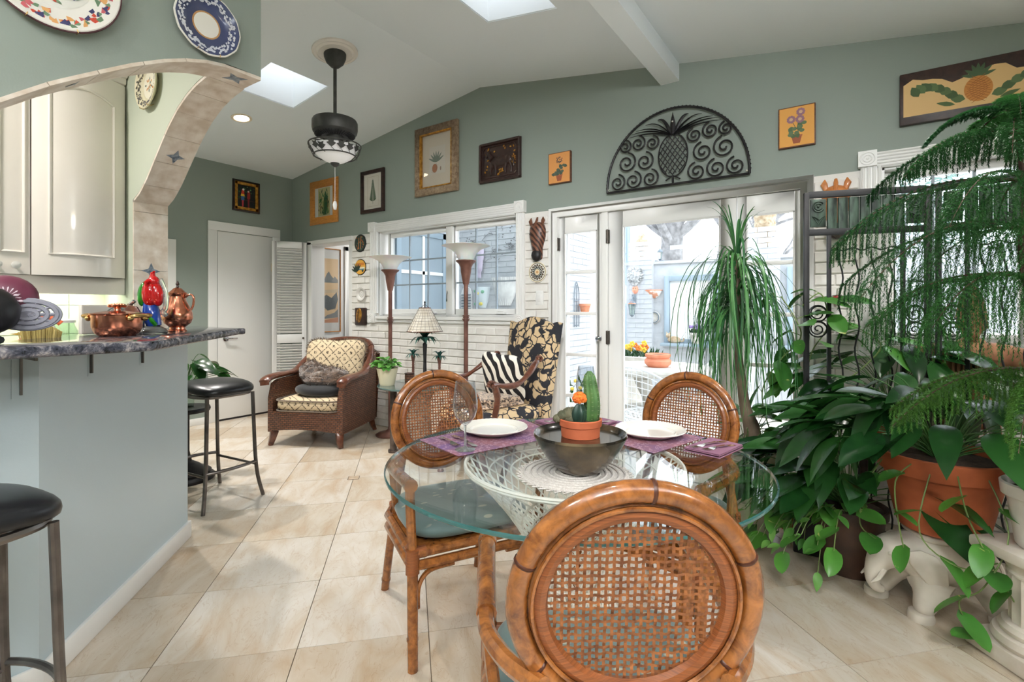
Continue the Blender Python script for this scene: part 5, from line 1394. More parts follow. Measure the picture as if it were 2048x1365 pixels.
b.add([*[(x,y-.02,z) for x,y,z,t_ in bk], *[(x,y-.10,t_) for x,y,z,t_ in bk], *[(x,y-.05,t_) for x,y,z,t_ in bk], *[(x,y+.04,.3) for x,y,z,t_ in bk]], [(i,i+1,n+2+i,n+1+i) for i in range(n)]+[(n+1+i,n+2+i,2*n+3+i,2*n+2+i) for i in range(n)]+[(2*n+2+i,2*n+3+i,3*n+4+i,3*n+3+i) for i in range(n)])
b.box((-W2+.03,-.30,.14),(W2-.03,D2-.06,.29))
b.build('wicker_body', M['wicker'], ax_)
for s in (-1,1):
    b = MB(); pts = smooth_path([(s*(W2+.005),.375,.535),(s*(W2+.01),.36,.58),(s*(W2+.01),.25,.60),(s*(W2+.005),.06,.602),(s*(W2),-.06,.612),(s*(W2-.01),-.16,.665),(s*(W2-.03),-.27,.75),(s*(W2-.07),-.37,.83)],4)
    rr = [.042]*3+[.052]*8+[.045]*6+[.038]*5+[.03]*10; b.tube(pts, rr[:len(pts)]+[.028]*max(0,len(pts)-len(rr)), 12, flat=.55); b.build('arm_rail', M['mahogany'], ax_)
    b = MB(); b.tube([(s*(W2-.045),D2-.05,.13),(s*(W2-.035),D2-.035,.06),(s*(W2-.02),D2-.025,0)], [.046,.036,.028], 4); b.build('leg', M['mahogany'], ax_, bevel=.004)
    b = MB(); b.tube([(s*(W2-.05),-.30,.15),(s*(W2-.04),-.33,.06),(s*(W2-.03),-.36,0)], [.040,.032,.026], 4); b.build('leg', M['mahogany'], ax_, bevel=.004)
b = MB(); b.tube(smooth_path([(-(W2-.07),-.37,.83),(-.2,-.44,.88),(0,-.47,.90),(.2,-.44,.88),(W2-.07,-.37,.83)],6), .03, 10, flat=.8); b.build('back_rail', M['mahogany'], ax_)
b = MB(); cushion(b, (0,.035,.355), (W2-.055,.325,.065), .3, .3); sc_ = b.build('seat_cushion', M['toile'], ax_)
b = MB()
for z in (.31,.40): b.tube([((W2-.05)*spow(cos(2*PI*i/60),.3),.035+.322*spow(sin(2*PI*i/60),.3),z) for i in range(60)], .007, 6, closed=True)
b.build('cord_piping', M['fringe'], sc_)
T_ = ax_.location.to_2d(); 
def on_chair(x, y, z):
    w = ax_.rotation_euler.z; return (ax_.location.x+x*cos(w)-y*sin(w), ax_.location.y+x*sin(w)+y*cos(w), z)
r = thing('throw_pillow', 'beige palm-print pillow with a fringed edge against the wicker chair back', 'pillow', on_chair(.03,-.23,.70), ax_.rotation_euler.z); r.rotation_euler = (rad(16),0,ax_.rotation_euler.z)
b = MB()
def pil(hx, hz, d):
    def fn(u, v):
        x = hx*spow(cos(u),.55)*spow(sin(v),.55); z = hz*spow(sin(u),.55)*spow(sin(v),.55); y = d*spow(cos(v),1.0)
        k = 1+.10*(abs(x)/hx)*(abs(z)/hz); return Vector((x*k, y, z*k - (.03*(1-(x/hx)**2) if z > 0 else 0)))
    return fn
blobby(b, pil(.30,.225,.08), 48, 14); b.build('pillow_body', M['toile'], r)
b = MB()
for i in range(420):
    w = 2*PI*i/420; x = .30*spow(cos(w),.5); z = .225*spow(sin(w),.5); k = 1+.10*(abs(x)/.30)*(abs(z)/.225); x *= k; z = z*k-(.03*(1-(x/.33)**2) if z > 0 else 0)
    d = Vector((cos(w)+rnd.uniform(-.7,.7), rnd.uniform(-.9,.9), sin(w)+rnd.uniform(-.7,.7))).normalized()*rnd.uniform(.022,.045); p = Vector((x*.97,0,z*.97)); s_ = Vector((-d.z,0,d.x)).normalized()*.0035
    b.add([p-s_, p+s_, p+d], [(0,1,2)]); d2 = Vector((d.x,-d.y,d.z)); b.add([p-s_, p+d2, p+s_], [(0,1,2)])
b.build('fringe', M['fringe'], r, smooth=False)
r = thing('black_cushion', 'round flat black cushion on the wicker chair seat', 'cushion', on_chair(-.02,.10,.468), ax_.rotation_euler.z)
b = MB(); blobby(b, lambda u,v: Vector((.235*cos(u)*spow(sin(v),.5)*(1+.03*cos(3*u)), .19*sin(u)*spow(sin(v),.5), .052*spow(cos(v),.8)+.006*sin(2*u)*sin(v))), 36, 14); b.build('cushion_body', M['black_cloth'], r)
r = thing('fur_throw', 'bunched animal-print fur throw heaped on the black cushion', 'throw', on_chair(-.02,.04,.585), ax_.rotation_euler.z)
b = MB()
def lump(c, s, sd):
    def fn(u, v):
        k = 1+.10*sin(3*u+sd)*sin(v)+.07*sin(5*u+2*v+sd)+.05*sin(7*v+sd*2); return Vector((c[0]+s[0]*k*cos(u)*sin(v), c[1]+s[1]*k*sin(u)*sin(v), c[2]+s[2]*k*cos(v)))
    return fn
for c, s, sd in (((-.08,.03,-.005),(.175,.13,.085),.4),((.07,.0,.0),(.15,.12,.09),1.9),((.20,-.10,.02),(.12,.10,.10),3.1),((.0,.10,-.03),(.16,.08,.04),4.4)): blobby(b, lump(c,s,sd), 30, 16)
o = b.build('throw_body', M['fur'], r); me = o.data; b = MB()
for p in me.polygons:
    if rnd.random() < .55: 
        c0 = p.center; nn = p.normal; d = (nn+Vector((rnd.uniform(-.8,.8),rnd.uniform(-.8,.8),rnd.uniform(-.8,.8)))).normalized()*rnd.uniform(.015,.03); s_ = nn.orthogonal().normalized()*.003
        for q in range(2): off = Vector((rnd.uniform(-.012,.012),rnd.uniform(-.012,.012),rnd.uniform(-.012,.012))); b.add([c0+off-s_, c0+off+s_, c0+off+d], [(0,1,2)])
b.build('fur_pile', M['fur'], r, smooth=False)

# ---------------------------------------------------------------- carved armchair in damask
dx_ = thing('damask_armchair', 'high-backed carved armchair in black and tan leaf damask', 'armchair', (-2.20,2.99,0), rz_of(-.28,-.96))
b = MB()                                          # camel back: outline in x,z, padded
def camel(x): return 1.10+.055*max(0, cos(x/.27*PI*.62))**1.6 + (.018*math.exp(-((abs(x)-.27)/.03)**2))
nx, nz_ = 20, 18; T4 = Matrix.Translation((0,-.235,0)) @ Matrix.Rotation(rad(9),4,'X') 
def bk_(side):
    def fn(u, v):
        x = (-1+2*u)*(.245+.03*v); z = .40+(camel((-1+2*u)*.275)-.40)*v; pad = .045*(1-(abs(-1+2*u))**4)*(1-(2*v-1)**6)
        return T4 @ Vector((x, (.03+pad) if side > 0 else -.035-.3*pad, z-.0))
    return fn
f1, f2 = bk_(1), bk_(-1)
b.grid(lambda u,v: f1(1-u,v), nx, nz_); b.grid(f2, nx, nz_)
for e_ in range(4):
    vs = []; 
    for i in range(nz_+1 if e_ < 2 else nx+1):
        s = i/(nz_ if e_ < 2 else nx); uv = ((0,s),(1,s),(s,0),(s,1))[e_]; vs += [f1(*uv), f2(*uv)]
    b.add(vs, [((2*i,2*i+1,2*i+3,2*i+2) if e_ in (0,3) else (2*i,2*i+2,2*i+3,2*i+1)) for i in range(len(vs)//2-1)])
b.build('upholstered_back', M['damask'], dx_)
b = MB(); cushion(b, (0,.05,.44), (.29,.29,.075), .3, .35); b.build('upholstered_seat', M['damask'], dx_)
b = MB(); b.box((-.27,-.22,.32),(.27,.30,.385)); b.build('seat_rail', M['mahogany'], dx_, bevel=.012)
for s in (-1,1):
    b = MB(); pts = smooth_path([(s*.255,-.20,.83),(s*.275,-.15,.80),(s*.30,-.06,.735),(s*.31,.04,.685),(s*.305,.14,.68),(s*.30,.215,.70),(s*.30,.25,.70)],6)
    b.tube(pts, [.017+.009*abs(sin(i*.22)) for i in range(len(pts))], 12, flat=.8)
    for k in range(14): 
        w = k*.5; q = .034*(1-k/15); b.ell((s*.30, .245+q*cos(w), .695+q*sin(w)), (.022,.010,.010), 8, 6)
    for k in range(10): w = k*.55; q = .030*(1-k/12); b.ell((s*.25, -.225+q*cos(w), .835+q*sin(w)), (.02,.010,.010), 8, 6)
    b.build('scrolled_arm', M['mahogany'], dx_)
    b = MB(); b.tube(smooth_path([(s*.298,.225,.69),(s*.285,.19,.60),(s*.275,.20,.50),(s*.272,.235,.40),(s*.268,.25,.33)],5), [.024]*5+[.021]*8+[.025]*8, 12); b.build('arm_post', M['mahogany'], dx_)
    b = MB(); b.tube(smooth_path([(s*.255,.27,.36),(s*.265,.295,.25),(s*.25,.275,.12),(s*.255,.30,.03),(s*.255,.305,0)],5), [.040]*5+[.030]*6+[.019]*6+[.024]*4, 12); b.build('leg', M['mahogany'], dx_)
    b = MB(); b.tube([(s*.235,-.21,.36),(s*.235,-.25,.15),(s*.235,-.29,0)], [.028,.024,.020], 10); b.build('leg', M['mahogany'], dx_)
def on_d(x, y, z):
    w = dx_.rotation_euler.z; return (dx_.location.x+x*cos(w)-y*sin(w), dx_.location.y+x*sin(w)+y*cos(w), z)
r = thing('zebra_pillow', 'square zebra-striped pillow leaning in the damask armchair', 'pillow', on_d(-.03,-.06,.70), 0); r.rotation_euler = (rad(14),rad(4),dx_.rotation_euler.z+PI+rad(12))
b = MB(); blobby(b, lambda u,v: pil(.185,.20,.055)(u,v), 44, 14); b.build('pillow_body', M['zebra'], r)
r = thing('leopard_throw', 'folded leopard-print throw on the damask armchair seat', 'throw', on_d(.02,.06,.512), dx_.rotation_euler.z)
b = MB()
for k, (cx, cy, sx_, sy_, z) in enumerate(((0,0,.235,.20,.012),(.03,-.03,.20,.16,.036),(-.10,.02,.13,.15,.055))):
    cushion(b, (cx,cy,z), (sx_,sy_,.015), .25, .25)
b.tube([(-.20,-.14,.04),(-.22,0,.045),(-.20,.15,.04)], .026, 10)
b.build('folded_cloth', M['leopard'], r)

# ---------------------------------------------------------------- lamps and side table
def torchiere(label, x, y, h):
    r = thing('floor_lamp', label, 'floor lamp', (x,y,0), 0, 'torchiere floor lamps')
    b = MB(); b.lathe([(0,0),(.135,0),(.138,.012),(.11,.028),(.05,.04),(.022,.06),(.02,.08),(0,.08)], 32); b.build('base', M['copperpole'], r)
    b = MB(); b.tube([(0,0,.06),(0,0,h-.28)], .0185, 14); z = h-.62
    for dz, q in ((0,.026),(.012,.032),(.026,.026),(.04,.029)): b.tube([(0,0,z+dz-.005),(0,0,z+dz+.005)], q, 16)
    b.build('pole', M['copperpole'], r)
    b = MB(); b.lathe([(0,h-.32),(.024,h-.32),(.034,h-.27),(.043,h-.215),(.046,h-.18),(.06,h-.15),(.085,h-.128),(.083,h-.12),(.05,h-.125),(0,h-.13)], 32); b.build('socket_cup', M['copperpole'], r)
    b = MB(); n = 72; prof = [(.06,-.125),(.068,-.10),(.085,-.065),(.12,-.032),(.165,-.010),(.20,0)]; vs = []; 
    for q, z in prof:
        for j in range(n): k = 1+.014*(1 if j%2 else -1)*(q/.2); vs.append((q*k*cos(2*PI*j/n), q*k*sin(2*PI*j/n), h+z))
    for q, z in prof[::-1]:
        for j in range(n): k = 1+.014*(1 if j%2 else -1)*(q/.2); vs.append((q*k*.97*cos(2*PI*j/n), q*k*.97*sin(2*PI*j/n), h+z+.004))
    b.add(vs, [(i*n+j, i*n+(j+1)%n, (i+1)*n+(j+1)%n, (i+1)*n+j) for i in range(2*len(prof)-1) for j in range(n)]); b.build('glass_shade', M['frosted'], r)
    return r
torchiere('copper-poled uplighter lamp with fluted white bowl nearer the corner', -3.66, 3.30, 1.70)
torchiere('copper-poled uplighter lamp with fluted white bowl nearer the doors', -2.66, 3.22, 1.728)
for lb, x, y, p in (('behind the viewer in the middle of the room',.1,-1.2,130),('behind the viewer across the room',2.0,-.2,130)):  # unseen uplighters added to brighten the ceiling
    r = torchiere('added fill uplighter '+lb, x, y, 1.75)
    l = bpy.data.lights.new('uplight_fill', 'SPOT'); l.energy = p*4; l.color = (.96,.98,1); l.spot_size = rad(125); l.spot_blend = .7; l.shadow_soft_size = .12
    o = bpy.data.objects.new('uplight_fill', l); C.objects.link(o); o.parent = r; o.location = (0,0,1.76); o.rotation_euler = (PI,0,0)
SX, SY, SZ = -2.97, 2.985, .585
r = thing('side_table', 'round glass side table on a stone column between the two armchairs', 'table', (SX,SY,0))
b = MB(); b.lathe([(0,SZ-.014),(.33,SZ-.014),(.334,SZ-.007),(.33,SZ),(0,SZ)], 48); b.build('glass_top', mat('dark_table_glass', (70,92,90), .08, coat=.3), r)
b = MB(); b.lathe([(.16,0),(.16,.05),(.13,.07),(.105,.10),(.10,.46),(.12,.50),(.15,.53),(.15,.571),(0,.571)], 28); b.build('column', noisy('grey_stone', (120,118,112), (150,148,140), 12, .8), r)
b = MB(); b.tube([(-.235,-.06,0),(-.235,-.06,.571)], .03, 12); b.tube([(-.235,-.06,0),(-.235,-.06,.02)], .045, 12); b.build('leg', M['bronze'], r)
def palm_crown(b, c, n, L, w, droop=.6, up=.25, seg=6):
    c = Vector(c)
    for i in range(n):
        a = 2*PI*i/n+rnd.uniform(-.12,.12); d = Vector((cos(a),sin(a),0)); s = Vector((-sin(a),cos(a),0)); pts = []
        for k in range(seg+1):
            t = k/seg; pts.append(c+d*L*t+Vector((0,0,L*(up*sin(t*2.2)*1.6-droop*t*t))))
        for k in range(seg):
            w0, w1 = w*sin(PI*(.12+.88*k/seg)), w*sin(PI*(.12+.88*(k+1)/seg)); ext(b, [pts[k]-s*w0, pts[k]+s*w0, pts[k+1]+s*w1, pts[k+1]-s*w1], (0,0,.003))
r = thing('palm_lamp', 'table lamp with a green metal palm stem and pale shell shade', 'table lamp', (-2.90,2.985,SZ))
b = MB(); b.lathe([(0,0),(.075,0),(.078,.012),(.05,.03),(.02,.05),(.016,.08),(.013,.20),(.017,.30),(.019,.33),(.010,.345),(0,.35)], 20); b.tube([(0,0,.34),(0,0,.66)], .005, 8); b.build('stem', M['iron'], r)
b = MB(); palm_crown(b, (0,0,.345), 9, .125, .016, .55, .35); palm_crown(b, (0,0,.365), 7, .09, .014, .1, .5); b.build('palm_leaves', M['palmgreen'], r)
b = MB(); n = 8
for j in range(n):
    for q in (0,):
        pass
b.lathe([(.143,.435),(.046,.628),(.042,.628),(.139,.435)], 40); b.f = [f for f in b.f if len(f) < 30]; b.m = b.m[:len(b.f)]; b.build('shade', M['capiz'], r)
b = MB()
for k in range(1,9): z = .435+.193*k/9; q = .1445-.097*k/9; b.tube([(q*cos(2*PI*i/40),q*sin(2*PI*i/40),z) for i in range(40)], .0009, 4, closed=True)
for j in range(24): w = 2*PI*j/24; b.tube([(.144*cos(w),.144*sin(w),.437),(.047*cos(w),.047*sin(w),.627)], .0009, 4)
b.build('shade_seam', M['bronze'], r)
b = MB(); b.tube([(.144*cos(2*PI*i/48),.144*sin(2*PI*i/48),.436) for i in range(48)], .0045, 6, closed=True); b.tube([(.0465*cos(2*PI*i/32),.0465*sin(2*PI*i/32),.628) for i in range(32)], .004, 6, closed=True); b.build('shade_trim', M['mahogany'], r)
b = MB(); b.ell((0,0,.672),(.008,.008,.012), 10, 8); b.tube([(.045,0,.63),(0,0,.66),(-.045,0,.63)], .002, 5); b.build('finial', M['iron'], r)
def palm_stick(label, x, y, h, z0):
    r = thing('palm_candlestick', label, 'candlestick', (x,y,z0), 0, 'metal palm candlesticks')
    b = MB(); b.lathe([(0,0),(.04,0),(.042,.008),(.015,.02),(.011,.05),(.010,h-.05),(.016,h-.02),(.02,h),(.014,h+.012),(0,h+.012)], 16)
    for k in range(int(h/.02)-2): z = .04+.02*k; b.tube([(0,0,z),(0,0,z+.005)], .0125, 10)
    b.build('trunk', M['copperpole'], r)
    b = MB(); palm_crown(b, (0,0,h), 9, .065, .009, .6, .3); palm_crown(b, (0,0,h+.008), 6, .055, .008, -.1, .5); b.build('palm_leaves', M['palmgreen'], r)
palm_stick('metal palm candlestick behind the cream flowerpot', -3.12, 3.07, .215, SZ)
palm_stick('metal palm candlestick between the shaded lamp and the pole lamp', -2.80, 3.05, .215, SZ)
r = thing('wicker_cup', 'small dark wicker cup beside the flowerpot on the glass side table', 'cup', (-2.99,2.90,SZ))
b = MB(); b.lathe([(0,0),(.036,0),(.038,.05),(.037,.095),(.033,.095),(.033,.01),(0,.01)], 20); b.build('cup_wall', M['wicker'], r)
b = MB(); b.tube([(.037*cos(2*PI*i/28),.037*sin(2*PI*i/28),.095) for i in range(28)], .004, 6, closed=True); b.build('braided_rim', M['darkwood'], r)

# ---------------------------------------------------------------- bar stools
def bar_stool(label, x, y, rz):
    r = thing('bar_stool', label, 'stool', (x,y,0), rz, 'black seated bar stools')
    b = MB()
    def fn(u, v):
        q = spow(sin(v),.35); X = .235*spow(cos(u),.55)*q; Y = .185*spow(sin(u),.55)*q; z = .033*spow(cos(v),.7)
        return Vector((X, Y,   .698+z+.05*(1-(X/.235)**2)*.6-.012*(Y/.185)**2))
    blobby(b, fn, 44, 14); b.build('seat_pad', M['black_leather'], r)
    b = MB(); b.tube([(.205*spow(cos(2*PI*i/48),.5),.158*spow(sin(2*PI*i/48),.5),.672) for i in range(48)], .012, 8, closed=True); b.build('seat_frame', M['gunmetal'], r)
    for sx_ in (-1,1):
        for sy_ in (-1,1):
            b = MB(); b.tube(smooth_path([(sx_*.192,sy_*.145,.674),(sx_*.196,sy_*.150,.5),(sx_*.202,sy_*.158,.26),(sx_*.212,sy_*.170,.12),(sx_*.232,sy_*.192,0)],5), .0115, 10); b.build('leg', M['gunmetal'], r)
    b = MB()
    for sy_ in (-1,1): b.tube([(-.205,sy_*.160,.205),(.205,sy_*.160,.205)], .008, 8)
    for sx_ in (-1,1): b.tube(bez((sx_*.205,-.16,.225),(sx_*.28,0,.235),(sx_*.205,.16,.225),10), .010, 8)
    b.build('foot_rail', M['gunmetal'], r); return r
s1 = bar_stool('bar stool with black padded seat standing past the end of the half wall', -3.375,1.560, rad(6))
s2 = copy_tree(s1); s2.location = (-1.755,.175,-.0); s2.rotation_euler = (0,0,rad(98)); s2['label'] = 'nearest bar stool, its black seat cut off at the picture edge'
r = thing('pedestal_base', 'black moulded round pedestal foot behind the bar stool', 'pedestal', (-3.905,1.615,0))
b = MB(); b.lathe([(0,0),(.19,0),(.195,.02),(.18,.035),(.165,.04),(.17,.055),(.15,.07),(.12,.08),(.10,.10),(.05,.13),(.035,.2),(.035,.48),(0,.48)], 36); b.build('turned_foot', M['iron'], r)
b = MB(); b.lathe([(0,.48),(.16,.48),(.165,.495),(.16,.51),(0,.51)], 36); b.build('top_disc', M['iron'], r)
# ---------------------------------------------------------------- bar counter and what stands on it
r = thing('granite_counter', 'dark blue-grey granite bar top wrapping the arch corner', 'countertop', (0,0,0))
tip = [(-2.70+.03*cos(a),1.385+.03*sin(a)) for a in [rad(x) for x in (-20,20,60,100,140)]]
b = MB(); b.prism([(-1.835,-1.8),(-1.835,.665),(-1.85,.69)]+tip+[(-3.25,1.43),(-3.25,1.165),(-3.02,1.165),(-3.02,1.028),(-2.67,.734),(-2.245,.42),(-2.245,-1.8)], 1.068, 1.1)
b.build('slab', M['granite'], r, bevel=.010, bseg=3)
for i, (px, py) in enumerate(((-2.112,.42),(-2.30,.64),(-2.56,.89))):
    t_ = thing('bar_bracket', ('steel bar bracket nearest the viewer under the granite','steel bar bracket under the copper pot','steel bar bracket under the copper teapot')[i], 'bracket', (px,py,1.068), (0 if i == 0 else rad(45)), 'brackets under the bar top')
    b = MB(); b.box((0,-.003,-.016),(.17,.003,0)); b.box((0,-.003,-.13),(.012,.003,0)) if i == 0 else b.box((.0,-.003,-.10),(.012,.003,0)); b.build('arm', M['gunmetal'], t_)
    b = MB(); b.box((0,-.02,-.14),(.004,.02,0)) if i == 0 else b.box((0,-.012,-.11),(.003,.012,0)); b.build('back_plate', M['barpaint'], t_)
r = thing('copper_pot', 'lidded copper casserole with brass handles on the granite bar', 'pot', (-2.318,.730,1.1), rad(35))
b = MB(); b.lathe([(0,0),(.055,0),(.07,.012),(.079,.035),(.081,.078),(.084,.080),(.082,.082),(.077,.079),(.075,.035),(.055,.006),(0,.005)], 40); b.build('body', M['copper'], r)
b = MB(); b.lathe([(.086,.081),(.087,.085),(.05,.092),(.02,.096),(0,.097)], 40); o = b.build('lid', M['copper'], r)
b = MB(); b.lathe([(0,.094),(.012,.095),(.010,.104),(.014,.112)], 12)
for i in range(26): w = i*2.4; q = .024*math.sqrt(i/26); b.ell((q*cos(w),q*sin(w),.120-.25*q),(.009,.007,.007), 7, 5)
b.build('lid_knob', M['copper'], o)
for s in (-1,1):
    b = MB(); b.tube(smooth_path([(s*.075,-.038,.072),(s*.098,-.036,.076),(s*.116,0,.078),(s*.098,.036,.076),(s*.075,.038,.072)],5), .0075, 8); b.ell((s*.078,-.038,.068),(.01,.014,.012), 8, 6); b.ell((s*.078,.038,.068),(.01,.014,.012), 8, 6); b.build('handle', M['brass'], r)
r = thing('copper_teapot', 'copper coffee pot with dark finial at the end of the bar', 'teapot', (-2.515,1.015,1.1), rad(38))
b = MB(); b.lathe([(0,0),(.036,0),(.037,.006),(.031,.012),(.03,.02),(.036,.026),(.052,.04),(.060,.062),(.058,.085),(.046,.115),(.034,.14),(.031,.158),(.036,.168),(.034,.170),(.0,.168)], 40); b.build('body', M['copper'], r)
b = MB(); b.lathe([(.037,.169),(.038,.174),(.028,.182),(.016,.195),(.006,.2),(0,.201)], 28); o = b.build('lid', M['copper'], r)
b = MB(); b.lathe([(0,.199),(.006,.201),(.004,.208),(.008,.214),(.005,.222),(.003,.228),(0,.230)], 12); b.build('finial', M['darkwood'], o)
b = MB(); b.tube(smooth_path([(.034,0,.155),(.055,0,.168),(.07,0,.155),(.068,0,.12),(.058,0,.098)],6), .006, 8, flat=.7); b.build('handle', M['copper'], r)
b = MB(); b.tube(smooth_path([(-.045,-.01,.06),(-.066,-.012,.072),(-.076,-.014,.092),(-.088,-.016,.10)],5), [.016,.015,.014,.013,.012]+[.011]*11, 10); b.build('spout', M['copper'], r)
r = thing('glass_parrot', 'art glass parrot in red, green and blue on a clear base', 'figurine', (-2.395,.872,1.1), rad(35))
gr, gg, gb, gc = (mat(n_, c_, .05, trans=.35, coat=.5) for n_, c_ in (('red_glass',(210,16,20)),('green_glass',(36,140,30)),('blue_glass',(30,70,170)),('clear_solid_glass',(232,238,238))))
gc.node_tree.nodes['Principled BSDF'].inputs['Transmission Weight'].default_value = .85
b = MB(); b.lathe([(0,0),(.052,0),(.056,.008),(.05,.018),(.036,.028),(.022,.034),(0,.036)], 32); b.build('glass_base', gc, r)
b = MB(); b.tube(smooth_path([(.01,0,.03),(.0,0,.07),(-.006,0,.12),(0,0,.16)],5), [.026,.027,.028,.029,.03,.031,.031,.031,.03,.028,.026,.024,.022,.02,.018,.016], 16); b.build('tail', gb, r)
b = MB(); b.tube(smooth_path([(.026,-.012,.034),(.012,-.022,.06),(-.005,-.02,.1)],5), [.006,.009,.01,.01,.01,.009,.008,.007,.006,.004,.003], 8); b.build('tail_stripe', gg, r)
b = MB(); b.ell((0,-.012,.165),(.030,.026,.055), 20, 14); b.ell((.024,-.008,.165),(.026,.024,.052), 20, 14, Matrix.Rotation(rad(-10),3,'Y')); b.build('body', gr, r)
b = MB(); b.ell((-.032,-.004,.165),(.020,.022,.052), 18, 12, Matrix.Rotation(rad(8),3,'Y')); b.build('wing', gg, r)
b = MB(); b.ell((.012,-.008,.215),(.022,.022,.024), 16, 12); b.tube([(.006,-.03,.216),(.004,-.044,.208),(.008,-.046,.196)], [.010,.007,.002], 8); b.tube(smooth_path([(.004,0,.23),(0,.004,.247),(.008,.002,.258)],4), [.012]*3+[.009]*3+[.005]*3, 8); b.build('head', gr, r)
b = MB(); b.tube(smooth_path([(.03,.005,.225),(.052,.004,.17),(.056,0,.11),(.046,0,.09),(.058,0,.075)],5), .010, 10); b.build('clear_perch', gc, r)
# kitchen things behind the bar
r = thing('kitchen_counter', 'kitchen worktop under the lit splashback behind the bar', 'worktop', (0,0,0))
b = MB(); b.box((-3.43,-1.8,.88),(-2.80,YPb-.002,.914)); b.build('slab', M['granite'], r, bevel=.006); b = MB(); b.box((-3.43,-1.8,0),(-2.84,YPb-.002,.88)); b.build('base_units', M['cream'], r)
KZ = .914
def jar(label, x, y, h, R_, lid, content):
    r = thing('glass_jar', label, 'jar', (x,y,KZ)); b = MB()
    b.lathe([(0,0),(R_,0),(R_*1.02,.01),(R_*1.02,h-.05),(R_*.85,h-.025),(R_*.8,h-.012),(R_*.78,h-.012),(R_*.83,h-.027),(R_*.98,h-.052),(R_*.98,.008),(0,.006)], 28); b.build('jar_glass', M['clearglass'], r)
    b = MB(); b.lathe([(0,h-.012),(R_*.88,h-.012),(R_*.88,h),(R_*.5,h+.006),(0,h+.006)], 24); b.build('lid', lid, r)
    b = MB()
    for i in range(60): w = rnd.uniform(0,6.28); q = R_*.8*math.sqrt(rnd.random()); b.ell((q*cos(w),q*sin(w),rnd.uniform(.02,h*.62)),(.012,.009,.006), 6, 4, Matrix.Rotation(rnd.uniform(0,3),3,'X'))
    stuff(b.build('contents', content, r))
jar('low glass jar of brown nuts behind the bar', -3.10, .755, .235, .062, M['whiteglaze'], noisy('nuts', (96,56,34), (150,98,62), 30, .6))
jar('small glass jar half hidden behind the cream board', -3.19, .895, .20, .035, M['steel'], noisy('red_beans', (110,44,40), (150,80,70), 30, .5))
r = thing('spice_tin', 'slim glass with mustard-coloured contents beside the chicken figure', 'glass', (-2.98,.66,KZ)); b = MB(); b.lathe([(0,0),(.018,0),(.019,.21),(.017,.21),(.016,.006),(0,.006)], 16); b.build('glass_wall', M['clearglass'], r); b = MB(); b.lathe([(0,.006),(.0155,.006),(.0155,.165),(0,.165)], 14); b.build('contents', P((196,150,60)), r)
r = thing('chicken_ornament', 'white wooden chicken ornament with an orange comb behind the bar', 'ornament', (-3.0,.67,KZ), rad(70)); b = MB()
ext(b, [(-.06,0,0),(.06,0,0),(.065,0,.16),(.03,0,.225),(-.045,0,.245),(-.07,0,.20),(-.06,0,.12)], (0,.02,0)); b.build('body', M['white'], r, bevel=.005)
b = MB(); b.tube(smooth_path([(-.07,.01,.275),(-.045,.01,.255),(-.02,.01,.262),(0,.01,.248),(.03,.01,.245),(.06,.01,.222)],4), [.004]*4+[.012]*14+[.01]*3, 8, flat=1.2); b.build('comb', P((232,112,70)), r)
b = MB(); b.ell((-.03,-.003,.205),(.012,.006,.012), 12, 8); o = b.build('eye', M['whiteceramic'], r); b = MB(); b.ell((-.032,-.009,.205),(.005,.004,.006), 8, 6); b.build('pupil', M['iron'], o)
b = MB(); b.tube([(-.065,.01,.16),(-.085,.01,.13),(-.075,.01,.09)], [.008,.014,.008], 8); b.build('wattle', P((224,120,112)), r)
b = MB(); b.add([(-.07,.0,.21),(-.115,.01,.20),(-.07,.02,.19)],[(0,1,2)]); b.add([(-.07,.0,.185),(-.11,.01,.178),(-.07,.02,.172)],[(0,1,2)]); b.build('beak', P((236,206,60)), r)
b = MB(); b.box((.0,-.006,.02),(.018,-.001,.19)); b.build('stripe', P((110,60,90)), r)
r = thing('straw_whisk', 'bundle of straw bristles standing behind the black ladle', 'whisk', (-2.36,.52,1.02), rad(60)); b = MB()
for i in range(160):
    x = rnd.uniform(-.05,.05); y = rnd.uniform(-.015,.015); b.tube([(x*.45,y,-.10),(x*1.1,y*1.2,.11+.02*cos(x*40))], .0018, 4)
b.build('bristles', P((206,186,120)), r); b = MB(); b.tube([(-.04,0,-.02),(.04,0,-.02)], .007, 6); b.build('binding', P((226,140,110)), r)
r = thing('cream_board', 'cream board standing on edge behind the copper casserole', 'board', (-2.555,.745,1.1015), rad(20)); b = MB(); b.box((-.01,-.075,0),(.01,.075,.118)); b.build('board', M['cream'], r, bevel=.004); b = MB(); b.box((.0102,-.07,.005),(.0112,.07,.113)); b.build('board_face', M['cream'], r)
r = thing('steel_colander', 'round steel strainer hanging behind the copper casserole lid', 'strainer', (-2.50,.80,1.155), rad(35)); b = MB(); b.ell((0,0,0),(.052,.045,.056), 20, 14); b.build('bowl', M['steel'], r); b = MB(); b.tube([(.053*cos(2*PI*i/24),-.02,.056*sin(2*PI*i/24)) for i in range(24)], .003, 6, closed=True); b.tube([(0,0,-.05),(0,0,-.0535)], .03, 12); b.build('rim', M['steel'], r)
r = thing('pastry_brush', 'pale bristle brush leaning behind the copper casserole', 'brush', (-2.46,.815,1.12), rad(38)); b = MB()
for i in range(90): w = rnd.uniform(-.04,.04); y = rnd.uniform(-.008,.008); b.tube([(w*.35,y,.105-abs(w)*.3),(w*1.2-.01,y*1.5,-.012)], .0012, 3)
b.build('bristles', P((170,146,122)), r); b = MB(); b.tube([(0,0,.098),(.02,0,.115)], .008, 8); b.build('ferrule', M['steel'], r)
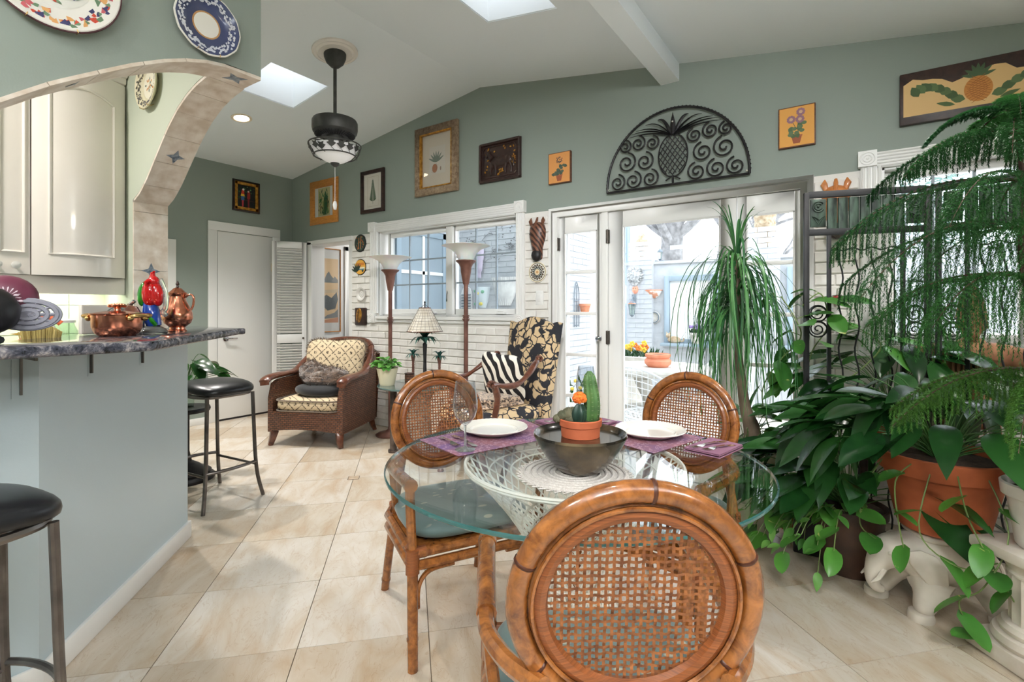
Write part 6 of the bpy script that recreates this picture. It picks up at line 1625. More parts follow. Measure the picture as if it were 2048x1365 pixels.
r = thing('wooden_spatula', 'dark wooden board propped behind the copper casserole by the parrot', 'board', (-2.425,.80,1.1), rad(40)); b = MB(); ext(b, [(-.01,0,0),(.045,0,0),(.045,0,.085),(.03,0,.112),(.0,0,.118),(-.02,0,.10),(-.02,0,.02)], (0,.012,0)); b.build('blade', M['mahogany'], r, bevel=.003); b = MB(); b.box((.045,0,.0),(.055,.012,.09)); b.build('edge', M['steel'], r)
# ladles and colanders at the picture edge
r = thing('ladle', 'big black nylon ladle resting on the bar in front of the colanders', 'ladle', (-2.01,.385,1.1), rad(50)); b = MB()
b.lathe([(0,0),(.02,.0),(.05,.02),(.066,.05),(.070,.075),(.066,.075),(.058,.045),(.035,.015),(0,.008)], 28); b.T = None; b.v = [Matrix.Rotation(rad(-60),3,'Y') @ p + Vector((-.0,0,.062)) for p in b.v]; b.build('bowl', M['blackplastic'], r); b = MB(); b.tube(smooth_path([(-.03,0,.012),(-.08,.02,.012),(-.16,.03,.012)],4), .011, 8); b.build('handle', M['blackplastic'], r)
r = thing('grey_skimmer', 'grey pierced skimmer between the purple colander and the black ladle', 'skimmer', (-2.055,.425,1.185), rad(72)); b = MB()
for i in range(3):
    R_ = .022+.022*i; b.tube([(R_*cos(2*PI*k/24), -.0, R_*.62*sin(2*PI*k/24)) for k in range(24)], .0075, 6, closed=True)
for k in range(10): w = 2*PI*k/10; b.tube([(0,0,0),(.07*cos(w),0,.043*sin(w))], .0055, 5)
b.tube([(.075*cos(2*PI*k/32), 0, .046*sin(2*PI*k/32)) for k in range(32)], .004, 6, closed=True); b.build('pierced_disc', P((140,140,152), rough=.4), r); b = MB(); b.tube([(-.07,0,-.01),(-.16,.02,-.075)], .008, 8); b.build('handle', P((140,140,152)), r)
r = thing('purple_colander', 'purple flower-pierced colander topmost of the utensils at the bar edge', 'colander', (-2.10,.385,1.235), rad(80)); b = MB()
b.ell((0,0,0),(.075,.05,.068), 26, 14); b.build('bowl', P((96,44,62), rough=.35), r); b = MB()
for k in range(18): w = 2*PI*k/18; b.add([(.014*cos(w),-.0515,.014*sin(w)),(.030*cos(w-.06),-.0475,.030*sin(w-.06)),(.034*cos(w),-.0465,.034*sin(w)),(.030*cos(w+.06),-.0475,.030*sin(w+.06))],[(0,1,2,3)])
for k in range(6): w = 2*PI*k/6; b.ell((.02*cos(w)+.012,-.0505,.02*sin(w)-.01),(.006,.003,.004), 8, 5)
b.build('pierced_petals', P((214,196,206)), r); b = MB(); b.tube([(-.07,.0,.0),(-.12,.0,-.07),(-.13,0,-.125)], .009, 8); b.build('handle', P((96,44,62)), r)
# wall cabinet with bowed door and light beneath
r = thing('wall_cabinet', 'cream kitchen wall cabinet with bowed raised-panel doors and crown moulding', 'cabinet', (-3.43,0,1.36))
b = MB(); b.box((0,-.9,0),(.30,YPb-.006,1.0)); b.build('carcass', M['cream'], r, bevel=.004)
def bowed(y0, y1, d, name):
    n = 18; b = MB(); X = lambda y, e=0: .302+d*(1-((2*(y-y0)/(y1-y0)-1))**2)+e
    ys = [y0+(y1-y0)*i/n for i in range(n+1)]
    b.add([*[(X(y),y,.0) for y in ys], *[(X(y),y,.99) for y in ys], *[(X(y,.02),y,.99) for y in ys], *[(X(y,.02),y,.0) for y in ys]], [(2*(n+1)+i, 2*(n+1)+i+1, 3*(n+1)+i+1, 3*(n+1)+i) for i in range(n)] + [((n+1)+i,(n+1)+i+1,2*(n+1)+i+1,2*(n+1)+i) for i in range(n)] + [(3*(n+1)+i,3*(n+1)+i+1,i+1,i) for i in range(n)] + [(n,2*n+1,3*n+2,4*n+3),(0,3*n+3,2*n+2,n+1)])
    o = b.build(name, M['cream'], r)
    m_ = (y1-y0)*.16; a0, a1 = y0+m_, y1-m_; q = MB(); ring = [(a0,.10),(a1,.10)] + [(a1-(a1-a0)*i/10, .86+.04*sin(PI*i/10)) for i in range(11)]
    pts = []
    for (y,z),(y2,z2) in zip(ring, ring[1:]+ring[:1]):
        for k in range(6): yy = y+(y2-y)*k/6; pts.append((X(yy,.021), yy, z+(z2-z)*k/6))
    q.tube(pts, .007, 6, closed=True); q.build('panel_moulding', M['cream'], o)
    return o
bowed(.655, YPb-.012, .055, 'door'); 
for y0, y1 in ((.53,.65),(.22,.525),(-.1,.215),(-.42,-.105)): bowed(y0, y1, .0, 'door')
for y in (.54,.60): q = MB(); q.lathe([(0,0),(.006,0),(.006,.012),(.016,.02),(.016,.03),(0,.036)], 14); q.v = [Vector((p.z,p.x,p.y)) for p in q.v]; q.build('knob', M['whiteglaze'], r, (.322,y,.04))
b = MB(); b.box((.27,-.9,-.085),(.305,YPb-.006,0.0)); 
b.build('light_valance', M['cream'], r, bevel=.004)
b = MB()
for e_, z in ((.03,1.0),(.05,1.03),(.08,1.07)): b.box((0,-.9,z-.002),(.30+e_,YPb-.006,z+.045))
b.build('crown_moulding', M['cream'], r, bevel=.008)
lt = thing('under_cabinet_light', 'slim strip light fixed beneath the cream wall cabinet', 'light', (-3.30,.42,1.352)); b = MB(); b.box((-.03,-.55,-.02),(.03,.55,.006)); b.build('housing', M['white'], lt); b = MB(); b.box((-.024,-.54,-.0235),(.024,.54,-.0205)); b.build('diffuser', M['lamp2'] if 'lamp2' in M else mat('strip_diffuser', (240,250,230), .5, emit=(240,250,220), es=3), lt)
l = bpy.data.lights.new('strip_lamp', 'AREA'); l.shape = 'RECTANGLE'; l.size = .05; l.size_y = 1.08; l.energy = 3.5; l.color = (1,1,.86); o = bpy.data.objects.new('strip_lamp', l); C.objects.link(o); o.parent = lt; o.location = (0,0,-.028)
kl = thing('kitchen_ceiling_light', 'kitchen ceiling lamp hidden above the arch', 'ceiling light', (-2.75,-.2,2.62)); b = MB(); b.lathe([(0,-.012),(.12,-.012),(.13,-.004),(.13,0),(0,0)], 28); b.build('lamp_face', M['lamp'], kl)
l = bpy.data.lights.new('kitchen_lamp', 'AREA'); l.shape = 'DISK'; l.size = .3; l.energy = 20; l.color = (1,.95,.92); o = bpy.data.objects.new('kitchen_lamp', l); C.objects.link(o); o.parent = kl; o.location = (0,0,-.03)
# ---------------------------------------------------------------- plants
def leafmat(name, c1, c2, rough=.32, tl=.25, var=None):
    m = mat(name, c1, rough, spec=.5); t = NT(m); oi = t.n('ObjectInfo'); nz = t.n('TexNoise', Scale=14, Detail=3); t.l(t.coord(), nz.inputs['Vector'])
    a = t.math('ADD', t.math('MULTIPLY', oi.outputs['Random'], .6), t.math('MULTIPLY', nz.outputs[0], .4))
    stops = [(.15, c1), (.85, c2)]; c = t.ramp(a, stops)
    if var:
        n2 = t.n('TexNoise', Scale=16, Detail=3, Distortion=1); n2.noise_dimensions = '4D'; t.l(t.coord(scale=(1.6,.6,1)), n2.inputs['Vector']); t.l(t.math('MULTIPLY', oi.outputs['Random'], 60.0), n2.inputs['W']); c = t.mix(t.ramp(n2.outputs[0], [(.66, 0.0), (.70, 1.0)]), c, var)
    t.col(c)
    tr = t.n('BsdfTranslucent'); t.l(c, tr.inputs[0]); mx = t.n('MixShader'); mx.inputs[0].default_value = tl
    out = [n for n in t.t.nodes if n.type == 'OUTPUT_MATERIAL'][0]; t.l(t.b.outputs[0], mx.inputs[1]); t.l(tr.outputs[0], mx.inputs[2]); t.l(mx.outputs[0], out.inputs[0])
    return m
M['lily'] = leafmat('lily_leaf', (18,50,22), (48,98,42), .25); M['pothos'] = leafmat('pothos_leaf', (46,100,40), (92,154,62), .3, .3, (190,196,116)); M['ponytail'] = leafmat('strap_leaf', (36,88,54), (92,146,82), .35, .3)
M['araucaria'] = leafmat('norfolk_needles', (24,66,34), (64,122,56), .5, .35); M['leafg'] = leafmat('small_leaf', (66,130,52), (130,186,92), .4); M['pine2'] = leafmat('fern_needles', (50,96,34), (96,146,62), .5, .35)
M['bark'] = noisy('bark', (84,70,56), (124,108,90), 18, .8, bump=.4, stretch=(1,1,.4)); M['darkbark'] = noisy('dark_bark', (60,44,36), (92,70,58), 18, .8, bump=.4); M['vine'] = mat('vine_stem', (104,124,70), .5); M['petiole'] = mat('petiole', (70,110,56), .5)
def leaf_mesh(name, L, W, mt, heart=False, n=8, droop=.25, fold=.18):
    vs = []; 
    for i in range(n+1):
        t = i/n
        if heart: w = W*(max(0,(t+.0))**.38)*(1-t)**.62*1.75 if 0 < t < 1 else 0
        else: w = W*sin(PI*t**.82)**.85 if 0 < t < 1 else 0
        x = L*(t if not heart else t); z = -droop*L*t*t; 
        back_ = -.16*L*(1-t*4) if heart and t < .25 else 0
        vs += [(x+back_, -w, z+fold*w), (x+back_*.4, -w*.5, z+fold*w*.35), (x, 0, z), (x+back_*.4, w*.5, z+fold*w*.35), (x+back_, w, z+fold*w)]
    fs = []
    for i in range(n):
        for j in range(4): fs.append((i*5+j, i*5+j+1, (i+1)*5+j+1, (i+1)*5+j))
    mb = MB(); mb.add(vs, fs); return mb.mesh(name, mt, ang=70)
def place_leaf(me, parent, p, d, roll=0.0, s=1.0, up=(0,0,1)):
    d = Vector(d).normalized(); y = Vector(up).cross(d)
    y = y.normalized() if y.length > .05 else d.orthogonal().normalized()
    z = d.cross(y); m3 = Matrix((d,y,z)).transposed().to_4x4() @ Matrix.Rotation(roll,4,'X')
    o = bpy.data.objects.new('leaf', me); C.objects.link(o); o.parent = parent; o.matrix_local = Matrix.Translation(Vector(p)) @ m3 @ Matrix.Scale(s,4); return o
LL = [leaf_mesh('lily_leaf', .24, .050, M['lily'], droop=d) for d in (.15,.35,.6)]
PL = [leaf_mesh('pothos_leaf', .115, .040, M['pothos'], True, droop=d) for d in (.1,.3)]
SL = [leaf_mesh('small_leaf', .07, .018, M['leafg'], droop=d) for d in (.2,.5)]
def lily(root, c, n, h, spread, mesh=LL, seed=1, bias=None, s=(.8,1.25)):
    g = random.Random(seed); st = MB(); c = Vector(c)
    for i in range(n):
        a = g.uniform(0,2*PI); 
        if bias is not None and g.random() < .6: a = bias+g.uniform(-1.0,1.0)
        q = spread*(.25+.75*math.sqrt(g.random())); hh = h*(1.05-.75*(q/spread)**1.5)*g.uniform(.7,1.05)
        p2 = c+Vector((q*cos(a), q*sin(a), hh)); p1 = c+Vector((q*.35*cos(a), q*.35*sin(a), hh*.85))
        st.tube(bez(c+Vector((.03*cos(a),.03*sin(a),0)), p1, p2, 6), .0022, 4, caps=False)
        d = Vector((cos(a), sin(a), g.uniform(-.7,.35)))
        place_leaf(g.choice(mesh), root, p2, d, g.uniform(-.5,.5), g.uniform(*s))
    st.build('petioles', M['petiole'], root)
def pot_lathe(root, prof, mt, name='pot', n=40): b = MB(); b.lathe(prof, n); return b.build(name, mt, root)
def soil(root, R_, z): b = MB(); b.lathe([(0,z-.02),(R_,z-.02),(R_,z),(R_*.5,z+.008),(0,z+.01)], 24); b.build('soil', M['soil'], root)
# ponytail palm in an embossed beige pot
r = thing('ponytail_palm', 'tall ponytail palm with drooping strap leaves in an embossed beige pot', 'potted plant', (-.475,2.955,0.0))
pot_lathe(r, [(0,0),(.105,0),(.112,.02),(.118,.03),(.150,.40),(.158,.415),(.172,.42),(.176,.475),(.168,.48),(.158,.47),(.150,.43),(0,.43)], M['beigepot']); soil(r, .15, .45)
b = MB()
for k in range(10):
    a0 = 2*PI*k/10
    for sg in (-1,1):
        pts = []
        for i in range(15): t = i/14; z = .28+.09*sin(t*PI*1.6)*sg; w = a0+.6*t; R_ = .120+(z-.03)/.37*.031; pts.append((R_*cos(w), R_*sin(w), z))
        b.tube(pts, .004, 5)
b.tube([(.136*cos(2*PI*i/40),.136*sin(2*PI*i/40),.19) for i in range(40)], .004, 5, closed=True); b.build('embossed_band', M['beigepot'], r)
b = MB(); b.tube(smooth_path([(.03,.01,.42),(.02,.0,.56),(-.01,0,.66),(-.03,0,.80),(-.05,0,1.0),(-.045,.0,1.2),(-.06,0,1.42),(-.06,0,1.50)],4), [.05,.055,.05,.045,.042,.04,.036,.033,.03,.028,.027,.026,.025,.024]+[.022]*20, 12); b.build('trunk', M['bark'], r)
def strap(path, w, mt, name='leaf'):
    mb = MB(); n = len(path); prev = None; vs = []
    for i, p in enumerate(path):
        d = (path[min(i+1,n-1)]-path[max(i-1,0)]).normalized(); s = d.cross(Vector((0,0,1)))
        if s.length < .15: s = prev if prev is not None else d.orthogonal()
        s = s.normalized()
        if prev is not None and s.dot(prev) < 0: s = -s
        prev = s; t = i/(n-1); ww = w*(.55+.9*t if t < .3 else .82*(1-t)**.55+.02); vs += [p-s*ww, p+Vector((0,0,-.15*ww)), p+s*ww]
    fs = []
    for i in range(n-1): fs += [(i*3,i*3+1,i*3+4,i*3+3),(i*3+1,i*3+2,i*3+5,i*3+4)]
    mb.add(vs, fs); return mb.mesh(name, mt, ang=70)
g = random.Random(5)
for k in range(290):
    a = g.uniform(0,2*PI); tier = g.random(); z0 = 1.08+.44*tier; base = Vector((-.055+.012*cos(a), .012*sin(a), z0)); d = Vector((cos(a), sin(a), 0)); s_ = Vector((-sin(a), cos(a), 0))
    if tier > .94:
        L = g.uniform(.22,.40); p1 = base+d*.03+Vector((0,0,L*.7)); p2 = base+d*g.uniform(.06,.20)+Vector((0,0,L*g.uniform(.5,1.0))); p3 = p2
    else:
        out = g.uniform(.09,.28)+(.14*g.random() if k % 5 == 0 else 0); up = g.uniform(.02,.20); drop = g.uniform(.30,.80)*(1 if tier > .3 else .75); drop = min(drop, z0-.52)
        p1 = base+d*out*.55+Vector((0,0,up*1.4)); p2 = base+d*out*1.25+Vector((0,0,up*.6-drop*.25)); p3 = base+d*out*g.uniform(.7,1.25)+s_*g.uniform(-.10,.10)+Vector((0,0,-drop))
    path = []
    for i in range(13): t = i/12; path.append((1-t)**3*base+3*t*(1-t)**2*p1+3*t*t*(1-t)*p2+t**3*p3)
    obj('leaf', strap(path, g.uniform(.005,.0105), M['ponytail']), r)
for k in range(18):
    a = g.uniform(0,2*PI); p = Vector((.10*cos(a), .10*sin(a), .45)); place_leaf(g.choice(PL), r, p+Vector((0,0,g.uniform(.03,.24))), (cos(a),sin(a),g.uniform(-.3,.5)), g.uniform(-.6,.6), g.uniform(.7,1.1))
b = MB()
for k in range(18): a = g.uniform(0,2*PI); b.tube(bez((.04*cos(a),.04*sin(a),.44),(.06*cos(a),.06*sin(a),.6),(.12*cos(a),.12*sin(a),.5+.15*g.random()),5), .002, 4)
b.build('vine_stem', M['vine'], r)

# folding iron screen
def screen_panel(root, o, d, L, H):
    o, d = Vector((o[0],o[1],0)), Vector((d[0],d[1],0)).normalized(); rz = math.atan2(d.y,d.x); T_ = Matrix.Translation(o) @ Matrix.Rotation(rz,4,'Z')
    def part(nm, mt, f, **k):
        b = MB(); b.T = T_; f(b); return b.build(nm, mt, root, **k)
    for x in (0.012, L-.012): part('post', M['screeniron'], lambda b: b.box((x-.012,-.012,0),(x+.012,.012,H)), bevel=.002)
    for x in (.115, L-.115): part('inner_post', M['screeniron'], lambda b: b.box((x-.009,-.009,.08),(x+.009,.009,H-.20)), bevel=.002)
    for z in (H-.012, H-.205, .08): part('rail', M['screeniron'], lambda b: b.box((.02,-.011,z-.016),(L-.02,.011,z+.016)), bevel=.002)
    for x0, x1 in ((.03,.10),(L-.10,L-.03)):
        q = part('rosette_plaque', M['verdigris'], lambda b: b.box((x0,-.008,H-.178),(x1,.006,H-.036)), bevel=.003)
        def ros(b):
            cx = (x0+x1)/2
            for R_, dz in ((.026,-.075),(.016,-.075)): b.tube([(cx+R_*cos(a_), -.010, H+dz+R_*sin(a_)) for a_ in [2*PI*i/20*.86+.6 for i in range(20)]], .004, 6)
            b.ell((cx,-.010,H-.075),(.007,.006,.007), 10, 6); b.tube([(cx-.026,-.01,H-.125),(cx,-.012,H-.14),(cx+.026,-.01,H-.125),(cx,-.01,H-.165)], .004, 6, closed=True)
        bb = MB(); bb.T = T_; ros(bb); bb.build('relief', M['verdigris'], q)
    n = 7; w = (L-.21)/n
    for i in range(n):
        part('tin_flute', M['verdigris'], lambda b: b.xprism([(0,0),(0,0)], 0, 0) if False else b.tube([(.105+w*(i+.5),.004,H-.188),(.105+w*(i+.5),.004,H-.032)], w*.49, 10, flat=.45))
    def wavy(b, x, z0, z1): b.tube([(x+.010*sin((z-z0)*26), 0, z) for z in [z0+(z1-z0)*i/40 for i in range(41)]], .0042, 6)
    m_ = L-.25; 
    for k in range(4): part('wavy_rod', M['screeniron'], lambda b: wavy(b, .125+m_*(k+.6)/4.2, .09, H-.30))
    part('wavy_rod', M['screeniron'], lambda b: b.tube([(.115+(L-.23)*i/30,0,H-.295+.007*sin(i*.8)) for i in range(31)], .0042, 6))
    for x in (.065, L-.065):
        for z in (.32,.72,1.10,H-.62):
            part('scroll', M['screeniron'], lambda b: [b.tube([(x+R_*cos(a_)*1.0, 0, z+R_*sin(a_)) for R_, a_ in [(.040*(1-.85*i/26), sg*(i*.42)+.4) for i in range(27)]], .0038, 5) for sg in (1,)] and b.tube([(x+.041*cos(2*PI*i/24),0,z+.041*sin(2*PI*i/24)) for i in range(24)], .0038, 5, closed=True))
scr = thing('folding_screen', 'black iron folding screen with verdigris tin panels and wavy rods', 'screen', (0,0,0))
screen_panel(scr, (-.215,2.983), (.949,.314), .55, 1.80); screen_panel(scr, (.325,3.16), (.97,-.24), .55, 1.80); screen_panel(scr, (.875,3.025), (.95,.3), .5, 1.80)

# Norfolk pine on a plaster column
r = thing('plaster_column', 'short white plaster column pedestal at the edge, carrying the white pot', 'pedestal', (.535,2.40,0), rad(38))
def slab(b, hx, z0, z1): b.box((-hx,-hx,z0),(hx,hx,z1))
b = MB(); slab(b, .15, 0, .06); b.build('plinth', M['stonewhite'], r, bevel=.012)
b = MB(); b.lathe([(0,.06),(.135,.06),(.142,.075),(.135,.095),(.118,.10),(.122,.115),(.112,.13),(.098,.135),(0,.135)], 36); b.build('base_moulding', M['stonewhite'], r)
b = MB(); n = 64; vs = []
for z in (.135,.20,.30):
    for j in range(n): w = 2*PI*j/n; q = .094*(1-.06*abs(sin(w*8))); vs.append((q*cos(w),q*sin(w),z))
b.add(vs, [(i*n+j,i*n+(j+1)%n,(i+1)*n+(j+1)%n,(i+1)*n+j) for i in range(2) for j in range(n)]); b.build('fluted_shaft', M['stonewhite'], r)
b = MB(); b.lathe([(0,.295),(.098,.295),(.102,.305),(.096,.312),(.11,.335),(.125,.352),(0,.352)], 36); b.build('capital', M['stonewhite'], r)
for sx_ in (-1,1):
    for sy_ in (-1,1):
        b = MB(); c = Vector((sx_*.105,sy_*.105,.33)); t_ = Vector((sx_,sy_,0)).normalized()
        b.tube([c+t_*(.022*(1-i/22))*cos(i*.5)+Vector((0,0,.022*(1-i/22)*sin(i*.5))) for i in range(20)], .009, 6); b.build('volute', M['stonewhite'], r)
b = MB(); slab(b, .14, .352, .392); b.build('abacus', M['stonewhite'], r, bevel=.010)
r = thing('norfolk_pine', 'large drooping Norfolk pine in a white pot on the plaster column', 'potted plant', (.535,2.40,.392))
pot_lathe(r, [(0,0),(.07,0),(.078,.01),(.10,.17),(.114,.175),(.118,.215),(.112,.22),(.104,.20),(.098,.17),(0,.17)], M['whiteglaze']); soil(r, .10, .19)
tp = smooth_path([(0,0,.19),(.005,.0,.45),(-.02,.02,.75),(-.055,.03,.98),(-.05,.03,1.2),(-.065,.035,1.42),(-.07,.035,1.56)],4)
b = MB(); b.tube(tp, [.016-.0005*i for i in range(len(tp))], 8); b.build('trunk', M['darkbark'], r)
def frond(root, p0, a, L, rise, hang, nb, g, mt=M['araucaria'], nl=.011, wob=.0):
    """one branch: woody rib with rows of hanging needle cords"""
    p0 = Vector(p0); d = Vector((cos(a),sin(a),0)); s = Vector((-sin(a),cos(a),0)); mb = MB(); mb.mi = 0; rib = []
    for i in range(15): t = i/14; rib.append(p0+d*L*t+Vector((0,0,L*(rise*t-(.38+rise)*t**2.4)))+s*wob*t*t)
    mb.tube(rib, [.005*(1-.8*i/14) for i in range(15)], 5); mb.mi = 1
    def needles(path, ln, k):
        for i in range(len(path)-1):
            a_, b_ = path[i], path[i+1]; dd = (b_-a_)
            if dd.length < 1e-6: continue
            u = dd.normalized(); o1 = u.orthogonal().normalized(); o2 = u.cross(o1)
            for q in range(k):
                w = g.uniform(0,6.28); n_ = (o1*cos(w)+o2*sin(w)); c = a_+dd*(q/k); tip = c+n_*ln+u*ln*.9; sd = u.cross(n_)*.0016
                mb.add([c-sd, c+sd, tip], [(0,1,2)])
    needles(rib[2:], nl, 10)
    for i in range(nb):
        t = .12+.88*i/nb; k = min(int(t*14),13); f = t*14-k; p = rib[k].lerp(rib[k+1], f); env = sin(PI*min(1,t*.9+.08))**.6
        for sg in (-1,1):
            l = hang*(.45+.6*env)*g.uniform(.75,1.1)*(1-.55*t**3); v = (s*sg*.9+d*.45+Vector((0,0,-.1 if hang > .1 else .05))).normalized(); path = [p]; q = p.copy(); n_ = 9
            for m_ in range(n_): 
                q = q+v*l/n_; v = (v+Vector((0,0,-1.0*(1 if hang > .1 else .12)))*.6).normalized(); path.append(q.copy())
            needles(path, nl, 12)
    o = mb.build('branch', [M['darkbark'], mt], root, smooth=False); return o
g = random.Random(11)
cam_dir = math.atan2(-2.43,-.5)
for z, L, rise, hang, angs in ((1.52,.26,.30,.05,(3.3,4.5,5.6,.5,1.9)), (1.44,.42,.24,.11,(3.7,3.0,4.6,5.4,.1,1.3)), (1.25,.58,.20,.24,(3.55,2.9,4.2,5.0,5.9,.6,1.6)), (1.08,.60,.16,.32,(3.1,3.8,4.6,5.4,.2,1.2,2.2)), (.95,.54,.14,.28,(3.4,2.5,4.1,5.0,5.8)), (.62,.50,.10,.13,(3.3,3.8,4.3,4.9,5.6))):
    i0 = min(range(len(tp)), key=lambda i: abs(tp[i].z-z))
    for a in angs: frond(r, tp[i0], a+g.uniform(-.12,.12), L*g.uniform(.85,1.08), rise*g.uniform(.8,1.2), hang*1.25, 24, g, M['araucaria'] if z > .7 else M['pine2'], nl=.009)
# elephant stool
r = thing('elephant_stand', 'white plaster elephant plant stand striding under the terracotta pot', 'plant stand', (.285,2.63,0), rad(27))
pts = [(.10,0,.215),(.02,0,.222),(-.07,0,.222),(-.14,0,.225),(-.195,0,.225),(-.235,0,.175),(-.252,0,.125),(-.25,0,.085),(-.228,0,.062),(-.205,0,.070),(.15,0,.20)]
ed = [(0,1),(1,2),(2,3),(3,4),(4,5),(5,6),(6,7),(7,8),(8,9),(0,10)]; ra = [.098,.100,.098,.075,.074,.044,.031,.026,.022,.016,.06]
def leg(i0, p, rr):
    for q, w in zip(p, rr): pts.append(q); ra.append(w); ed.append((i0 if q is p[0] else len(pts)-2, len(pts)-1))
leg(2, [(-.085,-.075,.15),(-.10,-.085,.08),(-.125,-.088,.012)], [.058,.042,.040]); leg(2, [(-.10,.07,.15),(-.15,.082,.08),(-.19,.085,.012)], [.058,.042,.040])
leg(0, [(.105,-.07,.15),(.135,-.082,.08),(.165,-.085,.012)], [.060,.042,.040]); leg(0, [(.10,.07,.15),(.07,.082,.08),(.06,.085,.012)], [.060,.042,.040])
skin('body', pts, ed, ra, M['stonewhite'], r, 2)
for s in (-1,1):
    b = MB(); out = [(-.165,.255),(-.13,.270),(-.085,.255),(-.055,.21),(-.05,.15),(-.075,.118),(-.105,.135),(-.135,.175),(-.16,.21)]
    ext(b, [(x, s*(.072+.045*((x+.165)/.115)), z) for x,z in out], (0,s*.012,0)); b.build('ear', M['stonewhite'], r, bevel=.005)
    b = MB(); b.tube([(-.225,s*.034,.16),(-.25,s*.04,.125),(-.275,s*.036,.105)], [.011,.009,.003], 8); b.build('tusk', M['stonewhite'], r)
    b = MB(); b.ell((-.218,s*.058,.235),(.008,.006,.007), 8, 6); b.build('eye', M['stonewhite'], r)
for lx, ly in ((-.125,-.088),(-.19,.085),(.165,-.085),(.06,.085)): b = MB(); b.lathe([(0,0),(.043,0),(.044,.016),(.040,.030),(0,.036)], 20, (lx,ly,0)); b.build('foot', M['stonewhite'], r)
b = MB(); b.tube(smooth_path([(.19,0,.22),(.222,0,.17),(.22,-.01,.11)],4), [.009]*6+[.012]*3, 8); b.build('tail', M['stonewhite'], r)
b = MB(); cushion(b, (.01,0,.304), (.12,.10,.020), .5, .5); b.build('saddle', M['stonewhite'], r)
# big terracotta pot with peace lily
r = thing('peace_lily', 'dark leaved peace lily in the big terracotta pot on the elephant', 'potted plant', (.29,2.64,.325))
pot_lathe(r, [(0,0),(.14,0),(.146,.01),(.192,.225),(.21,.228),(.222,.30),(.216,.304),(.203,.30),(.19,.26),(0,.26)], M['oldterracotta'], n=48); soil(r, .19, .275)
lily(r, (0,0,.28), 54, .40, .44, seed=3, bias=3.3); lily(r, (0,0,.28), 30, .36, .34, seed=4)
g = random.Random(21); b = MB()
for k, path in enumerate(([(-.10,-.18,.29),(-.16,-.24,.22),(-.15,-.25,.06),(-.13,-.24,-.05)], [(.02,-.2,.29),(.04,-.27,.15),(.10,-.28,.0),(.16,-.27,-.12)], [(.10,-.17,.29),(.15,-.25,.1),(.08,-.3,-.08),(.02,-.27,-.16),(.04,-.25,-.24),(.07,-.27,-.28)], [(-.18,-.08,.29),(-.25,-.12,.15),(-.27,-.14,0),(-.22,-.2,-.03)], [(-.05,-.2,.28),(-.09,-.26,.05),(.02,-.28,-.04),(.12,-.27,.0)])):
    P_ = smooth_path(path, 6); b.tube(P_, .0026, 5)
    for i in range(4, len(P_), 6):
        a = -PI/2+g.uniform(-1.3,1.3); place_leaf(g.choice(PL), r, P_[i], (cos(a),sin(a),g.uniform(-.7,.3)), g.uniform(-.5,.5), g.uniform(.75,1.1))
b.build('trailing_vine', M['vine'], r)
# second lily in a dark pot, standing in front of the screen foot
r = thing('bushy_lily', 'bushy plant with long striped leaves in a dark pot before the screen foot', 'potted plant', (-.02,2.80,0))
pot_lathe(r, [(0,0),(.11,0),(.115,.01),(.14,.26),(.152,.262),(.155,.30),(.148,.302),(.14,.27),(0,.27)], noisy('dark_glazed_pot', (46,32,26), (78,54,42), 9, .5)); soil(r, .135, .285)
lily(r, (0,0,.29), 60, .52, .38, seed=8, bias=3.8)
g = random.Random(31); b = MB()
for k in range(24):
    a = g.uniform(2.7,4.6); L = g.uniform(.16,.34); p0 = Vector((.13*cos(a),.13*sin(a),.30)); p2 = p0+Vector((L*cos(a),L*sin(a),-g.uniform(.02,.24))); P_ = bez(p0, p0+Vector((L*.6*cos(a),L*.6*sin(a),.10)), p2, 8); b.tube(P_, .0022, 4)
    for i in range(2,9,2): an = a+g.uniform(-1,1); place_leaf(g.choice(SL+PL), r, P_[i], (cos(an),sin(an),g.uniform(-.9,0)), g.uniform(-.5,.5), g.uniform(.7,1.15))
b.build('trailing_stem', M['vine'], r)
# spreading low plant at the floor, by the glass table
r = thing('trailing_plant', 'low light green trailing plant in a black tub on the tiles', 'potted plant', (-.165,2.90,0))
b = MB(); b.prism([(-.085,-.07),(.085,-.07),(.085,.07),(-.085,.07)], 0, .24); b.build('tub', M['screeniron'], r, bevel=.008); b = MB(); b.box((-.075,-.06,.238),(.075,.06,.246)); b.build('soil', M['soil'], r)
g = random.Random(41); b = MB()
for k in range(46):
    a = g.uniform(2.6,6.0); L = g.uniform(.10,.30); h = g.uniform(.02,.26); p0 = Vector((.05*cos(a),.05*sin(a),.24)); p2 = Vector((L*cos(a),L*sin(a)-.0,max(.03,.24+g.uniform(-.22,.16)))); P_ = bez(p0, (p0+p2)/2+Vector((0,0,.14)), p2, 7); b.tube(P_, .002, 4)
    for i in range(2,8,2): an = a+g.uniform(-1.2,1.2); place_leaf(g.choice(SL), r, P_[i], (cos(an),sin(an),g.uniform(-.8,.3)), g.uniform(-.5,.5), g.uniform(.8,1.4))
b.build('stems', M['vine'], r)
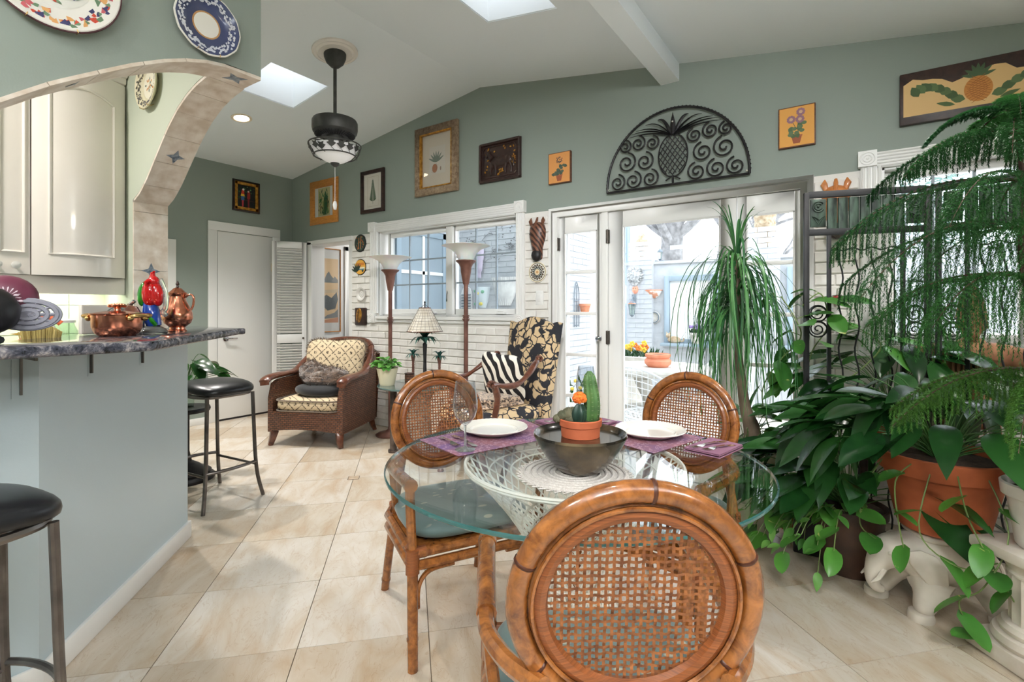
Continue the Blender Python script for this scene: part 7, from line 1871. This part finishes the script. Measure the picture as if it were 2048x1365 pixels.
# pothos climbing over the screen
r = thing('pothos_vine', 'bright green pothos vine climbing the left posts of the iron screen', 'potted plant', (-.27,3.15,0))
pot_lathe(r, [(0,0),(.075,0),(.09,.18),(.10,.182),(.10,.21),(.094,.21),(.086,.18),(0,.18)], M['oldterracotta']); soil(r, .085, .195)
g = random.Random(51); b = MB()
for path in ([(0,0,.2),(-.03,-.06,.5),(.05,-.15,.78),(.09,-.14,.98),(.16,-.13,1.12),(.13,-.15,1.28),(.05,-.17,1.22)], [(0,0,.2),(.05,-.1,.5),(.15,-.14,.75),(.30,-.08,.9),(.38,-.06,1.02),(.30,-.09,1.1)], [(0,0,.2),(-.10,-.08,.5),(-.14,-.15,.75),(-.06,-.17,.92),(.04,-.17,1.05),(.02,-.18,1.15),(-.05,-.15,1.27)], [(0,0,.2),(.2,-.1,.45),(.36,-.08,.7),(.5,-.02,.86),(.56,-.02,.95)]):
    P_ = smooth_path(path, 7); b.tube(P_, .0035, 5)
    for i in range(8, len(P_), 3):
        a = g.uniform(0,2*PI); st = P_[i]+Vector((.05*cos(a),.05*sin(a),.02)); b.tube([P_[i], st], .0018, 4); place_leaf(g.choice(PL), r, st, (cos(a),sin(a)*.6-.3,g.uniform(-.9,.2)), g.uniform(-.5,.5), g.uniform(.85,1.35))
b.build('vine', M['vine'], r)
# foliage plant at the window sill behind the screen
r = thing('window_fern', 'dark bushy houseplant on a plant table behind the iron screen', 'potted plant', (.16,3.34,.51))
pot_lathe(r, [(0,0),(.09,0),(.12,.17),(.132,.172),(.132,.20),(.122,.2),(.112,.17),(0,.17)], M['oldterracotta']); soil(r, .11, .185); lily(r, (0,0,.19), 60, .42, .42, seed=14)
pt = thing('plant_table', 'dark low plant table behind the iron screen carrying the clay figure', 'table', (.42,3.33,0)); b = MB(); b.box((-.42,-.15,.47),(.42,.15,.51)); b.build('top', M['darkwood'], pt, bevel=.006)
for sx_ in (-1,1):
    for sy_ in (-1,1): b = MB(); b.box((sx_*.38-.02,sy_*.12-.02,0),(sx_*.38+.02,sy_*.12+.02,.47)); b.build('leg', M['darkwood'], pt, bevel=.004)
# clay figure with pointed hood and spread arms
r = thing('clay_figure', 'clay bearded figure in a pointed hood with arms spread wide', 'statue', (.475,3.30,.51), rad(-10))
pts = [(0,0,.30),(0,0,.44),(0,0,.50),(0,0,.56),(0,0,.10),(-.09,0,.49),(-.20,-.01,.45),(-.30,-.02,.42),(.09,0,.49),(.20,-.01,.45),(.30,-.02,.42)]
skin('robed_body', pts, [(0,1),(1,2),(2,3),(0,4),(1,5),(5,6),(6,7),(1,8),(8,9),(9,10)], [.105,.10,.06,.05,.13,.065,.058,.05,.065,.058,.05], M['clay'], r, 2)
b = MB(); b.ell((0,-.006,.62),(.052,.055,.068), 20, 14); b.lathe([(.056,.635),(.062,.645),(.058,.67),(.05,.72),(.036,.77),(.014,.812),(0,.82)], 22)
b.ell((0,-.062,.615),(.010,.014,.018), 10, 8); b.ell((0,-.052,.572),(.034,.018,.036), 14, 10); b.ell((0,-.058,.592),(.020,.006,.004), 10, 6)
for s in (-1,1): b.ell((s*.022,-.053,.632),(.012,.006,.006), 10, 6); b.tube([(s*.008,-.058,.644),(s*.022,-.058,.648),(s*.036,-.05,.642)], .004, 6); b.ell((s*.054,0,.615),(.008,.014,.02), 8, 6)
b.build('head', M['clay'], r)
for s in (-1,1):
    b = MB(); b.ell((s*.335,-.025,.405),(.028,.020,.012), 10, 8)
    for k in range(4): b.tube([(s*(.35),-.04+.012*k,.405),(s*(.385-.004*abs(k-1.5)),-.044+.014*k,.398)], .006, 6)
    b.tube([(s*.33,-.042,.407),(s*.35,-.06,.405)], .006, 6); b.build('hand', M['clay'], r)
b = MB()
for k in range(9): x = -.08+.02*k; b.tube([(x,-.10+abs(x)*.3,.44),(x*1.15,-.125+abs(x)*.3,.28),(x*1.3,-.135+abs(x)*.3,.08)], .006, 6)
b.build('robe_folds', M['clay'], r)
# little potted plants indoors
r = thing('potted_primrose', 'small leafy green plant in a ribbed cream pot on the glass side table', 'potted plant', (-3.14,2.80,SZ))
b = MB(); prof = [(0,0),(.055,0)]
for k in range(8): prof += [(.057+.0035*k,.004+.0165*k),(.060+.0035*k,.012+.0165*k)]
b.lathe(prof+[(.088,.14),(.083,.14),(.078,.12),(0,.12)], 40); b.build('ribbed_pot', M['creampot'], r); g = random.Random(61)
RL = [leaf_mesh('round_leaf', .075, .034, M['leafg'], droop=.3, fold=.25)]
b = MB()
for k in range(60): a = g.uniform(0,6.28); q = .09*math.sqrt(g.random()); z = .14+.075*(1-(q/.1)**2)*g.uniform(.6,1); b.tube([(.02*cos(a),.02*sin(a),.12),(q*cos(a),q*sin(a),z)], .002, 4); place_leaf(RL[0], r, (q*cos(a),q*sin(a),z), (cos(a),sin(a),g.uniform(-.4,.6)), g.uniform(-.6,.6), g.uniform(.6,1.0))
b.build('petioles', M['petiole'], r); b = MB()
for k in range(9): b.ell((-.02+.01*(k%3),-.05+.008*(k//3),.175+.005*(k%2)),(.012,.012,.008), 8, 6)
b.build('pale_buds', M['leafpale'] if 'leafpale' in M else P((214,226,196)), r)
r = thing('shade_plant', 'broad leaved green plant on the black pedestal behind the half wall', 'potted plant', (-3.905,1.615,.51))
pot_lathe(r, [(0,0),(.06,0),(.08,.12),(.085,.13),(.08,.13),(.07,.11),(0,.11)], M['clearglass']); soil(r, .068, .112); lily(r, (0,0,.12), 30, .34, .22, [leaf_mesh('broad_leaf', .15, .045, M['lily'], droop=.5)], seed=71)

# ---------------------------------------------------------------- the courtyard
M['outstone'] = noisy('cast_stone', (190,186,178), (216,212,204), 12, .8, bump=.2); M['finial'] = noisy('lichen_stone', (150,128,100), (196,180,156), 18, .85, bump=.4); M['outterra'] = noisy('pale_terracotta', (214,128,94), (226,150,118), 14, .7)  # outterra is a paler clay colour than the indoor terracotta
r = thing('patio_table', 'round cast stone garden table on a curved pedestal in the courtyard', 'garden table', (-1.50,4.56,-.08)); Z = .76
b = MB(); b.lathe([(0,Z-.06),(.44,Z-.06),(.47,Z-.05),(.48,Z-.02),(.47,Z),(0,Z)], 48); b.build('stone_top', M['outstone'], r)
for k in range(3):
    w = 2*PI*k/3+.5; b = MB(); b.tube(smooth_path([(.30*cos(w),.30*sin(w),Z-.07),(.22*cos(w),.22*sin(w),Z-.2),(.12*cos(w),.12*sin(w),Z-.35),(.16*cos(w),.16*sin(w),.12),(.26*cos(w),.26*sin(w),0)],5), .055, 10, flat=.7); b.build('leg', M['outstone'], r)
b = MB(); b.lathe([(0,.28),(.22,.28),(.30,.34),(.31,.37),(0,.37)], 32); b.build('lower_shelf', M['outstone'], r)
r = thing('garden_bench', 'curved cast stone bench beside the garden table', 'bench', (-1.95,4.15,-.08)); b = MB(); b.lathe([(0,.34),(.28,.34),(.30,.37),(.29,.40),(0,.40)], 32, sx=1.1, sy=.6); b.build('seat', M['outstone'], r)
for s in (-1,1): b = MB(); b.box((s*.17-.04,-.1,0),(s*.17+.04,.1,.345)); b.build('leg', M['outstone'], r, bevel=.015)
r = thing('orange_planter', 'orange two-tier terracotta bowl on the garden table', 'planter', (-1.47,4.50,Z-.08)); b = MB(); b.lathe([(0,0),(.085,0),(.115,.03),(.12,.055),(.105,.075),(.098,.08),(.112,.095),(.114,.115),(.105,.12),(.09,.10),(0,.095)], 36); b.build('bowl', M['outterra'], r); soil(r, .085, .105)
def wire_chair(label, x, y, rz):
    r = thing('wire_chair', label, 'garden chair', (x,y,-.08), rz, 'white wire garden chairs'); W_ = mat('white_wire', (236,238,240), .4) if 'wire' not in M else M['wire']; M['wire'] = W_
    def bk(u, v): a = -1.2+2.4*u; return (.27*sin(a), -.27*cos(a)+.05, .42+.40*v*(1-.35*(2*u-1)**2))
    b = MB()
    for i in range(15): b.tube([bk(i/14, j/8) for j in range(9)], .0035, 4)
    for j in range(1,8): b.tube([bk(i/16, j/8) for i in range(17)], .0035, 4)
    b.build('wire_back', W_, r); b = MB(); b.tube([bk(i/24,1) for i in range(25)], .009, 6); b.tube([(.26*cos(2*PI*i/32),.26*sin(2*PI*i/32)+.03,.42) for i in range(32)], .009, 6, closed=True); b.build('hoop', W_, r)
    b = MB()
    for k in range(-5,6): q = math.sqrt(max(0,.26**2-(k*.045)**2)); b.tube([(k*.045,-q+.03,.42),(k*.045,q+.03,.42)], .003, 4); b.tube([(-q,k*.045+.03,.421),(q,k*.045+.03,.421)], .003, 4)
    b.build('wire_seat', W_, r)
    b = MB()
    for sg in (-1,1):
        for k in range(22): a = 2*PI*k/22; b.tube([(.25*cos(a),.25*sin(a)+.03,.41),(.14*cos(a+sg*.5),.14*sin(a+sg*.5)+.03,.2),(.22*cos(a+sg*1.0),.22*sin(a+sg*1.0)+.03,0)], .0035, 4)
    b.build('wire_base', W_, r); return r
wire_chair('white wire garden chair beyond the stone table', -1.02, 5.05, rad(165)); wire_chair('white wire garden chair just outside the glazed door', -1.38, 4.02, rad(-20))
r = thing('flower_trough', 'stone planter with yellow flowers against the courtyard wall', 'planter', (-2.38,6.45,-.08)); b = MB(); b.lathe([(0,.42),(.22,.42),(.34,.62),(.36,.66),(.34,.67),(.30,.64),(0,.62)], 32, sy=.6); b.lathe([(0,0),(.16,0),(.12,.42),(0,.42)], 20); b.build('basin', M['outstone'], r); g = random.Random(81)
b = MB()
for k in range(120): a = g.uniform(0,6.28); q = .32*math.sqrt(g.random()); p = Vector((q*cos(a), .6*q*sin(a), .64)); d = Vector((g.uniform(-.6,.6),g.uniform(-.6,.6),1)).normalized()*g.uniform(.06,.16); s_ = d.orthogonal().normalized()*.012; b.add([p-s_*.3,p+d*.5-s_,p+d,p+d*.5+s_],[(0,1,2,3)])
stuff(b.build('foliage', M['lily'], r, smooth=False))
for k in range(12):
    b = MB(); x, y, z = g.uniform(-.1,.16), g.uniform(-.16,.02), g.uniform(.74,.84)
    for q in range(5): w = 2*PI*q/5; b.ell((x+.022*cos(w), y-.01, z+.022*sin(w)), (.018,.007,.018), 8, 5)
    b.build('flower', P((238,196,64) if k % 3 else (216,120,50)), r)
def urn(nm, label, x, y, z, s, kind):
    r = thing(nm, label, 'urn', (x,y,z)); b = MB(); b.box((-.15*s,-.15*s,0),(.15*s,.15*s,.03*s)); b.build('plinth', M['finial'], r, bevel=.006)
    b = MB(); b.lathe([(0,.03),(.11,.03),(.10,.06),(.05,.10),(.045,.15),(.09,.18),(.085,.21),(0,.22)] if kind == 0 else [(0,.03),(.15,.03),(.13,.08),(.07,.12),(.07,.16),(.10,.19),(0,.2)], 28); b.v = [p*s for p in b.v]; b.build('foot', M['finial'], r)
    b = MB(); b.lathe([(0,.20),(.07,.22),(.125,.28),(.14,.35),(.13,.43),(.09,.52),(.04,.58),(0,.60)] if kind == 0 else [(0,.19),(.08,.20),(.14,.26),(.155,.36),(.15,.44),(.165,.50),(.17,.56),(.12,.6),(0,.6)], 32); b.v = [p*s for p in b.v]; b.build('bowl', M['finial'], r)
    b = MB()
    for k in range(14):
        w = 2*PI*k/14
        for z in (.28,.34) if kind == 0 else (.30,.40): b.ell((s*.137*cos(w+z*3), s*.137*sin(w+z*3), s*z),(.026*s,.026*s,.036*s), 8, 6)
    b.build('carved_leaves', M['finial'], r)
urn('egg_finial', 'egg-shaped carved stone finial on the courtyard wall pier', -2.53, 7.04, 1.91, .66, 0); urn('stone_urn', 'wide carved stone urn on the right-hand courtyard pier', -.93, 7.03, 1.97, .78, 1)
def lantern(label, loc, s, wall):
    r = thing('garden_lantern', label, 'lantern', loc); b = MB(); n = 6
    b.lathe([(0,.30),(.10,.28),(.075,.33),(.03,.37),(.012,.40),(0,.41)], n); b.lathe([(0,-.02),(.02,0),(.055,.03),(.05,.045),(0,.045)], n)
    for k in range(n): w = 2*PI*k/n; b.tube([(.055*cos(w),.055*sin(w),.04),(.085*cos(w),.085*sin(w),.285)], .006, 4)
    if wall: b.tube([(0,0,.40),(0,.06,.46),(0,.12,.42),(0,.13,.36)], .01, 6); b.box((-.05,.125,.24),(.05,.14,.5))
    else: b.box((-.14,-.08,-.035),(.14,.08,-.012)); b.tube([(0,0,-.03),(0,0,.02)], .03, 8)
    b.v = [p*s for p in b.v]; b.build('frame', M['lantgrey'], r, smooth=False); b = MB(); b.lathe([(.048,.045),(.078,.28)], n); b.f = b.f[:n]; b.m = b.m[:n]; b.v = [p*s for p in b.v]; b.build('pane', M['clearglass'], r, smooth=False)
    if wall: b = MB(); b.lathe([(.098,.282),(.06,.335),(.02,.345),(0,.345)], 6); b.v = [p*s+Vector((0,-.002,.004)) for p in b.v]; b.build('red_cap', M['outterra'], r)
M['lantgrey'] = mat('lantern_metal', (112,124,134), .5)
lantern('grey lantern standing on top of the courtyard wall', (-2.28,7.07,1.90), .42, False); lantern('red-capped lantern hanging on the courtyard pier', (-2.59,6.80,1.10), .62, True)
r = thing('lion_wall_mask', 'grey carved lion face high on the courtyard pier', 'wall ornament', (-2.575,6.885,1.68)); b = MB(); b.ell((0,0,0),(.09,.05,.10), 18, 12); b.ell((0,-.04,-.03),(.04,.03,.035), 12, 8); b.tube([(0,-.02,-.09),(0,-.01,-.16)], [.05,.015], 10)
for s in (-1,1): b.ell((s*.04,-.045,.03),(.018,.012,.014), 8, 6); b.ell((s*.08,-.01,.085),(.03,.02,.03), 8, 6)
b.build('face', M['outstone2'] if 'outstone2' in M else noisy('grey_carved_stone', (120,122,124), (210,212,212), 26, .85), r); b = MB()
for k in range(18): w = 2*PI*k/18; b.tube([(.08*cos(w),-.01,.09*sin(w)),(.125*cos(w+.2),0,.13*sin(w+.2))], [.02,.006], 6)
b.build('mane', bpy.data.materials['grey_carved_stone'], r)
r = thing('red_wall_mask', 'small red clay face on the courtyard pier below the lion', 'wall ornament', (-2.575,6.885,1.485)); b = MB(); b.ell((0,0,0),(.045,.035,.062), 14, 10); b.ell((0,-.035,-.005),(.01,.012,.018), 8, 6); b.build('face', M['outterra'], r); b = MB(); 
for s in (-1,1): b.ell((s*.018,-.032,.015),(.008,.006,.005), 8, 6)
b.build('eyes', M['iron'], r)
r = thing('wall_planter', 'half-round whitewashed bowl planter on the courtyard wall', 'planter', (-1.20+.0,6.99,1.08)); r.location = (-2.345,6.99,1.44); r.scale = (.68,.68,.68); b = MB()
b.lathe([(0,-.12),(.05,-.115),(.13,-.06),(.18,.02),(.185,.04),(.17,.04),(.12,-.03),(0,-.06)], 32); b.v = [p for p in b.v]; b.build('bowl', M['outrust'] if 'outrust' in M else noisy('rusty_whitewash', (214,150,120), (236,232,228), 9, .8, lo=.42, hi=.52), r); b = MB(); b.tube([(.18*cos(PI+PI*i/20),.18*sin(PI+PI*i/20),.045) for i in range(21)], .012, 8); b.build('rim', M['outterra'], r)
r = thing('wall_dial', 'round grey-rimmed dial on the courtyard wall below the bowl planter', 'wall ornament', (-2.335,6.985,1.09)); r.scale = (.62,.62,.62); b = MB(); b.lathe([(0,.01),(.10,.01),(.13,.03),(.14,.02),(.14,0),(0,0)], 36); b.v = [Vector((p.x,-p.z,p.y)) for p in b.v]; b.build('dish', M['outstone'], r); b = MB(); b.tube([(.118*cos(2*PI*i/36),-.03,.118*sin(2*PI*i/36)) for i in range(36)], .012, 8, closed=True); b.build('rim', M['lantgrey'], r)
b = MB()
for k in range(12): w = 2*PI*k/12; b.cbox((.085*cos(w),-.013,.085*sin(w)),(.012,.004,.004), Matrix.Rotation(-w,3,'Y'))
b.build('dial_marks', M['lantgrey'], r)
r = thing('trellis_pot', 'small orange flowerpot on an arched wire trellis fixed to the white wing', 'planter', (-2.63,5.17,1.22), rad(90)); b = MB()
for x in (-.06,0,.06): b.tube([(x,0,-.22),(x,0,.16 if x else .26)], .005, 5)
for z in (-.2,-.06,.08): b.tube([(-.06,0,z),(.06,0,z)], .005, 5)
b.tube(bez((-.06,0,.16),(-.05,0,.24),(0,0,.30),8), .005, 5); b.tube(bez((.06,0,.16),(.05,0,.24),(0,0,.30),8), .005, 5); b.build('trellis', M['lantgrey'], r); b = MB(); b.lathe([(0,-.06),(.045,-.06),(.06,.02),(.068,.02),(.068,.045),(.055,.045),(.05,.02),(0,.02)], 20, (.07,-.07,0)); b.build('pot', M['outterra'], r)
def pocket(label, loc, rz, w, h, mt, dec=None):
    r = thing('wall_pocket', label, 'planter', loc, rz, None); b = MB(); n = 14; vs = []
    for t, k in ((0,1),(.3,.93),(.7,.72),(1,.42)):
        for i in range(n+1): a = PI+PI*i/n; vs.append((w/2*k*cos(a), .09*k*sin(a), h/2-h*t))
    b.add(vs, [(q*(n+1)+i, (q+1)*(n+1)+i, (q+1)*(n+1)+i+1, q*(n+1)+i+1) for q in range(3) for i in range(n)]+[tuple(range(3*(n+1),4*(n+1)))]); b.build('pocket', mt, r); b = MB()
    if dec:
        for c in dec: b = MB(); [b.ell((x, -.09*math.sqrt(max(.05,1-(x/(w/2))**2)), z),(.03,.006,.022), 8, 5) for x, z in c[1]]; b.build('painted_decor', P(c[0]), r)
    else:
        for i in range(9): a = PI+PI*(i+.5)/9; b.tube([(w/2*1.01*cos(a),.092*sin(a),h/2),(w/2*.43*cos(a),.04*sin(a),-h/2)], .008, 5)
        b.build('fluting', mt, r)
MW = noisy('weathered_white', (206,206,206), (232,232,230), 9, .8)
pocket('painted wall pocket with yellow and green fruit seen through the brick-wall window', (-3.84,4.985,1.35), 0, .22, .26, P((212,222,226)), [((226,210,110),((-.03,.05),(.03,-.08))),((130,180,150),((-.06,-.08),(.05,.07),(-.06,.08)))])
pocket('large fluted white wall pocket seen through the brick-wall window', (-3.50,4.985,1.42), 0, .38, .34, MW); pocket('shell-shaped white wall pocket on the wing wall under its window', (-4.285,4.62,.95), rad(90), .34, .2, MW)
r = thing('wall_shutter', 'narrow round-topped louvred vent on the outside brick wall', 'vent', (-4.10,4.985,1.28)); b = MB(); ext(b, [(-.09,0,-.2),(.09,0,-.2),(.09,0,.12),(.06,0,.19),(0,0,.22),(-.06,0,.19),(-.09,0,.12)], (0,-.015,0)); b.build('panel', MW, r)
for k in range(9): b = MB(); b.cbox((0,-.02,-.18+.036*k),(.15,.02,.006), Matrix.Rotation(.5,3,'X')); b.build('slat', M['lantgrey'], r, smooth=False)
r = thing('wall_flag', 'faded mauve cloth windsock hanging on the outside brick wall', 'banner', (-3.87,4.97,1.80)); b = MB(); b.tube(smooth_path([(0,0,.17),(.01,-.01,.05),(-.01,-.01,-.1),(-.02,0,-.2)],4), [.05]*5+[.045]*4+[.03]*4, 12, flat=.4); b.build('cloth', P((206,194,214)), r); b = MB(); b.tube([(0,0,.16),(0,.02,.22)], .004, 5); b.build('hook', M['lantgrey'], r)
g = random.Random(91)
for label, x, z in (('dry creeper stems high on the outside brick wall','',0),): 
    r = thing('creeper', label, 'climbing plant', (-3.55,4.982,2.05)); b = MB()
    for k in range(26):
        x0, z0 = g.uniform(-.6,.6), g.uniform(-.15,.25); pts = [Vector((x0,0,z0))]
        for i in range(6): pts.append(pts[-1]+Vector((g.uniform(-.05,.07),g.uniform(-.01,.004),g.uniform(-.06,.03))))
        b.tube(pts, .003, 4); 
    b.build('stem', M['vinegrey'] if 'vinegrey' in M else mat('dry_creeper', (120,120,124), .8), r); b = MB()
    for k in range(60): p = Vector((g.uniform(-.6,.6),-.012,g.uniform(-.3,.3))); b.ell(p,(.012,.004,.009), 5, 4)
    stuff(b.build('dry_leaves', bpy.data.materials['dry_creeper'], r))
# shrubs and bare trees over the wall
r = thing('flower_bed_plant', 'small bush with yellow flowers at the foot of the narrow glazed light', 'shrub', (-2.20,4.55,-.08)); b = MB()
for k in range(160): p = Vector((g.uniform(-.2,.2),g.uniform(-.15,.15),g.uniform(.1,.55))); d = Vector((g.uniform(-1,1),g.uniform(-1,1),g.uniform(0,1.2))).normalized()*g.uniform(.05,.10); s_ = d.orthogonal().normalized()*.012; b.add([p-s_*.3,p+d*.5-s_,p+d,p+d*.5+s_],[(0,1,2,3)])
stuff(b.build('foliage', M['lily'], r, smooth=False)); b = MB(); [b.tube([(0,0,0),(g.uniform(-.15,.15),g.uniform(-.1,.1),.45)], .006, 5) for _ in range(8)]; b.build('stems', M['bark'], r)
for k in range(7): b = MB(); b.ell((g.uniform(-.15,.15),-.12,g.uniform(.35,.58)),(.022,.02,.018), 8, 6); b.build('flower', P((236,206,90)), r)
M['greybark'] = noisy('grey_bark', (110,108,108), (150,148,148), 10, .9)
def tree(label, x, y, h, R_, seed, lean=0):
    r = thing('bare_tree', label, 'tree', (x,y,-.1)); g = random.Random(seed); b = MB(); tw = MB()
    top = Vector((lean,0,h*.45)); b.tube(smooth_path([(0,0,0),(lean*.3,.05,h*.2),top],4), [R_*1.2,R_*1.1,R_*1.05,R_,R_,R_*.95,R_*.9,R_*.85,R_*.85], 12)
    b.build('trunk', M['greybark'], r)
    def grow(p, d, L, w, dep):
        pts = [p]; q = p.copy(); dd = d.copy()
        for i in range(5): dd = (dd+Vector((g.uniform(-.25,.25),g.uniform(-.25,.25),g.uniform(-.1,.2)))).normalized(); q = q+dd*L/5; pts.append(q.copy())
        tw.tube(pts, [w*(1-.12*i) for i in range(6)], 6 if dep > 1 else 4, caps=False)
        if dep > 0:
            for k in range(3 if dep > 1 else 4):
                i = g.randint(2,5); nd = (dd+Vector((g.uniform(-1,1),g.uniform(-1,1),g.uniform(-.2,.8)))).normalized(); grow(pts[i], nd, L*g.uniform(.5,.75), w*.5, dep-1)
    for k in range(5): a = 2*PI*k/5+g.uniform(-.4,.4); grow(top*g.uniform(.75,1.0), Vector((cos(a)*.8,sin(a)*.5,g.uniform(.4,1.2))).normalized(), h*.3, R_*.42, 3)
    tw.build('branches', M['greybark'], r); return r
tree('big bare grey tree with forked trunk beyond the courtyard wall', -2.95, 9.6, 6.6, .24, 3, .1); tree('slimmer bare tree leaning beyond the courtyard wall', -2.35, 10.6, 6.5, .17, 9, .3); tree('bare tree far behind the stone urn', -1.6, 13.5, 6.0, .13, 15, -.3)
r = thing('evergreen_tree', 'blue-green evergreen beyond the courtyard wall behind the stone urn', 'tree', (.75,11.5,-.1)); b = MB(); b.tube([(0,0,0),(0,0,3.6)], [.12,.03], 8); b.build('trunk', M['greybark'], r); b = MB(); g = random.Random(101)
for k in range(2600):
    z = 1.2+2.9*g.random(); R_ = 1.5*(1-.55*((z-1.2)/2.9)); a = g.uniform(0,6.28); q = R_*math.sqrt(g.random()); p = Vector((q*cos(a),q*sin(a),z)); d = Vector((cos(a)+g.uniform(-.6,.6),sin(a)+g.uniform(-.6,.6),g.uniform(-.6,.5))).normalized()*g.uniform(.10,.2); s_ = d.orthogonal().normalized()*.022; b.add([p-s_*.4,p+d*.5-s_,p+d,p+d*.5+s_],[(0,1,2,3)])
stuff(b.build('foliage', leafmat('evergreen', (96,122,116), (140,166,158), .7, .2), r, smooth=False))
r = thing('cat_statue', 'small pale stone cat on the sill of the framed wall recess', 'statue', (-2.03,6.90,.742)); b = MB(); b.ell((0,0,.045),(.09,.045,.05), 14, 10); b.ell((-.075,-.01,.10),(.036,.032,.034), 12, 8)
for q in (-.018,.018): b.tube([(-.075+q,-.01,.125),(-.075+q*1.4,-.01,.152)], [.012,.002], 6)
b.build('body', M['finial'], r); b = MB(); b.tube(smooth_path([(.08,0,.03),(.12,0,.03),(.13,0,.07)],4), .012, 6); b.build('tail', M['finial'], r)
r = thing('violet_pot', 'stone pot of violet flowers on the sill of the framed wall recess', 'potted plant', (-1.74,6.90,.742)); pot_lathe(r, [(0,0),(.05,0),(.08,.12),(.09,.12),(.09,.15),(.08,.15),(0,.13)], M['outstone'])
b = MB()
for k in range(40): a = g.uniform(0,6.28); q = .07*math.sqrt(g.random()); p = Vector((q*cos(a),q*sin(a),.14)); d = Vector((g.uniform(-.5,.5),g.uniform(-.5,.5),1)).normalized()*.07; s_ = d.orthogonal().normalized()*.012; b.add([p-s_*.3,p+d*.5-s_,p+d,p+d*.5+s_],[(0,1,2,3)])
stuff(b.build('foliage', M['lily'], r, smooth=False))
for k in range(9): b = MB(); b.ell((g.uniform(-.07,.07),g.uniform(-.08,.02),g.uniform(.18,.25)),(.024,.018,.020), 8, 6); b.build('flower', P((150,124,190)), r)
